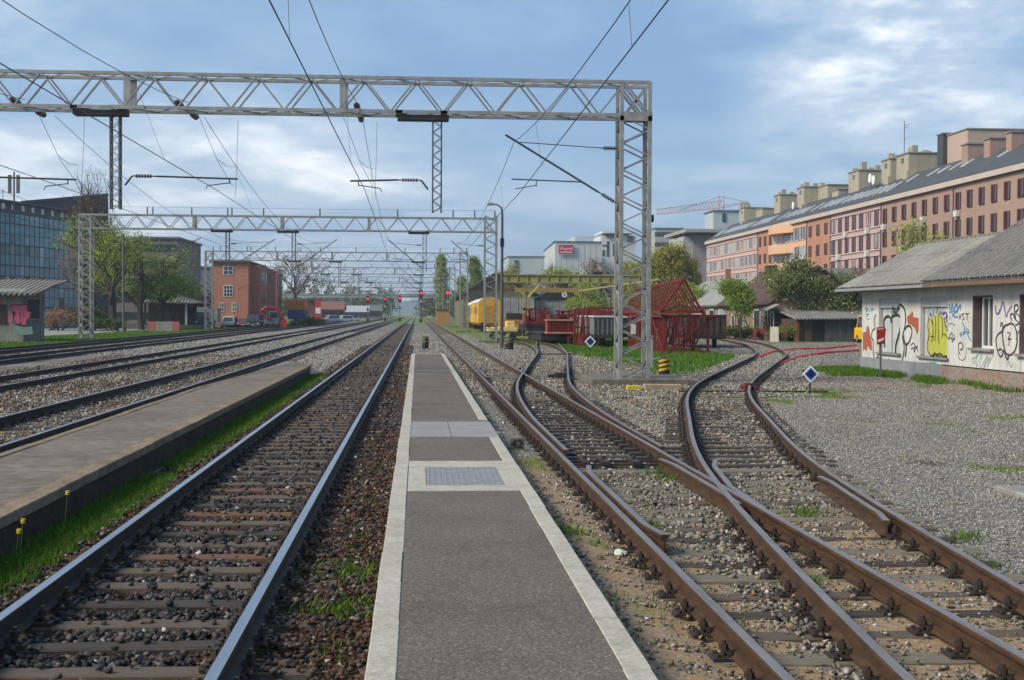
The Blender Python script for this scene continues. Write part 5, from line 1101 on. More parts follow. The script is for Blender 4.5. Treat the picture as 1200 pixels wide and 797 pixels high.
sb = thing('brick_outbuilding', 'long low brick outbuilding with flat roof left of the brick house', 'building', (-45, 235, 0)); a = atY(205, 345, 235); b_ = atY(247, 345, 235); m = MB(); m.box(a.x, b_.x, 235, 245, 0, a.z-.6); m.build('wall', mat('brick_wall', (.30, .10, .06), .9, (.24, .085, .055), 1, grain=.2), sb); m = MB(); m.box(a.x-.5, b_.x+.5, 234, 246, a.z-.6, a.z); m.build('roof', mat('eaves_grey', (.16, .15, .14), .9), sb)
# open timber shed
sh = thing('open_shed', 'dark open timber shed with a grey tiled roof below the big left tree', 'shed', (-35, 170, 0)); Y = 168.0; L1 = atY(170, 378, Y); L2 = atY(218, 378, Y); zt = atY(190, 352.5, Y).z; zr = atY(190, 345.5, Y+2).z
m = MB(); m.slab([(L1.x-1.2, Y-.8, zt-.1), (L2.x+1.2, Y-.8, zt-.25), (L2.x-2.6, Y+3.5, zr+.3), (L1.x+1.5, Y+3.5, zr+.3)], .15); m.slab([(L2.x+1.2, Y+8, zt-.1), (L1.x-1.2, Y+8, zt-.1), (L1.x+1.5, Y+3.5, zr+.3), (L2.x-2.6, Y+3.5, zr+.3)], .15); m.slab([(L2.x+1.2, Y-.8, zt-.25), (L2.x+1.2, Y+8, zt-.1), (L2.x-2.6, Y+3.5, zr+.3)], .15); m.build('roof', tiled('shed_tiles', (.25, .22, .19), (.17, .155, .14), .4, 'X', .9, .06), sh)
m = MB(); m.box(L1.x-.8, L2.x+.3, Y+6, Y+6.2, -.1, zt-.2); m.build('back_wall', mat('shed_dark', (.03, .022, .02), .9, (.055, .035, .03), 1.5), sh)
for k in range(6): m = MB(); xx = L1.x+(L2.x-L1.x)*k/5; m.box(xx-.12, xx+.12, Y, Y+.2, -.1, zt-.15); m.build('post', MATS['shed_dark'] if k < 5 else frw, sh)
for k in range(3): m = MB(); xx = L1.x+.6+k*1.6; m.box(xx, xx+.9, Y+2, Y+3, -.1, 1.0+.4*(k % 2)); tag(m.build('crate', mat('crate_brown', (.10, .05, .04), .9)), 'brown crate in the dark open shed, ' + ['leftmost of three', 'middle of three', 'rightmost of three'][k], 'crate', 'crates in the open shed')
m = MB(); m.box(L1.x-2, L2.x+3.2, Y-2.2, Y-1.0, -.1, .45); tag(m.build('low_wall', conc_d), 'low dark wall running along the front of the open shed', 'wall')
bw = thing('road_barrier', 'low grey concrete barrier with faded red ends on the verge', 'barrier', (-31, 140, 0)); a = atY(174, 378, 140); b_ = atY(210, 378, 140); m = MB(); m.box(a.x+.8, b_.x-.7, 140, 140.6, -.1, a.z+.1); m.build('middle', conc, bw)
for x0, x1 in ((a.x, a.x+.8), (b_.x-.7, b_.x)): m = MB(); m.box(x0, x1, 140, 140.6, -.1, a.z+.1); m.build('red_end', mat('faded_barrier_red', (.38, .10, .08), .8, (.30, .12, .10), 4), bw)
# brick building
bk = thing('brick_house', 'tall red brick building with flat roof left of the tracks', 'building', (-25, 190, 0)); brk = mat('red_brick', (.45, .20, .13), .9, (.39, .17, .11), 1.2, grain=.12, streak=.08); brk2 = mat('dark_red_brick', (.33, .14, .095), .9, (.27, .115, .08), 1.0, grain=.12)
Y = 185.0; a = atY(248, 309, Y); b_ = atY(291, 309, Y); zt = atY(270, 308, Y).z
m = MB(); m.box(a.x, b_.x, Y, Y+20, -.1, zt); m.box(b_.x, b_.x+1.2, Y+3, Y+20, -.1, zt-.2); m.build('wall', brk, bk); m = MB(); m.box(a.x-.3, b_.x+.3, Y-.3, Y+20.3, zt, zt+.28); m.build('roof', mat('roof_dark_red', (.10, .06, .055), .8), bk)
x2 = (atX(300, 309, b_.x+1.2)).x
wx1 = atY(299.5, 309, Y+12).x; wx2 = atY(325, 309, Y+28).x; m = MB(); m.box(b_.x+1.202, wx1, Y+12, Y+24, -.1, zt-.4); m.box(a.x+2, wx2, Y+28, Y+36, -.1, zt-.1); m.build('rear_wing', brk2, bk)
m = MB(); m.box(b_.x+1.3, wx2+.2, Y+27.7, Y+36.3, zt-.09, zt+.16); m.build('rear_roof', MATS['roof_dark_red'], bk)
def brkwin(px, py, w_, h_, arched=False):
    c_ = atY(px, py, Y); m = MB(); m.box(c_.x-w_/2, c_.x+w_/2, Y-.06, Y+.02, c_.z-h_/2, c_.z+h_/2); wn = m.build('window', frw, bk)
    k = 2 if not arched else 3
    for i in range(k):
        for j in range(2 if not arched else 3):
            x0 = c_.x-w_/2+.1+(w_-.1)/k*i; z0 = c_.z-h_/2+.1+(h_-.1)/(2 if not arched else 3)*j
            m = MB(); m.box(x0, x0+(w_-.1)/k-.1, Y-.075, Y-.062, z0, z0+(h_-.1)/(2 if not arched else 3)-.1); m.build('pane', dglass, wn)
brkwin(267.5, 317, 1.35, 1.25); brkwin(267.5, 341, 1.3, 1.6, True); brkwin(260, 360, .65, 1.3); brkwin(274.5, 360, .65, 1.3)
for k in range(4):
    for zz in (1.5, 4.2, 7.0): m = MB(); m.box(b_.x+1.19, b_.x+1.26, Y+5+k*1.8, Y+5.9+k*1.8, zz-.8, zz+.8); m.build('window', dglass, bk)
for k in range(3):
    for zz in (1.5, 4.2, 7.0): m = MB(); m.box(wx2-.01, wx2+.06, Y+29+k*2.3, Y+30+k*2.3, zz-.8, zz+.8); m.build('window', dglass, bk)
# ---- vehicles on the left
tyre = mat('tyre', (.015, .015, .015), .8)
def car(x, Y, label, col, w_=1.7, h_=1.42, rz=0.0, van=False, length=4.2, cat='car', group='cars parked by the brick building', name='parked_car'):
    th = thing(name, label, cat, (x, Y, -.05), rz, group); cm = mat('car_%d_%d_%d' % tuple(int(c*99) for c in col), col, .3, tuple(c*.9 for c in col), 1, spec=.6, grain=.03)
    hw = w_/2; zr_ = h_; zb = .78*h_/1.42; m = MB(); L_ = length
    m.prism([(-hw, .25), (-hw, zb-.12), (-hw+.06, zb), (hw-.06, zb), (hw, zb-.12), (hw, .25)], 'Y', 0, L_)
    f0, f1 = (.15, .35) if van else (.75, 1.35); r0, r1 = L_-.25, L_-.6
    tw = hw-.16; m.add([(-hw+.05, f0, zb), (hw-.05, f0, zb), (hw-.05, r0, zb), (-hw+.05, r0, zb), (-tw, f1, zr_), (tw, f1, zr_), (tw, r1, zr_), (-tw, r1, zr_)], [(0, 1, 5, 4), (1, 2, 6, 5), (2, 3, 7, 6), (3, 0, 4, 7), (4, 5, 6, 7)])
    m.build('body', cm, th, world=False, bevel=.03)
    m = MB(); m.add([(-hw+.16, f0+.06-.03, zb+.05), (hw-.16, f0+.06-.03, zb+.05), (tw-.08, f1-.07, zr_-.07), (-tw+.08, f1-.07, zr_-.07)], [(0, 1, 2, 3)]); m.build('windscreen', dglass, th, world=False)
    for s in (-1, 1):
        m = MB(); m.add([(s*(hw-.04), f0+.25, zb+.05), (s*(hw-.04), r0-.25, zb+.05), (s*(tw+.02), r1-.1, zr_-.08), (s*(tw+.02), f1+.08, zr_-.08)], [(0, 1, 2, 3)]); m.build('side_window', dglass, th, world=False)
        m = MB(); m.box(s*(hw-.3)-.14, s*(hw-.3)+.14, -.03, 0.01, .52, .66); m.build('headlight', frw, th, world=False)
        for yy in (.75, L_-.75): m = MB(); m.tube([(s*(hw-.2), yy, .3), (s*(hw+.01), yy, .3)], .3, 14); wh = m.build('wheel', tyre, th, world=False); m = MB(); m.tube([(s*(hw+.01), yy, .3), (s*(hw+.02), yy, .3)], .17, 10); m.build('rim', galv, wh, world=False)
    m = MB(); m.box(-.26, .26, -.03, -.005, .35, .47); m.build('number_plate', frw, th, world=False); m = MB(); m.box(-hw+.02, hw-.02, -.04, .02, .22, .38); m.build('bumper', black, th, world=False)
    return th
def cx(px, Y): return atY(px, 370, Y).x
car(cx(267.5, 183), 182, 'white hatchback parked in front of the brick building', (.62, .64, .66), 1.75, 1.5)
car(cx(284.5, 183), 182.5, 'dark red car parked right of the white hatchback', (.32, .03, .05), 1.7, 1.35)
car(cx(297, 181), 180.5, 'dark blue van parked beside the red excavator', (.03, .045, .06), 1.9, 1.85, van=True)
car(cx(394, 300), 300, 'white car parked far off by the pale roofed sheds', (.65, .67, .68), 1.8, 1.5, R_(-60)); car(cx(379, 300), 297, 'silver car parked far off beside the red panel', (.40, .43, .48), 1.8, 1.5, R_(-60))
gt = thing('green_truck', 'small dark green truck with a square cab near the brick building', 'truck', (cx(236, 172), 172, -.05)); m = MB(); m.prism([(-.95, .45), (-.95, 1.3), (-.75, 2.1), (.75, 2.1), (.95, 1.3), (.95, .45)], 'Y', 0, 1.8); m.box(-1, 1, 1.9, 5.5, .6, 1.1); m.build('cab', mat('truck_green', (.02, .10, .09), .4, (.03, .13, .11), 1), gt, world=False, bevel=.05)
m = MB(); m.add([(-.8, -.01, 1.3), (.8, -.01, 1.3), (.68, -.01, 1.95), (-.68, -.01, 1.95)], [(0, 1, 2, 3)]); m.build('windscreen', dglass, gt, world=False)
for s in (-1, 1):
    m = MB(); m.box(s*.65-.15, s*.65+.15, -.04, -.01, .75, .95); m.build('headlight', frw, gt, world=False)
    for yy in (.8, 4.6): m = MB(); m.tube([(s*.7, yy, .4), (s*.98, yy, .4)], .4, 14); m.build('wheel', tyre, gt, world=False)
tl = thing('box_trailer', 'long pale grey box trailer standing behind the green truck', 'trailer', (cx(237, 180), 180, 0)); m = MB(); a = cx(220, 180)-cx(237, 180); b2 = cx(255, 180)-cx(237, 180); m.box(a, b2, 0, 2.4, .7, 2.55); m.build('box', mat('trailer_grey', (.23, .25, .24), .7, (.18, .20, .19), .8, grain=.08), tl, world=False); m = MB(); m.box(a-.05, b2*.2, -.05, 2.4, 2.552, 2.65); m.build('roof', frw, tl, world=False)
for yy in (a+.8, b2-1.0): m = MB(); m.tube([(yy, .1, .35), (yy, .4, .35)], .38, 12); m.build('wheel', tyre, tl, world=False)
rp_ = mat('machine_red', (.38, .015, .015), .5, (.28, .015, .015), 2); bgm = mat('machine_grey_blue', (.12, .17, .20), .6, (.08, .10, .12), 2)
ex = thing('excavator', 'red excavator with arched arm and grey cab between cars and orange container', 'excavator', (cx(318, 172), 172, 0)); 
m = MB(); m.box(-.9, .9, 0, 2.6, .55, 1.3); m.build('body', bgm, ex, world=False, bevel=.05)
m = MB(); m.box(-.3, .75, .2, 1.6, 1.3, 2.2); cb = m.build('cab', bgm, ex, world=False, bevel=.06); m = MB(); m.box(-.2, .65, .17, .19, 1.4, 2.1); m.build('window', dglass, cb, world=False)
m = MB(); m.tube([(-.2, -.2, 1.3), (-1.0, -.3, 1.6), (-1.2, -.4, 2.3), (-.6, -.4, 2.75), (.5, -.4, 2.6), (1.3, -.4, 1.9), (1.75, -.4, 1.1)], [.12, .13, .16, .16, .15, .12, .10], 8); m.build('arm', rp_, ex, world=False)
m = MB(); m.prism([(1.3, .9), (1.55, 1.3), (1.95, 1.1), (2.1, .35), (1.6, .1), (1.25, .3)], 'Y', -.75, -.1); m.build('bucket', rp_, ex, world=False)
for s in (-1, 1): m = MB(); m.prism([(-.2, .3), (.1, .05), (2.5, .05), (2.8, .3), (2.5, .6), (.1, .6)], 'X', s*.85-.2, s*.85+.2); m.build('crawler_track', tyre, ex, world=False)
ct = [('blue shipping container, lower of the two by the brick building', (.03, .09, .30), 337, 357, 363, 374), ('orange container stacked on the blue one', (.70, .26, .03), 336.5, 357.5, 351.5, 362.6)]
for lab, col, xa, xb, ya, yb in ct:
    Y = 205.0; a = atY(xa, ya, Y); b_ = atY(xb, yb, Y); th = thing('container', lab, 'container', ((a.x+b_.x)/2, Y, max(b_.z, 0)), 0, 'containers by the brick building'); m = MB(); n = 14
    z0 = max(b_.z, 0)+.005; cm = mat('container_%d' % int(col[0]*100), col, .6, tuple(c*.7 for c in col), .8, grain=.1)
    for k in range(n): x0 = a.x+(b_.x-a.x)*k/n; m.box(x0+.02, x0+(b_.x-a.x)/n-.02, Y-.04, Y, z0+.12, a.z-.12)
    m.build('corrugation', cm, th); m = MB(); m.box(a.x, b_.x, Y, Y+6, z0, a.z); m.build('body', cm, th)
rk = thing('red_hoarding', 'tall red panel with a white lower board left of the far cars', 'sign', (cx(372, 230), 230, 0)); a = atY(369.5, 351.5, 230); b_ = atY(376, 366, 230)
m = MB(); m.box(a.x, b_.x, 230, 230.2, 1.0, a.z); m.build('panel', mat('panel_red', (.62, .05, .035), .6), rk); m = MB(); m.box(a.x+.05, b_.x-.05, 229.95, 229.995, 1.9, 2.9); m.build('white_board', wht, rk); m = MB(); m.box(a.x+.2, a.x+.35, 230.05, 230.15, -.1, 1.0); m.build('post', galv_d, rk); m = MB(); m.box(b_.x-.35, b_.x-.2, 230.05, 230.15, -.1, 1.0); m.build('post', galv_d, rk)
block('red_house', 'low red house far off between the containers and the signals', 'house', 358, 369, 352, 240, 12, brk2); 
for i, (xl, xr_, yt, Yd, col, lab) in enumerate(((377, 402, 353, 330, (.36, .13, .09), 'long low reddish house with a dark roof in the distance'), (404, 431, 358, 350, (.34, .35, .37), 'long pale grey roofed shed in the distance'), (430, 447, 357, 420, (.16, .19, .20), 'dark green grey shed beyond the pale one'))):
    a = atY(xl, yt, Yd); b_ = atY(xr_, yt, Yd); th = thing('distant_house', lab, 'house', ((a.x+b_.x)/2, Yd, 0)); hh = a.z; cm = mat('distant_wall_%d' % i, col, .9); m = MB(); m.box(a.x, b_.x, Yd, Yd+9, 0, hh*.6); m.build('wall', cm, th)
    m = MB(); m.slab([(a.x-.4, Yd-.5, hh*.58), (b_.x+.4, Yd-.5, hh*.58), (b_.x+.4, Yd+4.5, hh), (a.x-.4, Yd+4.5, hh)], .15); m.slab([(b_.x+.4, Yd+9.5, hh*.58), (a.x-.4, Yd+9.5, hh*.58), (a.x-.4, Yd+4.5, hh), (b_.x+.4, Yd+4.5, hh)], .15); m.build('roof', mat('distant_roof_%d' % i, [(.22, .10, .09), (.40, .42, .44), (.14, .15, .16)][i], .8), th)
    for k in range(5): m = MB(); xx = a.x+(b_.x-a.x)*(k+.5)/5; m.box(xx-.5, xx+.5, Yd-.05, Yd+.02, hh*.2, hh*.45); m.build('window', dglass, th)
# far footbridge
br = thing('footbridge', 'thin pale overpass crossing all tracks far down the line', 'bridge', (-15, 430, 0)); m = MB(); m.box(-48, 15.5, 430, 433, 7.0, 7.7); m.build('deck', mat('bridge_pale', (.45, .48, .50), .7), br); m = MB(); m.box(-48, 15.5, 429.8, 429.95, 7.75, 8.1); m.build('railing', galv, br)
for x in (-46, -34, -23, -8.6, 6, 15): m = MB(); m.box(x-.3, x+.3, 431, 432, -.1, 7); m.build('pier', conc, br)
# ================================================================ RED STEELWORK AND YARD (right)
rs = mat('oxide_red_steel', (.175, .018, .015), .7, (.105, .014, .012), 2.5, grain=.15); rs2 = mat('oxide_red_pale', (.34, .06, .045), .7, (.26, .04, .032), 2.0, grain=.12)
st = thing('steel_roof_truss', 'dark red triangular steel truss with slanting slats lying on a red cage', 'steel truss', (14.1, 70, 1.95))
def tri(Y): s = (Y-70)/30; return (13.0+2.4*s, 15.2+2.4*s, 14.2+2.4*s)
m = MB(); a0, b0, c0 = tri(70); a1, b1, c1 = tri(100); zb_, za_ = 2.2, 3.95
for p, q in (((a0, 70, zb_), (a1, 100, zb_)), ((b0, 70, zb_), (b1, 100, zb_)), ((c0, 70, za_), (c1, 100, za_)), ((a0, 70, zb_), (b0, 70, zb_)), ((a0, 70, zb_), (c0, 70, za_)), ((b0, 70, zb_), (c0, 70, za_))): m.bar(p, q, .13)
m.prism([(c0-.22, za_-.22), (c0+.22, za_-.22), (c0, za_+.18)], 'Y', 69.9, 70.0); m.prism([(b0-.1, zb_-.35), (b0+.25, zb_-.3), (b0+.05, zb_+.3)], 'Y', 69.9, 70.0)
m.build('main_chords', rs, st)
m = MB()
for k in range(1, 20):
    Y = 70+k*1.5; a, b_, c_ = tri(Y); m.bar((a, Y, zb_), (c_, Y, za_), .11, .06); m.bar((b_, Y, zb_), (c_, Y, za_), .11, .06)
m.build('rafters', rs, st)
m = MB()
for k in range(1, 9): t_ = k/9; m.bar((a0+(b0-a0)*t_, 70.02, zb_), (a0+(b0-a0)*t_+.5*(.5-t_), 70.6+t_, za_-abs(t_-.5)*2.6), .05)
m.build('end_slats', rs, st)
cg = thing('steel_cage', 'dark red steel cage with crossed braces standing on the grass under the truss', 'steel cage', (14.4, 71, -.1)); m = MB(); x0, x1, y0, y1, z0, z1 = 13.35, 15.75, 71, 83, -.08, 1.95
for xx in (x0, x1):
    for yy in (y0, 75, 79, y1): m.bar((xx+(.25 if xx == x0 else -.25)*0, yy, z0), (xx, yy, z1), .12)
    for zz in (z0+.05, z1): m.bar((xx, y0, zz), (xx, y1, zz), .12)
for yy in (y0, 75, 79, y1):
    for zz in (z0+.05, z1): m.bar((x0, yy, zz), (x1, yy, zz), .12)
m.bar((x0-.2, y0-.1, 2.0), (x1+.5, y0-.1, 1.95), .12)
m.build('frame', rs, cg); m = MB(); m.bar((x0, y0-.05, z0), (x1+.3, y0-.05, z1), .10); m.bar((x1-.1, y0, z0), (x0+.8, y0, .95), .08); m.bar((x0+.3, y0+.1, .9), (x1, y0+.1, .9), .06)
for i, yy in enumerate((71, 75, 79)): m.bar((x0, yy, z0), (x0, yy+4, z1), .07); m.bar((x1, yy+4, z0), (x1, yy, z1), .07); m.bar((x0+.2, yy+2, z0), (x1-.2, yy+2.4, z1), .06)
m.build('braces', rs, cg)
m = MB(); r = random.Random(2)
for k in range(30): xx = x0+.0+r.uniform(0, .1); yy = 71.2+k*.39; m.bar((xx, yy, z0), (xx+.12, yy+.1, z1), .07)
for k in range(26): m.bar((x0+.1+k*.085, 73+r.random()*4, z0), (x0+.1+k*.085+r.uniform(-.2, .2), 73+r.random()*4, z1), .06)
m.build('bars', rs, cg)
wdk = mat('dark_wagon_wood', (.06, .042, .035), .9, (.12, .08, .06), 2, grain=.25, streak=.2); wgr = mat('grey_wagon_wood', (.24, .255, .24), .9, (.15, .16, .15), 1.2, grain=.2, streak=.35); blk = mat('sooty_iron', (.018, .017, .018), .7, (.04, .035, .03), 4)
def wagon(x0, x1, Y, L_, zf, zt, label, bm, name='goods_wagon', doors=True):
    th = thing(name, label, 'wagon', ((x0+x1)/2, Y, -.1), 0, 'old wagons in the yard'); m = MB(); m.box(x0, x1, Y, Y+L_, zf, zt)
    m.build('body', bm, th); m = MB(); m.box(x0-.05, x1+.05, Y-.1, Y+L_+.1, zf-.25, zf-.003); m.build('underframe', blk, th); m = MB(); m.box(x0-.08, x1+.08, Y-.06, Y+L_+.06, zt+.003, zt+.1); m.build('top_rail', frw if 'grey' in label else blk, th)
    m = MB(); n = 6
    for k in range(n+1): xx = x0+(x1-x0)*k/n; m.bar((xx, Y-.03, zf), (xx, Y-.03, zt), .06, .05)
    m.build('ribs', blk, th)
    for s in (-1, 1):
        xc = (x0+x1)/2+s*(x1-x0)*.33; m = MB(); m.tube([(xc, Y-.5, zf-.12), (xc, Y-.1, zf-.12)], .06, 8); m.tube([(xc, Y-.52, zf-.12), (xc, Y-.5, zf-.12)], .17, 12); m.build('buffer', blk, th)
        for yy in (Y+1.2, Y+L_-1.2): m = MB(); m.tube([((x0+x1)/2+s*.72, yy, .36), ((x0+x1)/2+s*.85, yy, .36)], .45, 18); m.build('wheel', blk, th)
    return th
wagon(17.3, 19.8, 84, 9, .75, 1.95, 'dark wooden wagon behind the right side of the red cage', wdk); wagon(11.3, 13.1, 84, 9, .75, 1.85, 'weathered grey plank wagon left of the red cage', wgr)
wagon(13.4, 15.9, 92, 9, .7, 1.8, 'sooty black wagon behind the gantry post next to the grey plank one', blk)
gd = thing('red_box_girder', 'pale red box girder lying on a flat wagon', 'girder', (9.8, 90, .6)); a = atY(641, 376, 90); b_ = atY(668, 390, 90); m = MB(); m.box(a.x, b_.x+.3, 90, 91, b_.z+.05, a.z); m.build('web', rs2, gd); m = MB(); m.box(a.x-.05, b_.x+.35, 89.85, 91.1, a.z+.003, a.z+.1); m.box(a.x-.05, b_.x+.35, 89.85, 91.1, b_.z-.06, b_.z+.047); m.build('flanges', mat('flange_pinkish', (.50, .24, .20), .7), gd)
m = MB(); 
for k in range(9): xx = a.x+(b_.x+.3-a.x)*(k+.5)/9; m.box(xx-.03, xx+.03, 89.92, 89.997, b_.z+.06, a.z-.01)
m.build('stiffeners', rs, gd)
wagon(8.6, 11.0, 91.5, 10, .45, .62, 'low flat wagon under the pale red girder', blk, 'flat_wagon'); wagon(8.6, 10.8, 104, 8, .95, 1.1, 'dark flat wagon loaded with red steel below the yellow crane', blk, 'flat_wagon')
r = random.Random(12)
def steelpile(x0, x1, Y0, Y1, z0, z1, n, label, mt=rs, w_=.1, rails=True):
    th = thing('steel_pile', label, 'steel pile', ((x0+x1)/2, Y0, z0), 0, 'stacks of red steel'); m = MB()
    for k in range(n):
        p = (r.uniform(x0, x1), r.uniform(Y0, Y1), r.uniform(z0, z1)); t_ = r.random()
        q = (p[0]+r.uniform(-.2, .2), p[1]+r.uniform(-.5, .5), z0 if t_ < .5 else z1) if t_ < .75 else (r.uniform(x0, x1), p[1], p[2]); m.bar(p, q, w_)
    for xx in (x0, x1) if rails else ():
        m.bar((xx, Y0, z0), (xx, Y0, z1), w_*1.5); m.bar((xx, Y1, z0), (xx, Y1, z1), w_*1.5)
    for zz in (z0, (z0+z1)/2, z1) if rails else (z0,): m.bar((x0, Y0, zz), (x1, Y0, zz), w_)
    if not rails:
        for k in range(9): a_, c_ = r.uniform(x0, x1), r.uniform(z0, z0+(z1-z0)*.6); m.box(a_, a_+r.uniform(.2, .7), Y0+r.random(), Y1, z0, c_+.15)
    m.build('bars', mt, th); return th
steelpile(10.3, 12.0, 86.5, 90, .0, 2.35, 46, 'tall upright red steel frames right of the pale red girder')
steelpile(12.2, 15.8, 95, 99, 1.95, 2.5, 30, 'red steel pieces piled on top of the grey wagon'); steelpile(9.6, 13.6, 96, 99, 1.5, 2.3, 34, 'red steel beams stacked behind the pale red girder', rs, .14, False)
steelpile(8.4, 10.6, 105, 108, 1.12, 2.5, 34, 'rust red machinery standing under the yellow crane', rs, .12, False)
m = MB(); m.tube([(11.6, 86.2, -.1), (12.9, 86.2, 1.15)], .04, 5); tag(m.build('leaning_pole', mat('timber_pole', (.30, .24, .17), .9)), 'thin wooden pole leaning against the grey plank wagon', 'pole')
cbx = thing('relay_cabinet', 'small pale grey cabinet right behind the nearest gantry post', 'cabinet', (9.2, 52, -.14)); a = atY(757, 395, 52); m = MB(); m.box(a.x-.1, a.x+.28, 52, 52.3, -.2, a.z+.0); m.build('box', mat('cabinet_grey', (.36, .38, .38), .6), cbx); m = MB(); m.box(a.x-.13, a.x+.31, 51.96, 52.34, a.z+.003, a.z+.05); m.build('lid', galv, cbx)
# yellow crane
yc = mat('crane_yellow', (.36, .33, .12), .7, (.27, .25, .09), .8, grain=.12, streak=.2); cr = thing('gantry_crane', 'old yellow green gantry crane with long horizontal beams over the yard', 'gantry crane', (9.5, 116, 0)); Y = 116.0
a = atY(589, 322.5, Y); b_ = atY(738, 331, Y); m = MB(); m.box(a.x, b_.x+2, Y, Y+.7, b_.z, a.z); m.box(a.x, b_.x+2, Y-.12, Y+.82, a.z+.003, a.z+.1); m.box(a.x, b_.x+2, Y-.12, Y+.82, b_.z-.1, b_.z-.003); m.build('main_beam', yc, cr)
m = MB()
for k in range(14): xx = a.x+.4+k*.9; m.box(xx-.03, xx+.03, Y-.1, Y-.003, b_.z, a.z)
m.build('stiffeners', yc, cr)
Y2 = 124.0; a2 = atY(604, 337, Y2); b2 = atY(690, 343, Y2); m = MB(); m.box(a2.x, b2.x, Y2, Y2+.5, b2.z, a2.z); m.build('rear_beam', mat('crane_rust', (.25, .15, .07), .8, (.30, .24, .08), 1), cr)
def ccol(px0, px1, Yc, ztop, nm='leg'):
    p, q = atY(px0, 360, Yc), atY(px1, 360, Yc); m = MB()
    for xx in (p.x, q.x):
        for yy in (Yc, Yc+.6): m.bar((xx, yy, -.1), (xx, yy, ztop), .13)
    zig(m, (p.x, Yc, 0), (p.x, Yc, ztop), (0, 0, 0), (q.x-p.x, 0, 0), .9, .06); zig(m, (p.x, Yc, 0), (p.x, Yc, ztop), (0, 0, 0), (0, .6, 0), .9, .06); m.build(nm, yc, cr)
ccol(614, 620.5, Y+.05, b_.z-.1); ccol(683, 688, Y2+.3, b2.z+.4); ccol(720, 723, Y+6, b_.z-.2)
m = MB(); p = atY(600, 332, Y); q = atY(615, 346, Y); m.bar((p.x, Y+.3, p.z), (q.x, Y+.3, q.z), .12); p = atY(632, 334, Y-.5); q = atY(619, 348, Y-.5); m.bar((p.x, Y-.3, p.z), (q.x, Y-.3, q.z), .14)
m.build('knee_brace', mat('crane_pale_yellow', (.62, .56, .22), .6), cr)
m = MB(); p = atY(680, 340.5, 112); q = atY(775, 327, 112); m.bar((p.x, 113, p.z), (q.x, 113, q.z), .14, .12); q2 = atY(600, 343, 112); m.build('jib', MATS['crane_pale_yellow'], cr)
m = MB(); m.box(atY(695, 320, Y).x, atY(707, 320, Y).x, Y-.1, Y+.8, a.z+.1, a.z+.35); m.build('trolley', blk, cr)
for s_, pxx in ((0, 607), (1, 617)):
    pass
ot = thing('orange_machine', 'orange and black track machine at the foot of the yellow crane', 'track machine', (cx(598, 118), 118, 0)); m = MB(); m.box(-1.0, .9, 0, 2, .5, 1.5); m.prism([(-1.2, .4), (1.3, .4), (1.1, 1.0), (-.9, 1.1)], 'Y', -.4, 0); m.build('body', mat('machine_orange', (.55, .22, .02), .6, (.25, .10, .03), 2), ot, world=False, bevel=.04); m = MB(); m.box(-.3, 1.2, .3, 1.6, 1.5, 2.1); m.build('engine', blk, ot, world=False)
for s in (-.7, .8): m = MB(); m.tube([(s, -.5, .35), (s, -.38, .35)], .36, 12); m.build('wheel', blk, ot, world=False)
yt = thing('flat_trolley', 'cream yellow flat trolley standing low in the grass left of the green mound', 'trolley', (cx(592, 104), 104, 0)); m = MB(); xL, xR = cx(572, 104)-cx(592, 104), cx(607, 104)-cx(592, 104); m.box(xL, xR, 0, 3, .62, .95); m.build('deck', mat('cream_yellow', (.72, .58, .26), .6, (.60, .42, .12), 2), yt, world=False, bevel=.04); m = MB(); m.box(.1, .8, .3, 1.5, .955, 1.45); m.build('motor_box', MATS['cream_yellow'], yt, world=False, bevel=.05)
for s in (xL+.4, xR-.4): m = MB(); m.tube([(s, -.05, .3), (s, .08, .3)], .3, 12); m.build('wheel', blk, yt, world=False)
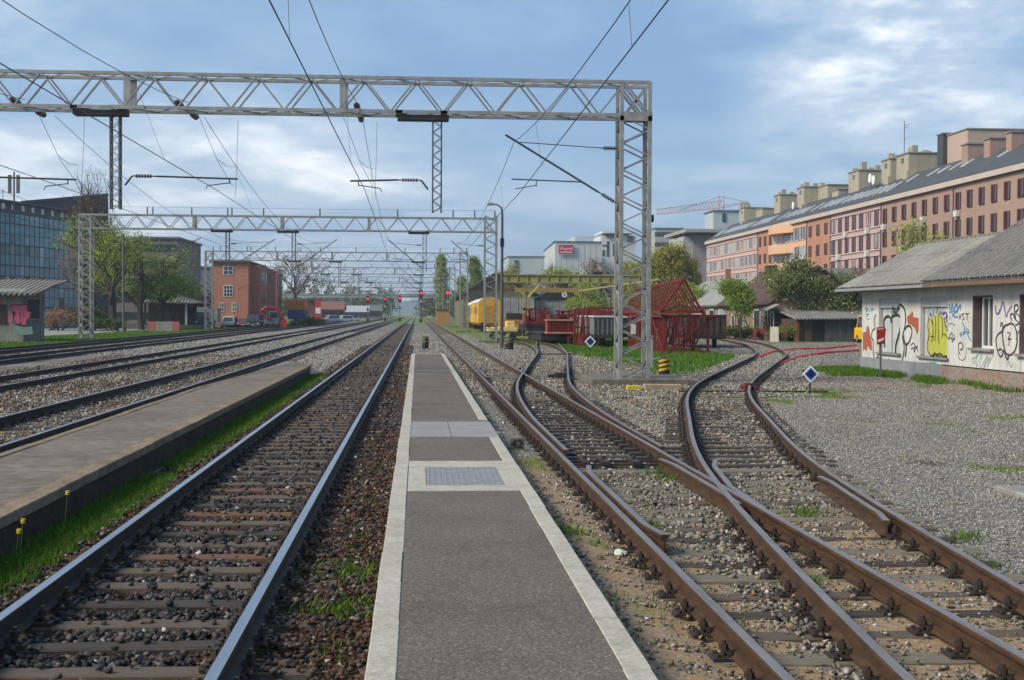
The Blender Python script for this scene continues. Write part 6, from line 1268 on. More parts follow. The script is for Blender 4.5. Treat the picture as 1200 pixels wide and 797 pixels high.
# yellow coach and the one behind it
def coach(xl, xr_, Y0, L_, ztop, cside, cend, label):
    th = thing('railway_coach', label, 'coach', ((xl+xr_)/2, Y0, 0), 0, 'parked coaches'); c1_, c2_ = cside, cend; zc = ztop-.65
    m = MB(); m.box(xl, xr_, Y0, Y0+L_, .95, zc); m.build('body', c1_, th)
    m = MB(); n = 10; P = [(xl-.05, zc)]+[(xl-.05+(xr_-xl+.1)*i/n, zc+.65*math.sin(math.pi*i/n)**.7) for i in range(1, n)]+[(xr_+.05, zc)]
    m.prism(P, 'Y', Y0+.04, Y0+L_); m.build('roof', mat('coach_roof_white', (.66, .67, .66), .6, (.55, .56, .56), 2), th)
    m = MB(); m.prism([(xl, .95), (xr_, .95), (xr_, zc)]+[(a_, b__-.01) for a_, b__ in P[::-1]][1:-1]+[(xl, zc)], 'Y', Y0-.06, Y0); m.build('end_wall', c2_, th)
    xm = (xl+xr_)/2
    for k in (-.55, .55): m = MB(); m.box(xm+k-.02, xm+k+.02, Y0-.08, Y0-.062, 1.0, zc-.1); m.build('seam', mat('seam_brown', (.25, .10, .02), .8), th)
    m = MB(); m.box(xm-.5, xm+.5, Y0-.07, Y0-.062, 1.05, 2.9); m.build('door', mat('coach_door', (.50, .24, .015), .6), th)
    for s in (-1, 1): m = MB(); m.tube([(xm+s*.85, Y0-.6, .85), (xm+s*.85, Y0, .85)], .1, 8); m.tube([(xm+s*.85, Y0-.62, .85), (xm+s*.85, Y0-.56, .85)], .22, 12); m.build('buffer', blk, th)
    m = MB(); m.box(xl+.1, xr_-.1, Y0, Y0+L_, .7, .947); m.build('underframe', mat('underframe_orange', (.30, .09, .02), .7), th)
    for k in range(5):
        yy = Y0+3+k*(L_-6)/4.5; m = MB(); m.box(xl-.03, xl-.003, yy, yy+1.2, 2.0, 2.8); m.build('window', c1_ if k % 2 else dglass, th)
    for yy in (Y0+1.4, Y0+3, Y0+L_-3, Y0+L_-1.4):
        for s in (-1, 1): m = MB(); m.tube([(xm+s*.72, yy, .45), (xm+s*.86, yy, .45)], .45, 14); m.build('wheel', blk, th)
    return th
yel1 = mat('coach_yellow', (.68, .42, .05), .5, (.58, .35, .05), 1.2, grain=.08); yel2 = mat('coach_end_shaded', (.66, .33, .015), .55, (.55, .26, .015), 1.0, grain=.08)  # end wall colour carries the shade, light falls on the left side
coach(atY(560.5, 360, 150).x, atY(587.5, 360, 150).x, 150, 22, 3.95, yel1, yel2, 'yellow coach, shade coloured into its orange end, with white curved roof parked before the hall')
coach(7.3, 9.9, 178, 20, 3.9, mat('coach_grey_green', (.17, .20, .18), .6), mat('coach_grey_end', (.20, .21, .20), .6), 'grey green coach with white roof directly behind the yellow one')
ob = thing('orange_hut', 'small ochre hut far down on the right of the tracks', 'hut', (9, 250, 0)); a = atY(511.5, 363, 250); b_ = atY(526, 372, 250); m = MB(); m.box(a.x, b_.x, 250, 253, -.1, a.z); m.build('wall', mat('ochre_wall', (.48, .27, .10), .85), ob); m = MB(); m.box(a.x-.2, b_.x+.2, 249.8, 253.3, a.z, a.z+.2); m.build('roof', mat('hut_roof', (.2, .12, .08), .8), ob)
# halls
hl = thing('workshop_hall', 'olive dark workshop hall with wide gable behind the yellow coach', 'hall', (10, 198, 0)); Y = 198.0; e0 = atY(538, 344, Y); ap = atY(581, 320.5, Y); e1 = atY(628, 344, Y)
m = MB(); m.prism([(e0.x+.6, -.1), (e1.x-.2, -.1), (e1.x-.2, e1.z), (ap.x, ap.z-.1), (e0.x+.6, e0.z)], 'Y', Y, Y+40); m.build('wall', mat('olive_boards', (.20, .185, .115), .85, (.14, .135, .085), .5, grain=.15, streak=.1), hl)
m = MB(); m.slab([(e0.x, Y-.8, e0.z-.1), (ap.x, Y-.8, ap.z+.2), (ap.x, Y+40, ap.z+.2), (e0.x, Y+40, e0.z-.1)], .3, nrm=(-.3, 0, 1)); m.slab([(ap.x, Y-.8, ap.z+.2), (e1.x+.5, Y-.8, e1.z-.1), (e1.x+.5, Y+40, e1.z-.1), (ap.x, Y+40, ap.z+.2)], .3, nrm=(.3, 0, 1)); m.build('roof', mat('tar_roof', (.05, .052, .05), .8), hl)
gw = mat('grey_door_panels', (.33, .33, .33), .8, (.20, .20, .205), .8, grain=.08)
for k in range(4): a = atY(589+k*9.5, 349, Y); b_ = atY(597.8+k*9.5, 349, Y); m = MB(); m.box(a.x, b_.x, Y-.12, Y-.004, 0, a.z); m.build('door', gw, hl)
m = MB(); a = atY(545, 338, Y); b_ = atY(627, 338, Y); m.box(a.x+.8, b_.x, Y-.1, Y-.003, a.z-.12, a.z+.1); m.build('fascia', mat('seam_brown', (.25, .1, .02)), hl)
h2 = thing('arched_hall', 'white hall with black arched gable and round emblem behind the crane', 'hall', (20, 205, 0)); Y = 205.0; a = atY(628, 352, Y); b_ = atY(683, 352, Y); zw = atY(655, 351.5, Y).z; m = MB(); m.box(a.x, b_.x, Y, Y+30, -.1, zw); m.build('wall', mat('hall_white', (.52, .53, .54), .8, (.33, .34, .35), .8, grain=.08), h2)
n = 12; zt_ = atY(655, 340.5, Y).z; P = [(a.x-.3, zw)]+[(a.x-.3+(b_.x-a.x+.6)*i/n, zw+(zt_-zw)*math.sin(math.pi*i/n)**.8) for i in range(1, n)]+[(b_.x+.3, zw)]; m = MB(); m.prism(P, 'Y', Y-.3, Y+30); m.build('arched_roof', mat('arch_black', (.02, .022, .025), .6), h2)
for k in range(6): m = MB(); xx = a.x+.3+(b_.x-a.x-.6)*k/6; m.box(xx+.06, xx+(b_.x-a.x-.6)/6-.06, Y-.1, Y-.004, 0, zw-.3); m.build('door', gw, h2)
em = atY(661.5, 345.5, Y-.35); m = MB(); m.prism([(em.x+.42*math.cos(k*math.pi/8), em.z+.42*math.sin(k*math.pi/8)) for k in range(16)], 'Y', Y-.36, Y-.31); m.build('emblem', wht, h2); m = MB(); m.prism([(em.x-.2, em.z+.15), (em.x+.2, em.z+.15), (em.x, em.z-.25)], 'Y', Y-.38, Y-.362); m.build('emblem_mark', rs, h2)
# factory with the red sign
fc = mat('factory_panel', (.44, .475, .48), .7, (.40, .43, .44), .05, grain=.03, streak=.06); fcs = mat('factory_panel_blue', (.36, .42, .44), .7, (.33, .39, .41), .05, grain=.03)
fb = thing('factory_building', 'big pale grey factory block with a red sign high on its wall', 'factory', (50, 450, 0)); Y = 450.0; a = atY(650.5, 283, Y); b_ = atY(705, 283, Y); a0 = atY(637.5, 288, 520)
m = MB(); m.add([(a.x, Y, 0), (b_.x, Y, 0), (b_.x, Y, a.z), (a.x, Y, a.z), (a0.x, 520, 0), (b_.x, 520, 0), (b_.x, 520, a.z), (a0.x, 520, a.z)], [(0, 1, 2, 3), (4, 0, 3, 7), (1, 5, 6, 2), (3, 2, 6, 7)]); m.build('wall', fc, fb)
m = MB(); m.bar((a.x-.1, Y-.2, a.z), (b_.x, Y-.2, a.z), .4, .3); m.build('roof_edge', mul, fb); m = MB(); m.bar((a0.x, 520, a.z), (a.x-.2, Y, a.z), .4, .3); m.build('roof_edge', mul, fb)
c_ = atY(674, 276.5, 500); d_ = atY(704, 285, 500); m = MB(); m.box(c_.x, d_.x+.5, 500, 530, 0, c_.z); m.build('upper_block', fcs, fb)
m = MB()
for k in range(1, 8): xx = a.x+(b_.x-a.x)*k/8; m.box(xx-.06, xx+.06, Y-.08, Y-.003, 0, a.z-.4)
m.build('panel_joints', fcs, fb)
s0 = atY(655, 286.8, Y-1); s1 = atY(672.2, 298, Y-1); m = MB(); m.box(s0.x, s1.x, Y-.9, Y-.5, s1.z, s0.z); sg = m.build('sign_panel', mat('sign_crimson', (.36, .008, .045), .5, (.33, .008, .04), 2, grain=.02), fb); m = MB()
m.box(s0.x-.15, s1.x+.15, Y-.85, Y-.45, s0.z+.003, s0.z+.12); m.box(s0.x-.15, s1.x+.15, Y-.85, Y-.45, s1.z-.12, s1.z-.003); m.build('sign_rim', wht, sg)
text('Franck', 1.65, ((s0.x+s1.x)/2, Y-.95, (s0.z+s1.z)/2+.25), (R_(90), 0, 0), mat('sign_letter_white', (.85, .85, .85), .5), sg, 'lettering', .3, .03); m = MB(); m.box(s0.x+.5, s1.x-.5, Y-.97, Y-.91, s1.z+.55, s1.z+.8); m.build('sign_line', MATS['sign_letter_white'], sg)
f2 = block('factory_annex', 'lower pale blue grey factory block left of the one with the red sign', 'factory', 596, 638, 301, 460, 40, fcs); m = MB(); a = atY(603, 305, 459.9); m.box(a.x, a.x+1.5, 459.8, 459.95, 0, a.z); m.build('downpipe', mul, f2)
blockw = mat('white_plaster_far', (.55, .56, .57), .8, (.48, .49, .50), .3, grain=.05)
ab = thing('white_apartment_block', 'white modern apartment block with dark balconies right of the factory', 'building', (68, 480, 0)); Y = 480.0; a = atY(704, 282, Y); b_ = atY(745, 282, Y); m = MB(); m.box(a.x, b_.x, Y, Y+20, 0, atY(720, 276, Y).z); m.build('wall', blockw, ab)
t0 = atY(705, 271, Y); t1 = atY(742, 273, Y); m = MB(); m.box(t0.x, t1.x, Y-2, Y+18, t0.z-.8, t0.z); m.build('roof', blockw, ab)
for px0, px1, py0, py1 in ((711, 725, 275, 279), (706, 712, 287, 289), (711, 714, 283, 301), (718, 720, 286, 300), (727, 730, 287, 300), (735, 742, 276, 284), (706, 709, 293, 300)): p, q = atY(px0, py0, Y), atY(px1, py1, Y); m = MB(); m.box(p.x, q.x, Y-.1, Y+.02, q.z, p.z); m.build('window', dglass, ab)
ab2 = block('grey_office_block', 'grey block with projecting flat roof at the far end of the long terrace', 'building', 812, 862, 277, 300, 20, mat('mauve_grey_wall', (.27, .235, .26), .85, (.23, .20, .22), .3, grain=.06)); m = MB(); p, q = atY(800, 268, 299), atY(862, 274.5, 299); m.box(p.x, q.x+3, 296, 322, q.z+.2, p.z-.2); m.build('projecting_roof', mat('slab_grey', (.34, .34, .33), .8), ab2)
m = MB(); p, q = atY(801, 277, 300.5), atY(811.9, 320, 300.5); m.box(p.x, q.x, 300.5, 318, 0, p.z); m.build('pale_wing', mat('pale_grey_wall', (.42, .42, .43), .85), ab2)
block('stepped_block', 'pale stepped apartment block beyond the willow tree', 'building', 768, 801, 268, 420, 20, mat('cream_far', (.40, .40, .36), .85), rowspec=(7, 9, 1.6, 1.5)); rt = block('rooftop_flat', 'pale blue rooftop flat with a dark window above the grey block', 'building', 836, 866, 247.5, 330, 10, mat('pale_blue_wall', (.46, .52, .56), .7)); m = MB(); p, q = atY(846.5, 250, 329.9), atY(850.5, 260, 329.9); m.box(p.x, q.x, 329.8, 330.02, q.z, p.z); m.build('window', mat('teal_glass', (.02, .08, .12), .2), rt)
# ================================================================ LONG TERRACE OF APARTMENT BLOCKS
AX = 54.5
def pxY(px, X=AX): d = ray(px, 250); return X*d.y/d.x
EZ = 15.85
shade = mat('dark_window', (.03, .028, .032), .15, (.07, .06, .06), .6, spec=.6, grain=.0); wfr = mat('brown_frame', (.10, .03, .035), .6); tanw = mat('tan_blind', (.34, .24, .16), .7); whf = mat('pale_window', (.42, .45, .47), .3, (.20, .22, .24), .8); rooft = mat('terrace_roof_dark', (.055, .062, .068), .75, (.075, .082, .09), .6, grain=.12); cornice = mat('cornice_pink_white', (.50, .43, .38), .8, (.45, .38, .34), .6); skyl = mat('skylight_glass', (.60, .64, .68), .12, (.5, .54, .58), 1.0, spec=.8, grain=0)
acm = mat('air_conditioner_white', (.62, .62, .60), .6)
def terrace(pa, pb, wm, label, kind, EZ=EZ, skylights=True):
    y0, y1 = pxY(pb), pxY(pa); th = thing('apartment_block', label, 'apartment building', (AX, (y0+y1)/2, 0), 0, 'terrace of apartment blocks on the right'); m = MB(); m.box(AX, AX+12, y0, y1, -.1, EZ-.3); m.build('wall', wm, th)
    m = MB(); m.slab([(AX-.38, y0, EZ+.05), (AX-.38, y1, EZ+.05), (AX+5, y1, EZ+3.35), (AX+5, y0, EZ+3.35)], .25, nrm=(-3.3, 0, 5.7)); m.slab([(AX+5, y0, EZ+3.35), (AX+5, y1, EZ+3.35), (AX+12, y1, EZ+.05), (AX+12, y0, EZ+.05)], .25, nrm=(3.3, 0, 7)); rf = m.build('roof', rooft, th)
    m = MB(); m.box(AX-.42, AX+.1, y0, y1, EZ-.55, EZ-.02); m.build('cornice', cornice, th)
    n = max(1, int((y1-y0)/2.7)); st_ = (y1-y0)/n; r = random.Random(int(pa)); sr = MB()
    for i in range(n):
        yc = y0+(i+.5)*st_
        for j, zc in enumerate((13.7, 10.95, 8.2, 5.4)):
            if kind == 'punched': hw, hh, fm = .55, .85, shade
            elif kind == 'ribbon': hw, hh, fm = st_*.24, .95, r.choice([shade, shade, shade, whf])
            elif kind == 'ribbon2': hw, hh, fm = st_*.36, .8, r.choice([shade, whf, tanw, shade])
            elif kind == 'small': hw, hh, fm = .6, .75, shade
            else: hw, hh, fm = st_*.44, .95, r.choice([shade, shade, whf])
            if j >= 3: 
                sr.box(AX-.05, AX-.003, yc-hw, yc+hw, zc-hh, zc+hh); continue
            m = MB(); m.box(AX-.05, AX-.003, yc-hw, yc+hw, zc-hh, zc+hh); wn = m.build('window', fm, th)
            m = MB(); fw = .09
            m.box(AX-.10, AX-.052, yc-hw, yc-hw+fw, zc-hh, zc+hh); m.box(AX-.10, AX-.052, yc+hw-fw, yc+hw, zc-hh, zc+hh); m.box(AX-.10, AX-.052, yc-hw, yc+hw, zc-hh, zc-hh+fw); m.box(AX-.09, AX-.052, yc-.04, yc+.04, zc-hh, zc+hh)
            m.build('frame', wfr if kind in ('punched', 'small', 'ribbon') else frw, wn)
            if kind == 'punched': m = MB(); m.box(AX-.16, AX-.052, yc+hw-.25, yc+hw+.0, zc-hh, zc+hh); m.build('shutter', wfr, wn)
            if r.random() < .3 and kind in ('punched', 'ribbon'): m = MB(); m.box(AX-.45, AX-.06, yc-.4, yc+.4, zc-hh-.75, zc-hh-.15); m.build('air_conditioner', acm, th)
    if sr.v: sr.build('lower_windows', shade, th)['kind'] = 'stuff'
    if kind in ('ribbon', 'ribbon2'):
        m = MB()
        for zc in (13.7, 10.95, 8.2): m.box(AX-.13, AX-.003, y0+.1, y1-.1, zc-1.12, zc-.98); m.box(AX-.13, AX-.003, y0+.1, y1-.1, zc+.97, zc+1.07)
        m.build('string_course', cornice, th)
    if skylights:
        k = y0+1.0
        while k < y1-1.2:
            if r.random() < (.85 if y0 > 140 else .6):
                lo, hi = (.25, .62) if y0 > 150 else (.55, .8)
                m = MB(); nx_ = AX-.38+5.38*lo; z0 = EZ+.05+3.3*lo; x1_ = AX-.38+5.38*hi; z1_ = EZ+.05+3.3*hi; m.slab([(nx_, k, z0+.12), (nx_, k+.55, z0+.12), (x1_, k+.55, z1_+.12), (x1_, k, z1_+.12)], .1, nrm=(-3.3, 0, 5.7)); m.build('skylight', skyl, rf)
            k += 2.3 if y0 > 150 else 3.1
    m = MB(); m.box(AX-.12, AX-.003, y1-.2, y1-.05, 0, EZ-.45); m.build('downpipe', mat('downpipe', (.15, .12, .12), .6), th)
    return th
tp_brown = mat('terrace_brown_pink', (.33, .225, .18), .9, (.28, .195, .16), .15, grain=.06); tp_pink = mat('terrace_pink', (.46, .31, .31), .9, (.41, .28, .28), .15, grain=.05); tp_or = mat('terrace_orange', (.40, .20, .125), .9, (.35, .175, .11), .2, grain=.05); tp_pe = mat('terrace_peach', (.60, .37, .24), .9, (.55, .34, .22), .2, grain=.05); tp_pk2 = mat('terrace_pale_pink', (.55, .36, .33), .9, (.50, .33, .30), .2, grain=.05)
terrace(1117, 1300, tp_brown, 'brownish apartment block nearest on the right, with the pink stair house on its roof', 'punched'); terrace(1032.5, 1117, tp_brown, 'brownish apartment block between the nearest one and the pink one', 'punched')
terrace(973.5, 1032.3, tp_pink, 'pink apartment block with tall window bands right of the orange one', 'ribbon'); terrace(945.6, 973.3, tp_or, 'orange apartment block left of the pink one', 'small')
pe = terrace(906.5, 945.4, tp_pe, 'peach apartment block with curved balconies between two orange ones', 'loggia'); terrace(888.5, 906.3, tp_or, 'narrow orange apartment block left of the peach one', 'small'); terrace(828.5, 888.3, tp_pk2, 'farthest pale pink apartment block at the left end of the terrace', 'ribbon2')
y0, y1 = pxY(930), pxY(906.5)
for zc in (15.0, 12.0, 9.2):
    m = MB(); n = 10; P = [(AX-.003, y0)]+[(AX-1.9*math.sin(math.pi*min(1, k/n*1.0))**.6 if 0 < k < n else AX-.003, y0+(y1-y0)*k/n) for k in range(n+1)]; m.prism(P[1:], 'Z', zc-.9, zc+.45 if zc < 14 else zc+.28); m.build('curved_balcony', tp_pe, pe)
stw = mat('stair_tower_cream', (.40, .365, .28), .9, (.32, .295, .23), .5, grain=.1, streak=.12); stp = mat('stair_tower_pink', (.42, .32, .265), .9, (.37, .28, .235), .3, grain=.05)
def tower(pl, pr, pt, X, lab, mt=stw, z0=16.2, far=4.5, parts=True):
    ya, yb = pxY(pr, X), pxY(pl, X); ya = yb-(yb-ya)*(.72 if parts else .8); zt = atX((pl+pr)/2, pt, X).z; th = thing('roof_tower', lab, 'roof tower', (X, ya, z0), 0, 'stair towers and chimneys on the terrace roof'); m = MB(); m.box(X, X+far, ya, yb, z0, zt); m.build('wall', mt, th)
    m = MB(); m.box(X-.12, X+far+.12, ya-.12, yb+.12, zt, zt+.14); m.build('cap', conc, th)
    rq = random.Random(int(pl*7))
    if parts and far > 4:
        for q_ in range(2): yy = ya+(yb-ya)*rq.random(); hh_ = rq.uniform(.4, 1.1); m = MB(); m.box(X+.5, X+1.2, yy, yy+.7, zt+.14, zt+.14+hh_); m.build('flue', mt, th)
        m = MB(); yy = ya-(yb-ya)*.25; m.box(X-.6, X+1.2, yy, yy+1.4, z0, z0+(zt-z0)*rq.uniform(.35, .6)); m.build('side_shaft', mt, th)
    if parts: m = MB(); m.box(X-.04, X+.02, (ya+yb)/2-.4, (ya+yb)/2+.4, zt-1.0, zt-.4); m.build('vent', dglass, th)
tower(867, 874, 244, 58.8, 'cream chimney shaft at the left end of the terrace roof'); tower(875, 901, 246, 61, 'low cream roof house beside the leftmost shaft'); tower(907, 917, 229, 58.8, 'cream shaft left of the second gap on the terrace roof'); tower(917.5, 931, 232, 61, 'cream roof house behind the fourth shaft from the left')
tower(934, 945, 220, 58.8, 'tall cream shaft above the orange block'); tower(946, 980, 219, 61, 'wide cream roof house above the orange block', far=7); tower(975, 984, 223, 59, 'small cream box right of the wide roof house', parts=False); tower(994, 1011, 201, 58.8, 'broad cream shaft above the pink block'); tower(1011.5, 1031, 204, 61.5, 'cream roof house with dishes above the pink block', far=6)
tower(1032.5, 1047, 187.5, 58.8, 'tall cream shaft above the joint of pink and brown blocks'); tower(1050, 1070, 181, 58.8, 'broad cream shaft below the tall aerial'); tower(1070.5, 1094, 185, 61.5, 'long cream roof house right of the aerial', far=7); tower(1099, 1142, 156, 60.5, 'large pinkish stair house on the nearest roof', stp, far=22, parts=False)
for i, (pl, pr, pt) in enumerate(((1126, 1135, 170), (1152, 1161, 163.5), (1178, 1186, 156))): tower(pl, pr, pt, 58.0, ['small brown chimney left of the big stair house middle', 'small brown chimney at the centre of the nearest roof', 'small brown chimney farthest right on the nearest roof'][i], tp_brown, far=1.8, parts=False)
tower(1097.5, 1106, 158, 60.0, 'dark metal vent at the left edge of the pinkish stair house', mat('vent_dark', (.06, .07, .075), .5), far=1.2, parts=False)
th = thing('tv_aerial', 'tall thin television aerial above the terrace roof', 'aerial', (61, pxY(1060, 61), 19)); p = atX(1060, 142, 61); m = MB(); m.tube([(61, p.y, 19), (61, p.y, p.z)], .05, 5); m.build('mast', galv_d, th); m = MB()
for dz, w_ in ((.6, 1.3), (.9, .9), (2.3, .6)): m.bar((61, p.y-w_*.2, p.z-dz), (61, p.y-w_*1.4, p.z-dz), .05)
m.build('rods', galv_d, th)
for px, py, lab in ((929, 241, 'left'), (1019, 209, 'middle'), (1023, 211, 'right')):
    p = atX(px, py, 57.5); th = thing('satellite_dish', 'white satellite dish on the terrace roof, %s one of three' % lab, 'satellite dish', p, 0, 'satellite dishes on the terrace'); m = MB(); m.prism([(p.y+.55*math.cos(k*.524), p.z+.6*math.sin(k*.524)) for k in range(12)], 'X', p.x, p.x+.08); m.build('dish', wht, th); m = MB(); m.bar((p.x+.06, p.y, p.z), (p.x+.3, p.y, p.z-1.2), .06); m.build('bracket', galv_d, th)
# tower crane
tc_ = thing('tower_crane', 'pale red and white tower crane with long jib over the far roofs', 'crane', (95, 420, 0)); ta = mat('crane_pale_red', (.52, .27, .24), .7, (.55, .42, .38), .08); Y = 420.0
def P_(px, py): v = atY(px, py, Y); return Vector((v.x, Y, v.z))
m = MB(); b0_ = P_(845, 260); 
for s in (-.8, .8): m.bar((b0_.x+s, Y, 0), (b0_.x+s, Y, P_(845, 230).z), .3)
zig(m, (b0_.x, Y, 10), (b0_.x, Y, P_(845, 232).z), (-.8, 0, 0), (.8, 0, 0), 2.2, .14); m.build('mast', ta, tc_)
m = MB(); j0, j1 = P_(769, 251.5), P_(846, 243.5); m.bar(j0, j1, .25); m.bar(j0+Vector((0, 0, 1.6)), j1+Vector((0, 0, 2.3)), .22)
d = j1-j0
for k in range(22): a = j0+d*(k/22); b_ = j0+d*((k+.5)/22)+Vector((0, 0, 1.6+.7*k/22)); c_ = j0+d*((k+1)/22); m.bar(a, b_, .12); m.bar(b_, c_, .12)
m.build('jib', ta, tc_); m = MB(); m.bar(P_(846, 243.5), P_(877, 237.5), .3); m.bar(P_(846, 241), P_(877, 236), .2); m.build('counter_jib', ta, tc_); m = MB(); m.bar(P_(845, 230), P_(795, 247), .12); m.bar(P_(845, 230), P_(875, 237), .12); m.build('stay_rope', galv_d, tc_)
m = MB(); q = P_(872, 238); m.box(q.x-1, q.x+1.5, Y-.8, Y+.8, q.z-2.2, q.z); m.build('counterweight', conc, tc_)
m = MB(); p = atY(764.5, 256, 41.2); m.tube([(7.07, 41.2, p.z+.02), (7.2, 41.2, p.z)], .03, 6); m.tube([(p.x-.05, 41.2, p.z), (p.x+.03, 41.2, p.z)], .12, 12); tag(m.build('siren', black), 'small round black loudspeaker fixed to the nearest gantry post', 'loudspeaker')
# ================================================================ OLD HOUSES AND SHED IN THE MIDDLE RIGHT
pl1 = mat('old_plaster', (.34, .32, .28), .92, (.24, .21, .18), .8, grain=.15, streak=.25); pl2 = mat('old_brick_plaster', (.32, .24, .18), .92, (.22, .13, .09), .7, grain=.2, streak=.2)
rfg = tiled('grey_eternit_roof', (.34, .34, .33), (.27, .27, .26), .5, 'Y', .9, .05, streak=.1); rfb = tiled('brown_tile_roof', (.125, .07, .06), (.09, .055, .05), .45, 'Y', .9, .06, rows=.3, streak=.1)
def rowhouse(name, label, y0, y1, XE, ze, XR, zr, wm, rm, wins, door=None):
    th = thing(name, label, 'house', (XE, (y0+y1)/2, 0)); m = MB(); m.prism([(XE+.5, -.2), (XE+.5, ze), (XR, zr-.25), (2*XR-XE-.5, ze), (2*XR-XE-.5, -.2)], 'Y', y0+.2, y1-.1); m.build('wall', wm, th)
    m = MB(); k = (zr-ze)/(XR-XE); m.slab([(XE, y0, ze-.1), (XE, y1, ze-.1), (XR, y1, zr), (XR, y0, zr)], .18, nrm=(-k, 0, 1)); m.slab([(XR, y0, zr), (XR, y1, zr), (2*XR-XE, y1, ze-.1), (2*XR-XE, y0, ze-.1)], .18, nrm=(k, 0, 1)); th['roofm'] = 1; del th['roofm']; rf = m.build('roof', rm, th)
    for px0, px1, py0, py1, mt in wins: p, q = atX(px0, py0, XE+.5), atX(px1, py1, XE+.5); m = MB(); m.box(XE+.42, XE+.497, min(p.y, q.y), max(p.y, q.y), q.z, p.z); wn = m.build('window' if mt is not None and py1 < 388 else 'door', mt or dglass, th); m = MB(); m.box(XE+.40, XE+.418, min(p.y, q.y), min(p.y, q.y)+.15, q.z, p.z); m.box(XE+.40, XE+.418, max(p.y, q.y)-.15, max(p.y, q.y), q.z, p.z); m.box(XE+.40, XE+.418, min(p.y, q.y), max(p.y, q.y), p.z-.15, p.z); m.build('frame', frw, wn)
    return th, rf
hB, rB = rowhouse('old_house', 'old house with brown tiled roof between the grey roofed one and the blossom tree', 112, 131.5, 30, 3.05, 34.6, 6.3, pl2, rfb, [(884, 892, 362, 393, dglass), (897, 901, 362, 382, dglass), (904, 908, 365, 383, dglass), (868, 872, 362, 392, dglass)])
hA, rA = rowhouse('old_house', 'old house with long pale grey roof and red chimney behind the red cage', 131.6, 172, 30, 3.15, 34.6, 6.05, pl1, rfg, [(858, 862, 368, 391, dglass), (843, 849, 362, 372, whf), (832, 838, 362, 372, dglass), (822, 827, 362, 372, dglass)])
m = MB(); p = atX(853, 334, 32.6); q = atX(853, 315, 32.6); m.box(32.35, 32.85, p.y-.22, p.y+.22, p.z-.6, q.z); m.build('chimney', brk2, rA); m = MB(); p = atX(903, 317, 34.4); m.box(34.1, 34.9, p.y-.7, p.y+.7, 5.8, 6.9); m.build('chimney', blk, rB)
m = MB(); m.slab([(29.5, 110.5, 2.5), (29.5, 113, 2.5), (30.6, 113, 3.0), (30.6, 110.5, 3.0)], .1, nrm=(-.5, 0, 1)); m.build('porch_roof', mat('tin_roof_pale', (.42, .42, .40), .6, (.28, .25, .22), 1), hB)
shd = thing('timber_shed', 'low dark timber shed with corrugated roof in front of the blossom tree', 'shed', (33, 107, -.14)); Y = 107.0; a = atY(931, 400, Y); b_ = atY(1012, 400, Y); dw = mat('shed_planks_dark', (.055, .05, .05), .9, (.11, .085, .07), 1.4, grain=.3, streak=.3)
m = MB(); m.box(a.x, b_.x+2, Y, Y+5, -.2, 1.75); m.build('wall', dw, shd); m = MB(); z1_ = 1.9; m.slab([(a.x-.1, Y-.7, z1_-.12), (b_.x+2.4, Y-.7, z1_-.02), (b_.x+2.4, Y+5.5, z1_+.75), (a.x-.2, Y+5.5, z1_+.7)], .1); m.build('roof', tiled('shed_corrugated', (.30, .29, .28), (.18, .17, .16), .3, 'X', .9, .06, streak=.0), shd)
for px0, px1, mt in ((918, 922, 'rb'), (931, 936, 'rb'), (937, 941, 'd1'), (943, 951, 'd2'), (953, 965, 'd1'), (966, 1000, 'd3')):
    p, q = atY(px0, 400, Y), atY(px1, 400, Y); m = MB(); m.box(p.x, q.x, Y-.08, Y-.004, -.15, 1.7); m.build('panel', {'rb': mat('rusty_board', (.25, .10, .05), .85, (.16, .07, .04), 3), 'd1': mat('black_board', (.02, .02, .022), .8), 'd2': mat('brown_board', (.12, .075, .055), .9, (.06, .045, .04), 2, streak=.3), 'd3': mat('grey_board', (.13, .125, .115), .9, (.08, .075, .07), 1.5, streak=.3)}[mt], shd)
m = MB(); p = atY(900, 398, 106); q = atY(910, 383, 106); m.slab([(p.x, 105.4, -.12), (p.x+.75, 105.4, -.12), (q.x+.3, 106.6, q.z), (q.x-.35, 106.6, q.z)], .06); tag(m.build('leaning_board', mat('pale_board', (.50, .44, .36), .8, (.4, .34, .27), 2)), 'pale board leaning beside the timber shed', 'board')
br_ = thing('rusty_reel', 'rusty red cable reel on the grass before the old house', 'reel', (29, 110, 0)); p = atY(889, 391, 110)
for s in (-.35, .35): m = MB(); m.tube([(p.x+s, 110, .45), (p.x+s+.06, 110, .45)], .55, 16); m.build('flange', rs, br_)
m = MB(); m.tube([(p.x-.3, 110, .45), (p.x+.36, 110, .45)], .22, 12); m.build('core', rs, br_)
yv = car(atY(1001, 370, 101.6).x+.95, 97, 'bright yellow van half hidden behind the corner of the white house', (.72, .42, .01), 1.9, 2.1, 0, True, 4.6, 'van', None, 'parked_van')

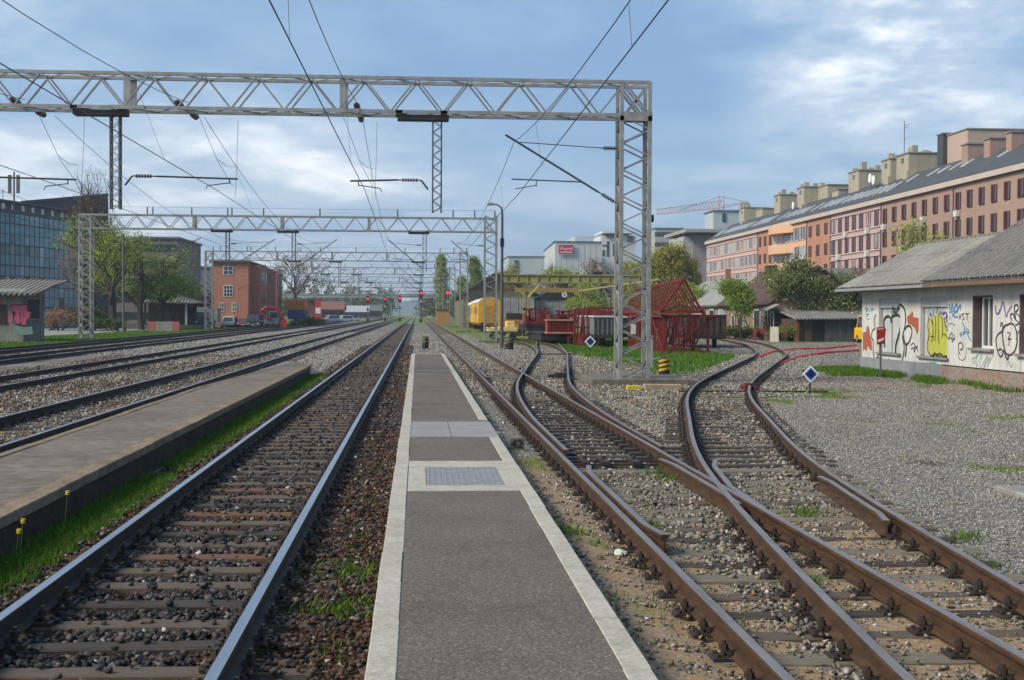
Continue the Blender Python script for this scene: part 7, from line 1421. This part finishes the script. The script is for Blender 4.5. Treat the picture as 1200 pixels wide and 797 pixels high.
# ================================================================ TREES
class Skel:
    def __init__(s, seed): s.mb = MB(); s.tips = []; s.r = random.Random(seed)
def grow(S, p, d, ln, rad, lev, mx, spread, up, kids=(3, 4), shrink=.68, wob=.18):
    r = S.r; pts = [p]; n = 3 if lev < 2 else 2; dd = d.copy()
    for i in range(n):
        dd = (dd+Vector((r.uniform(-1, 1), r.uniform(-1, 1), r.uniform(-1, 1)))*wob+Vector((0, 0, up*.25))).normalized(); p = p+dd*(ln/n); pts.append(p)
        if lev >= mx-1: S.tips.append(p.copy())
    S.mb.tube(pts, rad, 6 if lev < 2 else (4 if lev < 3 else 3), rad*.62, caps=False)
    if lev >= mx: return
    for k in range(r.randint(*kids)):
        t_ = r.uniform(.45, 1.0) if k else 1.0; i = min(n-1, int(t_*n)); q = pts[i].lerp(pts[i+1], t_*n-i) if t_ < 1 else pts[-1]
        ax = Vector((r.uniform(-1, 1), r.uniform(-1, 1), r.uniform(-.25, .6))).normalized(); nd = (dd*(1-spread)+ax*spread+Vector((0, 0, up))).normalized()
        grow(S, q, nd, ln*shrink*r.uniform(.8, 1.15), rad*.58, lev+1, mx, spread, up, kids, shrink, wob)
def leaves(T, n, sig, size, seed=0, flat=1.0, bounds=None):
    g_r = np.random.default_rng(seed); T = np.array([tuple(t) for t in T]); k = g_r.integers(0, len(T), n); C_ = T[k]+g_r.normal(0, 1, (n, 3))*np.array([sig, sig, sig*flat])
    u = g_r.normal(0, 1, (n, 3)); u /= np.linalg.norm(u, axis=1)[:, None]; v_ = np.cross(u, g_r.normal(0, 1, (n, 3))); v_ /= np.linalg.norm(v_, axis=1)[:, None]
    s_ = size*g_r.uniform(.6, 1.3, n)[:, None]; a = C_-u*s_; b_ = C_+v_*s_*.5; c_ = C_+u*s_; d_ = C_-v_*s_*.5
    return np.stack([a, b_, c_, d_], 1).reshape(-1, 3), np.arange(4*n).reshape(-1, 4)
bark = mat('bark', (.07, .055, .042), .95, (.045, .036, .03), 3, grain=.3, bump=.5); barkp = mat('pale_bark', (.20, .17, .15), .95, (.13, .11, .095), 3, grain=.2)
LG = leafmat('leaf_spring_green', (.14, .21, .02), (.24, .33, .03), (.40, .44, .08)); LD = leafmat('leaf_dark_green', (.03, .06, .012), (.06, .10, .02), (.11, .15, .035)); LY = leafmat('leaf_willow_yellow', (.20, .20, .03), (.28, .27, .05), (.36, .32, .09)); LB = leafmat('leaf_bright_green', (.11, .18, .02), (.17, .25, .03), (.27, .33, .06)); LC = leafmat('leaf_and_blossom', (.07, .10, .025), (.15, .18, .045), (.28, .29, .11)); LR = leafmat('leaf_reddish_bud', (.17, .08, .05), (.24, .13, .08), (.30, .22, .12)); BLO = leafmat('blossom_white', (.45, .42, .38), (.62, .58, .54), (.7, .68, .66))
def tree(name, label, x, y, h, nleaf, lsize, lm, seed, lev=4, trunk=.3, tl=.3, spread=.6, up=.12, rad=.22, sig=.5, bk_=None, kids=(3, 4), extra=None, group=None, crown='crown', lean=(0, 0), shrink=.68, squash=None, z0=-.15):
    S = Skel(seed); grow(S, Vector((0, 0, 0)), Vector((lean[0], lean[1], 1)).normalized(), h*tl, rad, 0, lev, spread, up, kids, shrink)
    T = np.array([tuple(t) for t in S.tips]); sc_ = (h-sig)/T[:, 2].max(); sx = sc_ if squash is None else squash/np.percentile(np.abs(T[:, :2]), 97)
    S.mb.v = [(a*sx, b_*sx, c_*sc_) for a, b_, c_ in S.mb.v]; T = T*np.array([sx, sx, sc_])
    th = thing(name, label, 'tree', (x, y, z0), 0, group); S.mb.build('trunk', bk_ or bark, th, world=False)
    if nleaf:
        V_, F_ = leaves(T, nleaf, sig, lsize, seed, .8); o = bulk(crown, V_, F_, lm); o.parent = th
    if extra: V_, F_ = leaves(T, extra[0], sig*1.1, extra[1], seed+5, .8); o = bulk('blossom', V_, F_, extra[2]); o.parent = th
    return th
def gp2(px, Y): return atY(px, 370, Y).x
tree('broadleaf_tree', 'large fresh green tree with dark forked trunk left of the open shed', gp2(134, 150), 150, 13.5, 7000, .115, LG, 3, 5, tl=.22, spread=.62, up=.1, rad=.27, sig=.6, squash=5.6)
tree('broadleaf_tree', 'dense green tree behind the left one, close to the open shed', gp2(166, 158), 158, 12.2, 7000, .115, LG, 14, 5, tl=.2, spread=.66, up=.06, rad=.2, sig=.65, squash=5.0)
tree('broadleaf_tree', 'low bright green tree drooping over the open shed roof', gp2(188, 160), 160, 7.0, 10000, .16, LB, 5, 4, tl=.25, spread=.7, up=.04, rad=.2, sig=.6, squash=3.6)
tree('bare_tree', 'tall bare tree with thin twigs rising above the green tree, left of the drop mast', gp2(113, 170), 170, 20.8, 900, .12, LR, 21, 5, tl=.32, spread=.42, up=.25, rad=.3, sig=.5, squash=2.8)
tree('bare_tree', 'bare brown tree in front of the right end of the glass office', gp2(93, 160), 160, 12.5, 1500, .10, LR, 23, 5, tl=.25, spread=.5, up=.15, rad=.22, sig=.6, bk_=barkp, squash=3.2)
tree('bare_tree', 'bare grey tree behind the brick building', gp2(352, 240), 240, 14.0, 800, .12, LR, 31, 5, tl=.22, spread=.62, up=.08, rad=.2, sig=.6, bk_=barkp, squash=6.5)
tree('bare_tree', 'small olive tree before the plain grey block', gp2(234, 215), 215, 6.5, 5000, .14, LR, 33, 4, tl=.25, spread=.7, up=.05, rad=.2, sig=.5, squash=3.2)
def poplar(label, x, y, h, w_, n, ls, lm_, seed):
    rp2 = random.Random(seed); S = Skel(seed); S.mb.tube([(0, 0, 0), (.1, 0, h*.5), (0, 0, h*.93)], [.28, .18, .04], 7); T = []
    for k in range(70):
        z = 1.6+(h-2.6)*k/70; a = rp2.uniform(0, 6.28); f = math.sin(math.pi*min(1, (k/70)**.8*.93+.07))**.6; rr = w_*f*rp2.uniform(.55, 1.05); up_ = rr*2.2; q = (rr*math.cos(a), rr*math.sin(a), min(z+up_, h)); S.mb.tube([(0, 0, z), (rr*.6*math.cos(a), rr*.6*math.sin(a), z+up_*.4), q], .05, 3, .015, caps=False)
        for t_ in (.35, .5, .65, .8, .9, 1.0): T.append((q[0]*t_, q[1]*t_, z+(q[2]-z)*t_**1.4))
    th = thing('poplar', label, 'tree', (x, y, -.1), 0, 'slim poplars'); S.mb.build('trunk', bark, th, world=False); V_, F_ = leaves(T, n, .3, ls, seed, 1.3); o = bulk('crown', V_, F_, lm_); o.parent = th
poplar('tall slim poplar standing by the end of the gantry row', gp2(517, 330), 330, 17.0, 1.9, 11000, .2, LG, 41)
poplar('bright slim poplar behind the roof of the workshop hall', gp2(556, 290), 290, 14.8, 1.7, 10000, .2, LB, 43)
poplar('shorter poplar left of the workshop hall', gp2(541, 310), 310, 11.0, 1.4, 6000, .2, LG, 44)
for i, (px, Y, h, m_, lab, sq) in enumerate(((600, 260, 12.5, LY, 'yellowish tree behind the workshop hall roof, at its left', 3.5), (590, 275, 12.0, LY, 'thin yellowish tree just right of the tall lamp post', 2.5), (665, 230, 11.0, LG, 'rounded light green tree in front of the factory sign wall', 4.2), (650, 245, 11.5, LR, 'brownish budding tree left of the rounded green one', 3.6), (690, 235, 13.0, LR, 'bare brown tree in front of the factory, right of its sign', 4.6), (715, 225, 12.0, LR, 'bare brown tree just left of the nearest gantry post', 4.0), (697, 200, 7.8, LG, 'greyish green bush tree below the yellow crane beam', 3.4), (735, 190, 10.5, LY, 'yellow green tree seen through the nearest gantry post', 3.2))):
    tree('tree', lab, gp2(px, Y), Y, h, 900 if m_ is LR and h > 11.2 else 7000, .15, m_, 60+i, 5, tl=.22, spread=.58, up=.1, rad=.25, sig=.55, bk_=barkp, group='trees in front of the factory', squash=sq)
# weeping willow
W_ = tree('willow', 'yellow green weeping willow right of the nearest gantry post', gp2(787, 160), 160, 11.3, 12000, .14, LY, 81, 5, tl=.3, spread=.6, up=.1, rad=.3, sig=.45, squash=3.3)
T = []; rw = random.Random(5)
for k in range(150):
    a = rw.uniform(0, 6.28); rr = 3.4*math.sqrt(rw.random()); top = 10.8-rr*rr*.32+rw.uniform(-.5, .2)
    for j in range(int(rw.uniform(6, 20))): T.append((rr*math.cos(a)*(1+.02*j), rr*math.sin(a)*(1+.02*j), top-j*.33))
V_, F_ = leaves(T, 24000, .10, .12, 8); o = bulk('hanging_branches', V_, F_, LY); o.parent = W_
def bush(name, label, x, y, w_, h, n, ls, lm, seed, cat='bush', group=None):
    rb = random.Random(seed); S = Skel(seed)
    for k in range(9): a = rb.uniform(0, 6.28); grow(S, Vector((rb.uniform(-.3, .3)*w_*.5, rb.uniform(-.3, .3)*w_*.5, 0)), Vector((math.cos(a)*.6, math.sin(a)*.6, 1)).normalized(), h*.42, .05*h/2, 1, 3, .5, .1, (2, 3))
    T = np.array([tuple(t) for t in S.tips]); sx = w_/2/np.percentile(np.abs(T[:, :2]), 96); sz = h/T[:, 2].max(); T = T*np.array([sx, sx, sz]); S.mb.v = [(a*sx, b_*sx, c_*sz) for a, b_, c_ in S.mb.v]
    th = thing(name, label, cat, (x, y, -.12), 0, group); S.mb.build('stems', bark, th, world=False); V_, F_ = leaves(T, n, .28*h/2, ls, seed, .8); o = bulk('foliage', V_, F_, lm); o.parent = th
bush('bush', 'bright green bush at the foot of the willow', gp2(792, 150), 150, 8.5, 5.2, 16000, .14, LB, 5); bush('bush', 'bright green bush right of the willow, left of the old houses', gp2(812, 165), 165, 6, 4.6, 9000, .14, LB, 6)
tree('small_tree', 'small bright green tree with leaning thin trunk before the old house', gp2(869, 112), 112, 5.4, 9000, .10, LB, 91, 4, tl=.33, spread=.5, up=.3, rad=.07, sig=.35, squash=1.25)
m = MB(); p, q = atY(884, 397, 111), atY(873, 375, 111); m.tube([(p.x, 111, -.1), (q.x, 111, q.z)], .05, 6); tag(m.build('prop_stake', bark), 'dark stake leaning against the small bright green tree', 'stake')
tree('blossom_tree', 'broad dense tree with pale blossom spreading over the timber shed', gp2(948, 114), 114, 7.3, 24000, .12, LC, 101, 5, tl=.18, spread=.72, up=.03, rad=.3, sig=.5, extra=(1500, .08, BLO), squash=3.7)
tree('blossom_tree', 'smaller blossoming tree left of the broad one, before the old house', gp2(926, 113), 113, 3.7, 5000, .12, LC, 103, 4, tl=.2, spread=.7, up=.03, rad=.2, sig=.5, extra=(900, .08, BLO), squash=1.8)
tree('blossom_tree', 'dense green tree at the right edge of the broad one, over the shed roof', gp2(986, 115), 115, 5.4, 10000, .12, LD, 105, 4, tl=.2, spread=.7, up=.03, rad=.2, sig=.5, squash=3.4)
tree('budding_tree', 'reddish budding tree before the pink apartment block', gp2(997, 125), 125, 7.2, 3800, .13, LR, 107, 5, tl=.25, spread=.62, up=.08, rad=.2, sig=.5, squash=4.0)
tree('budding_tree', 'upright green budding tree before the nearest brown block', gp2(1082, 92), 92, 9.6, 2200, .10, LG, 109, 5, tl=.3, spread=.45, up=.2, rad=.15, sig=.35, bk_=barkp, squash=1.7)
tree('budding_tree', 'second upright budding tree right of the first, before the brown block', gp2(1106, 96), 96, 8.8, 2000, .10, LG, 111, 5, tl=.3, spread=.45, up=.25, rad=.15, sig=.35, bk_=barkp, squash=1.5)
for i, (px, Y, w_, h, lm_, lab) in enumerate(((865, 116, 3.5, 1.1, LC, 'low pale weed bush at the wall of the old house'), (916, 108, 1.6, 1.0, LB, 'small green bush beside the pale leaning board'), (355, 198, 9, 1.4, LD, 'dark green hedge in front of the containers'), (63+20, 150, 7, 2.4, LR, 'brown green scrub right of the graffiti hut'), (99, 150, 3, 2.6, LD, 'dark shrub behind the second gantry post'), (122, 146, 5.5, 1.3, LD, 'dark undergrowth at the foot of the forked trunk'))): bush('shrub', lab, gp2(px, Y), Y, w_, h, 5000, .11, lm_, 200+i)
# far line of trees: reads as one mass
V0, F0, off = [], [], 0
S = Skel(77); FT = []
rr = random.Random(19); VV = []; 
def farline(seq, name, lm_, nper, kindf, ls=.35):
    Vs, n0 = [], 0
    for (x, y, h, w_) in seq:
        g_r = np.random.default_rng(int(abs(x*13+y*7+h*31)) % 99999); n = nper; u = g_r.normal(0, 1, (n, 3)); u /= np.linalg.norm(u, axis=1)[:, None]; rad_ = g_r.uniform(.35, 1, n)[:, None]**.5; lump = 1+.25*np.sin(u[:, :1]*5+x)+.2*np.sin(u[:, 2:]*7+y)
        C_ = np.array([x, y, h*.55])+u*rad_*lump*np.array([w_/2, w_/2, h*.46]); v1 = g_r.normal(0, 1, (n, 3)); v1 /= np.linalg.norm(v1, axis=1)[:, None]; v2 = np.cross(v1, g_r.normal(0, 1, (n, 3))); v2 /= np.linalg.norm(v2, axis=1)[:, None]; s_ = ls*g_r.uniform(.5, 1.3, n)[:, None]
        Vs.append(np.stack([C_-v1*s_, C_+v2*s_*.6, C_+v1*s_, C_-v2*s_*.6], 1).reshape(-1, 3))
    V_ = np.concatenate(Vs); o = bulk(name, V_, np.arange(len(V_)).reshape(-1, 4), lm_); o['kind'] = 'stuff'
seq = []
for k in range(34): px = 330+k*3.9+rr.uniform(-1, 1); Y = rr.uniform(480, 640); seq.append((gp2(px, Y), Y, rr.uniform(9, 16)*(1.1 if k < 18 else .9), rr.uniform(3, 6)))
farline(seq, 'distant_poplars', leafmat('leaf_far_green', (.07, .10, .035), (.10, .13, .05), (.16, .18, .08)), 420, None, .45)
seq = []
for k in range(60):
    px = 340+k*3.4+rr.uniform(-2, 2)
    if 448 < px < 497: continue
    Y = rr.uniform(640, 900); seq.append((gp2(px, Y), Y, rr.uniform(7, 12), rr.uniform(8, 14)))
for k in range(30): px = 500+k*3.5; Y = rr.uniform(380, 560); seq.append((gp2(px, Y), Y, rr.uniform(6, 11), rr.uniform(6, 10)))
for k in range(16): px = 200+k*9; Y = rr.uniform(300, 420); seq.append((gp2(px, Y), Y, rr.uniform(4, 7), rr.uniform(6, 10)))
for k in range(14): px = 735+k*6; Y = rr.uniform(230, 330); seq.append((gp2(px, Y), Y, rr.uniform(6, 10), rr.uniform(7, 11)))
farline(seq, 'distant_wood', leafmat('leaf_far_olive', (.06, .08, .035), (.11, .12, .055), (.18, .17, .09)), 520, None, .5)
# blue hills at the horizon
m = MB(); xs = np.linspace(-1500, 2000, 60); 
for a, b_ in zip(xs[:-1], xs[1:]):
    za = 26+16*math.sin(a*.0031)+7*math.sin(a*.011+1); zb2 = 26+16*math.sin(b_*.0031)+7*math.sin(b_*.011+1)
    m.quad((a, 2600, -2), (b_, 2600, -2), (b_, 2900, zb2), (a, 2900, za)); m.quad((a, 2900, za), (b_, 2900, zb2), (b_, 3500, -2), (a, 3500, -2))
m.build('hills', mat('far_hills', (.035, .065, .06), .95, (.06, .09, .08), .004))['kind'] = 'structure'
# ================================================================ HAZE
HAZE = 0.0003
if HAZE:
    m = MB(); m.box(-1700, 2100, -40, 4350, -12, 120); hz = m.build('haze', None); hz['kind'] = 'stuff'; hm = bpy.data.materials.new('haze_air'); hm.use_nodes = True; t = hm.node_tree; t.nodes.clear(); o_ = N(t, 'ShaderNodeOutputMaterial'); pv = N(t, 'ShaderNodeVolumePrincipled'); pv.inputs['Color'].default_value = (.72, .83, .95, 1); pv.inputs['Density'].default_value = HAZE; pv.inputs['Anisotropy'].default_value = .2; L(t, pv.outputs[0], o_.inputs['Volume']); hz.data.materials.clear(); hz.data.materials.append(hm)
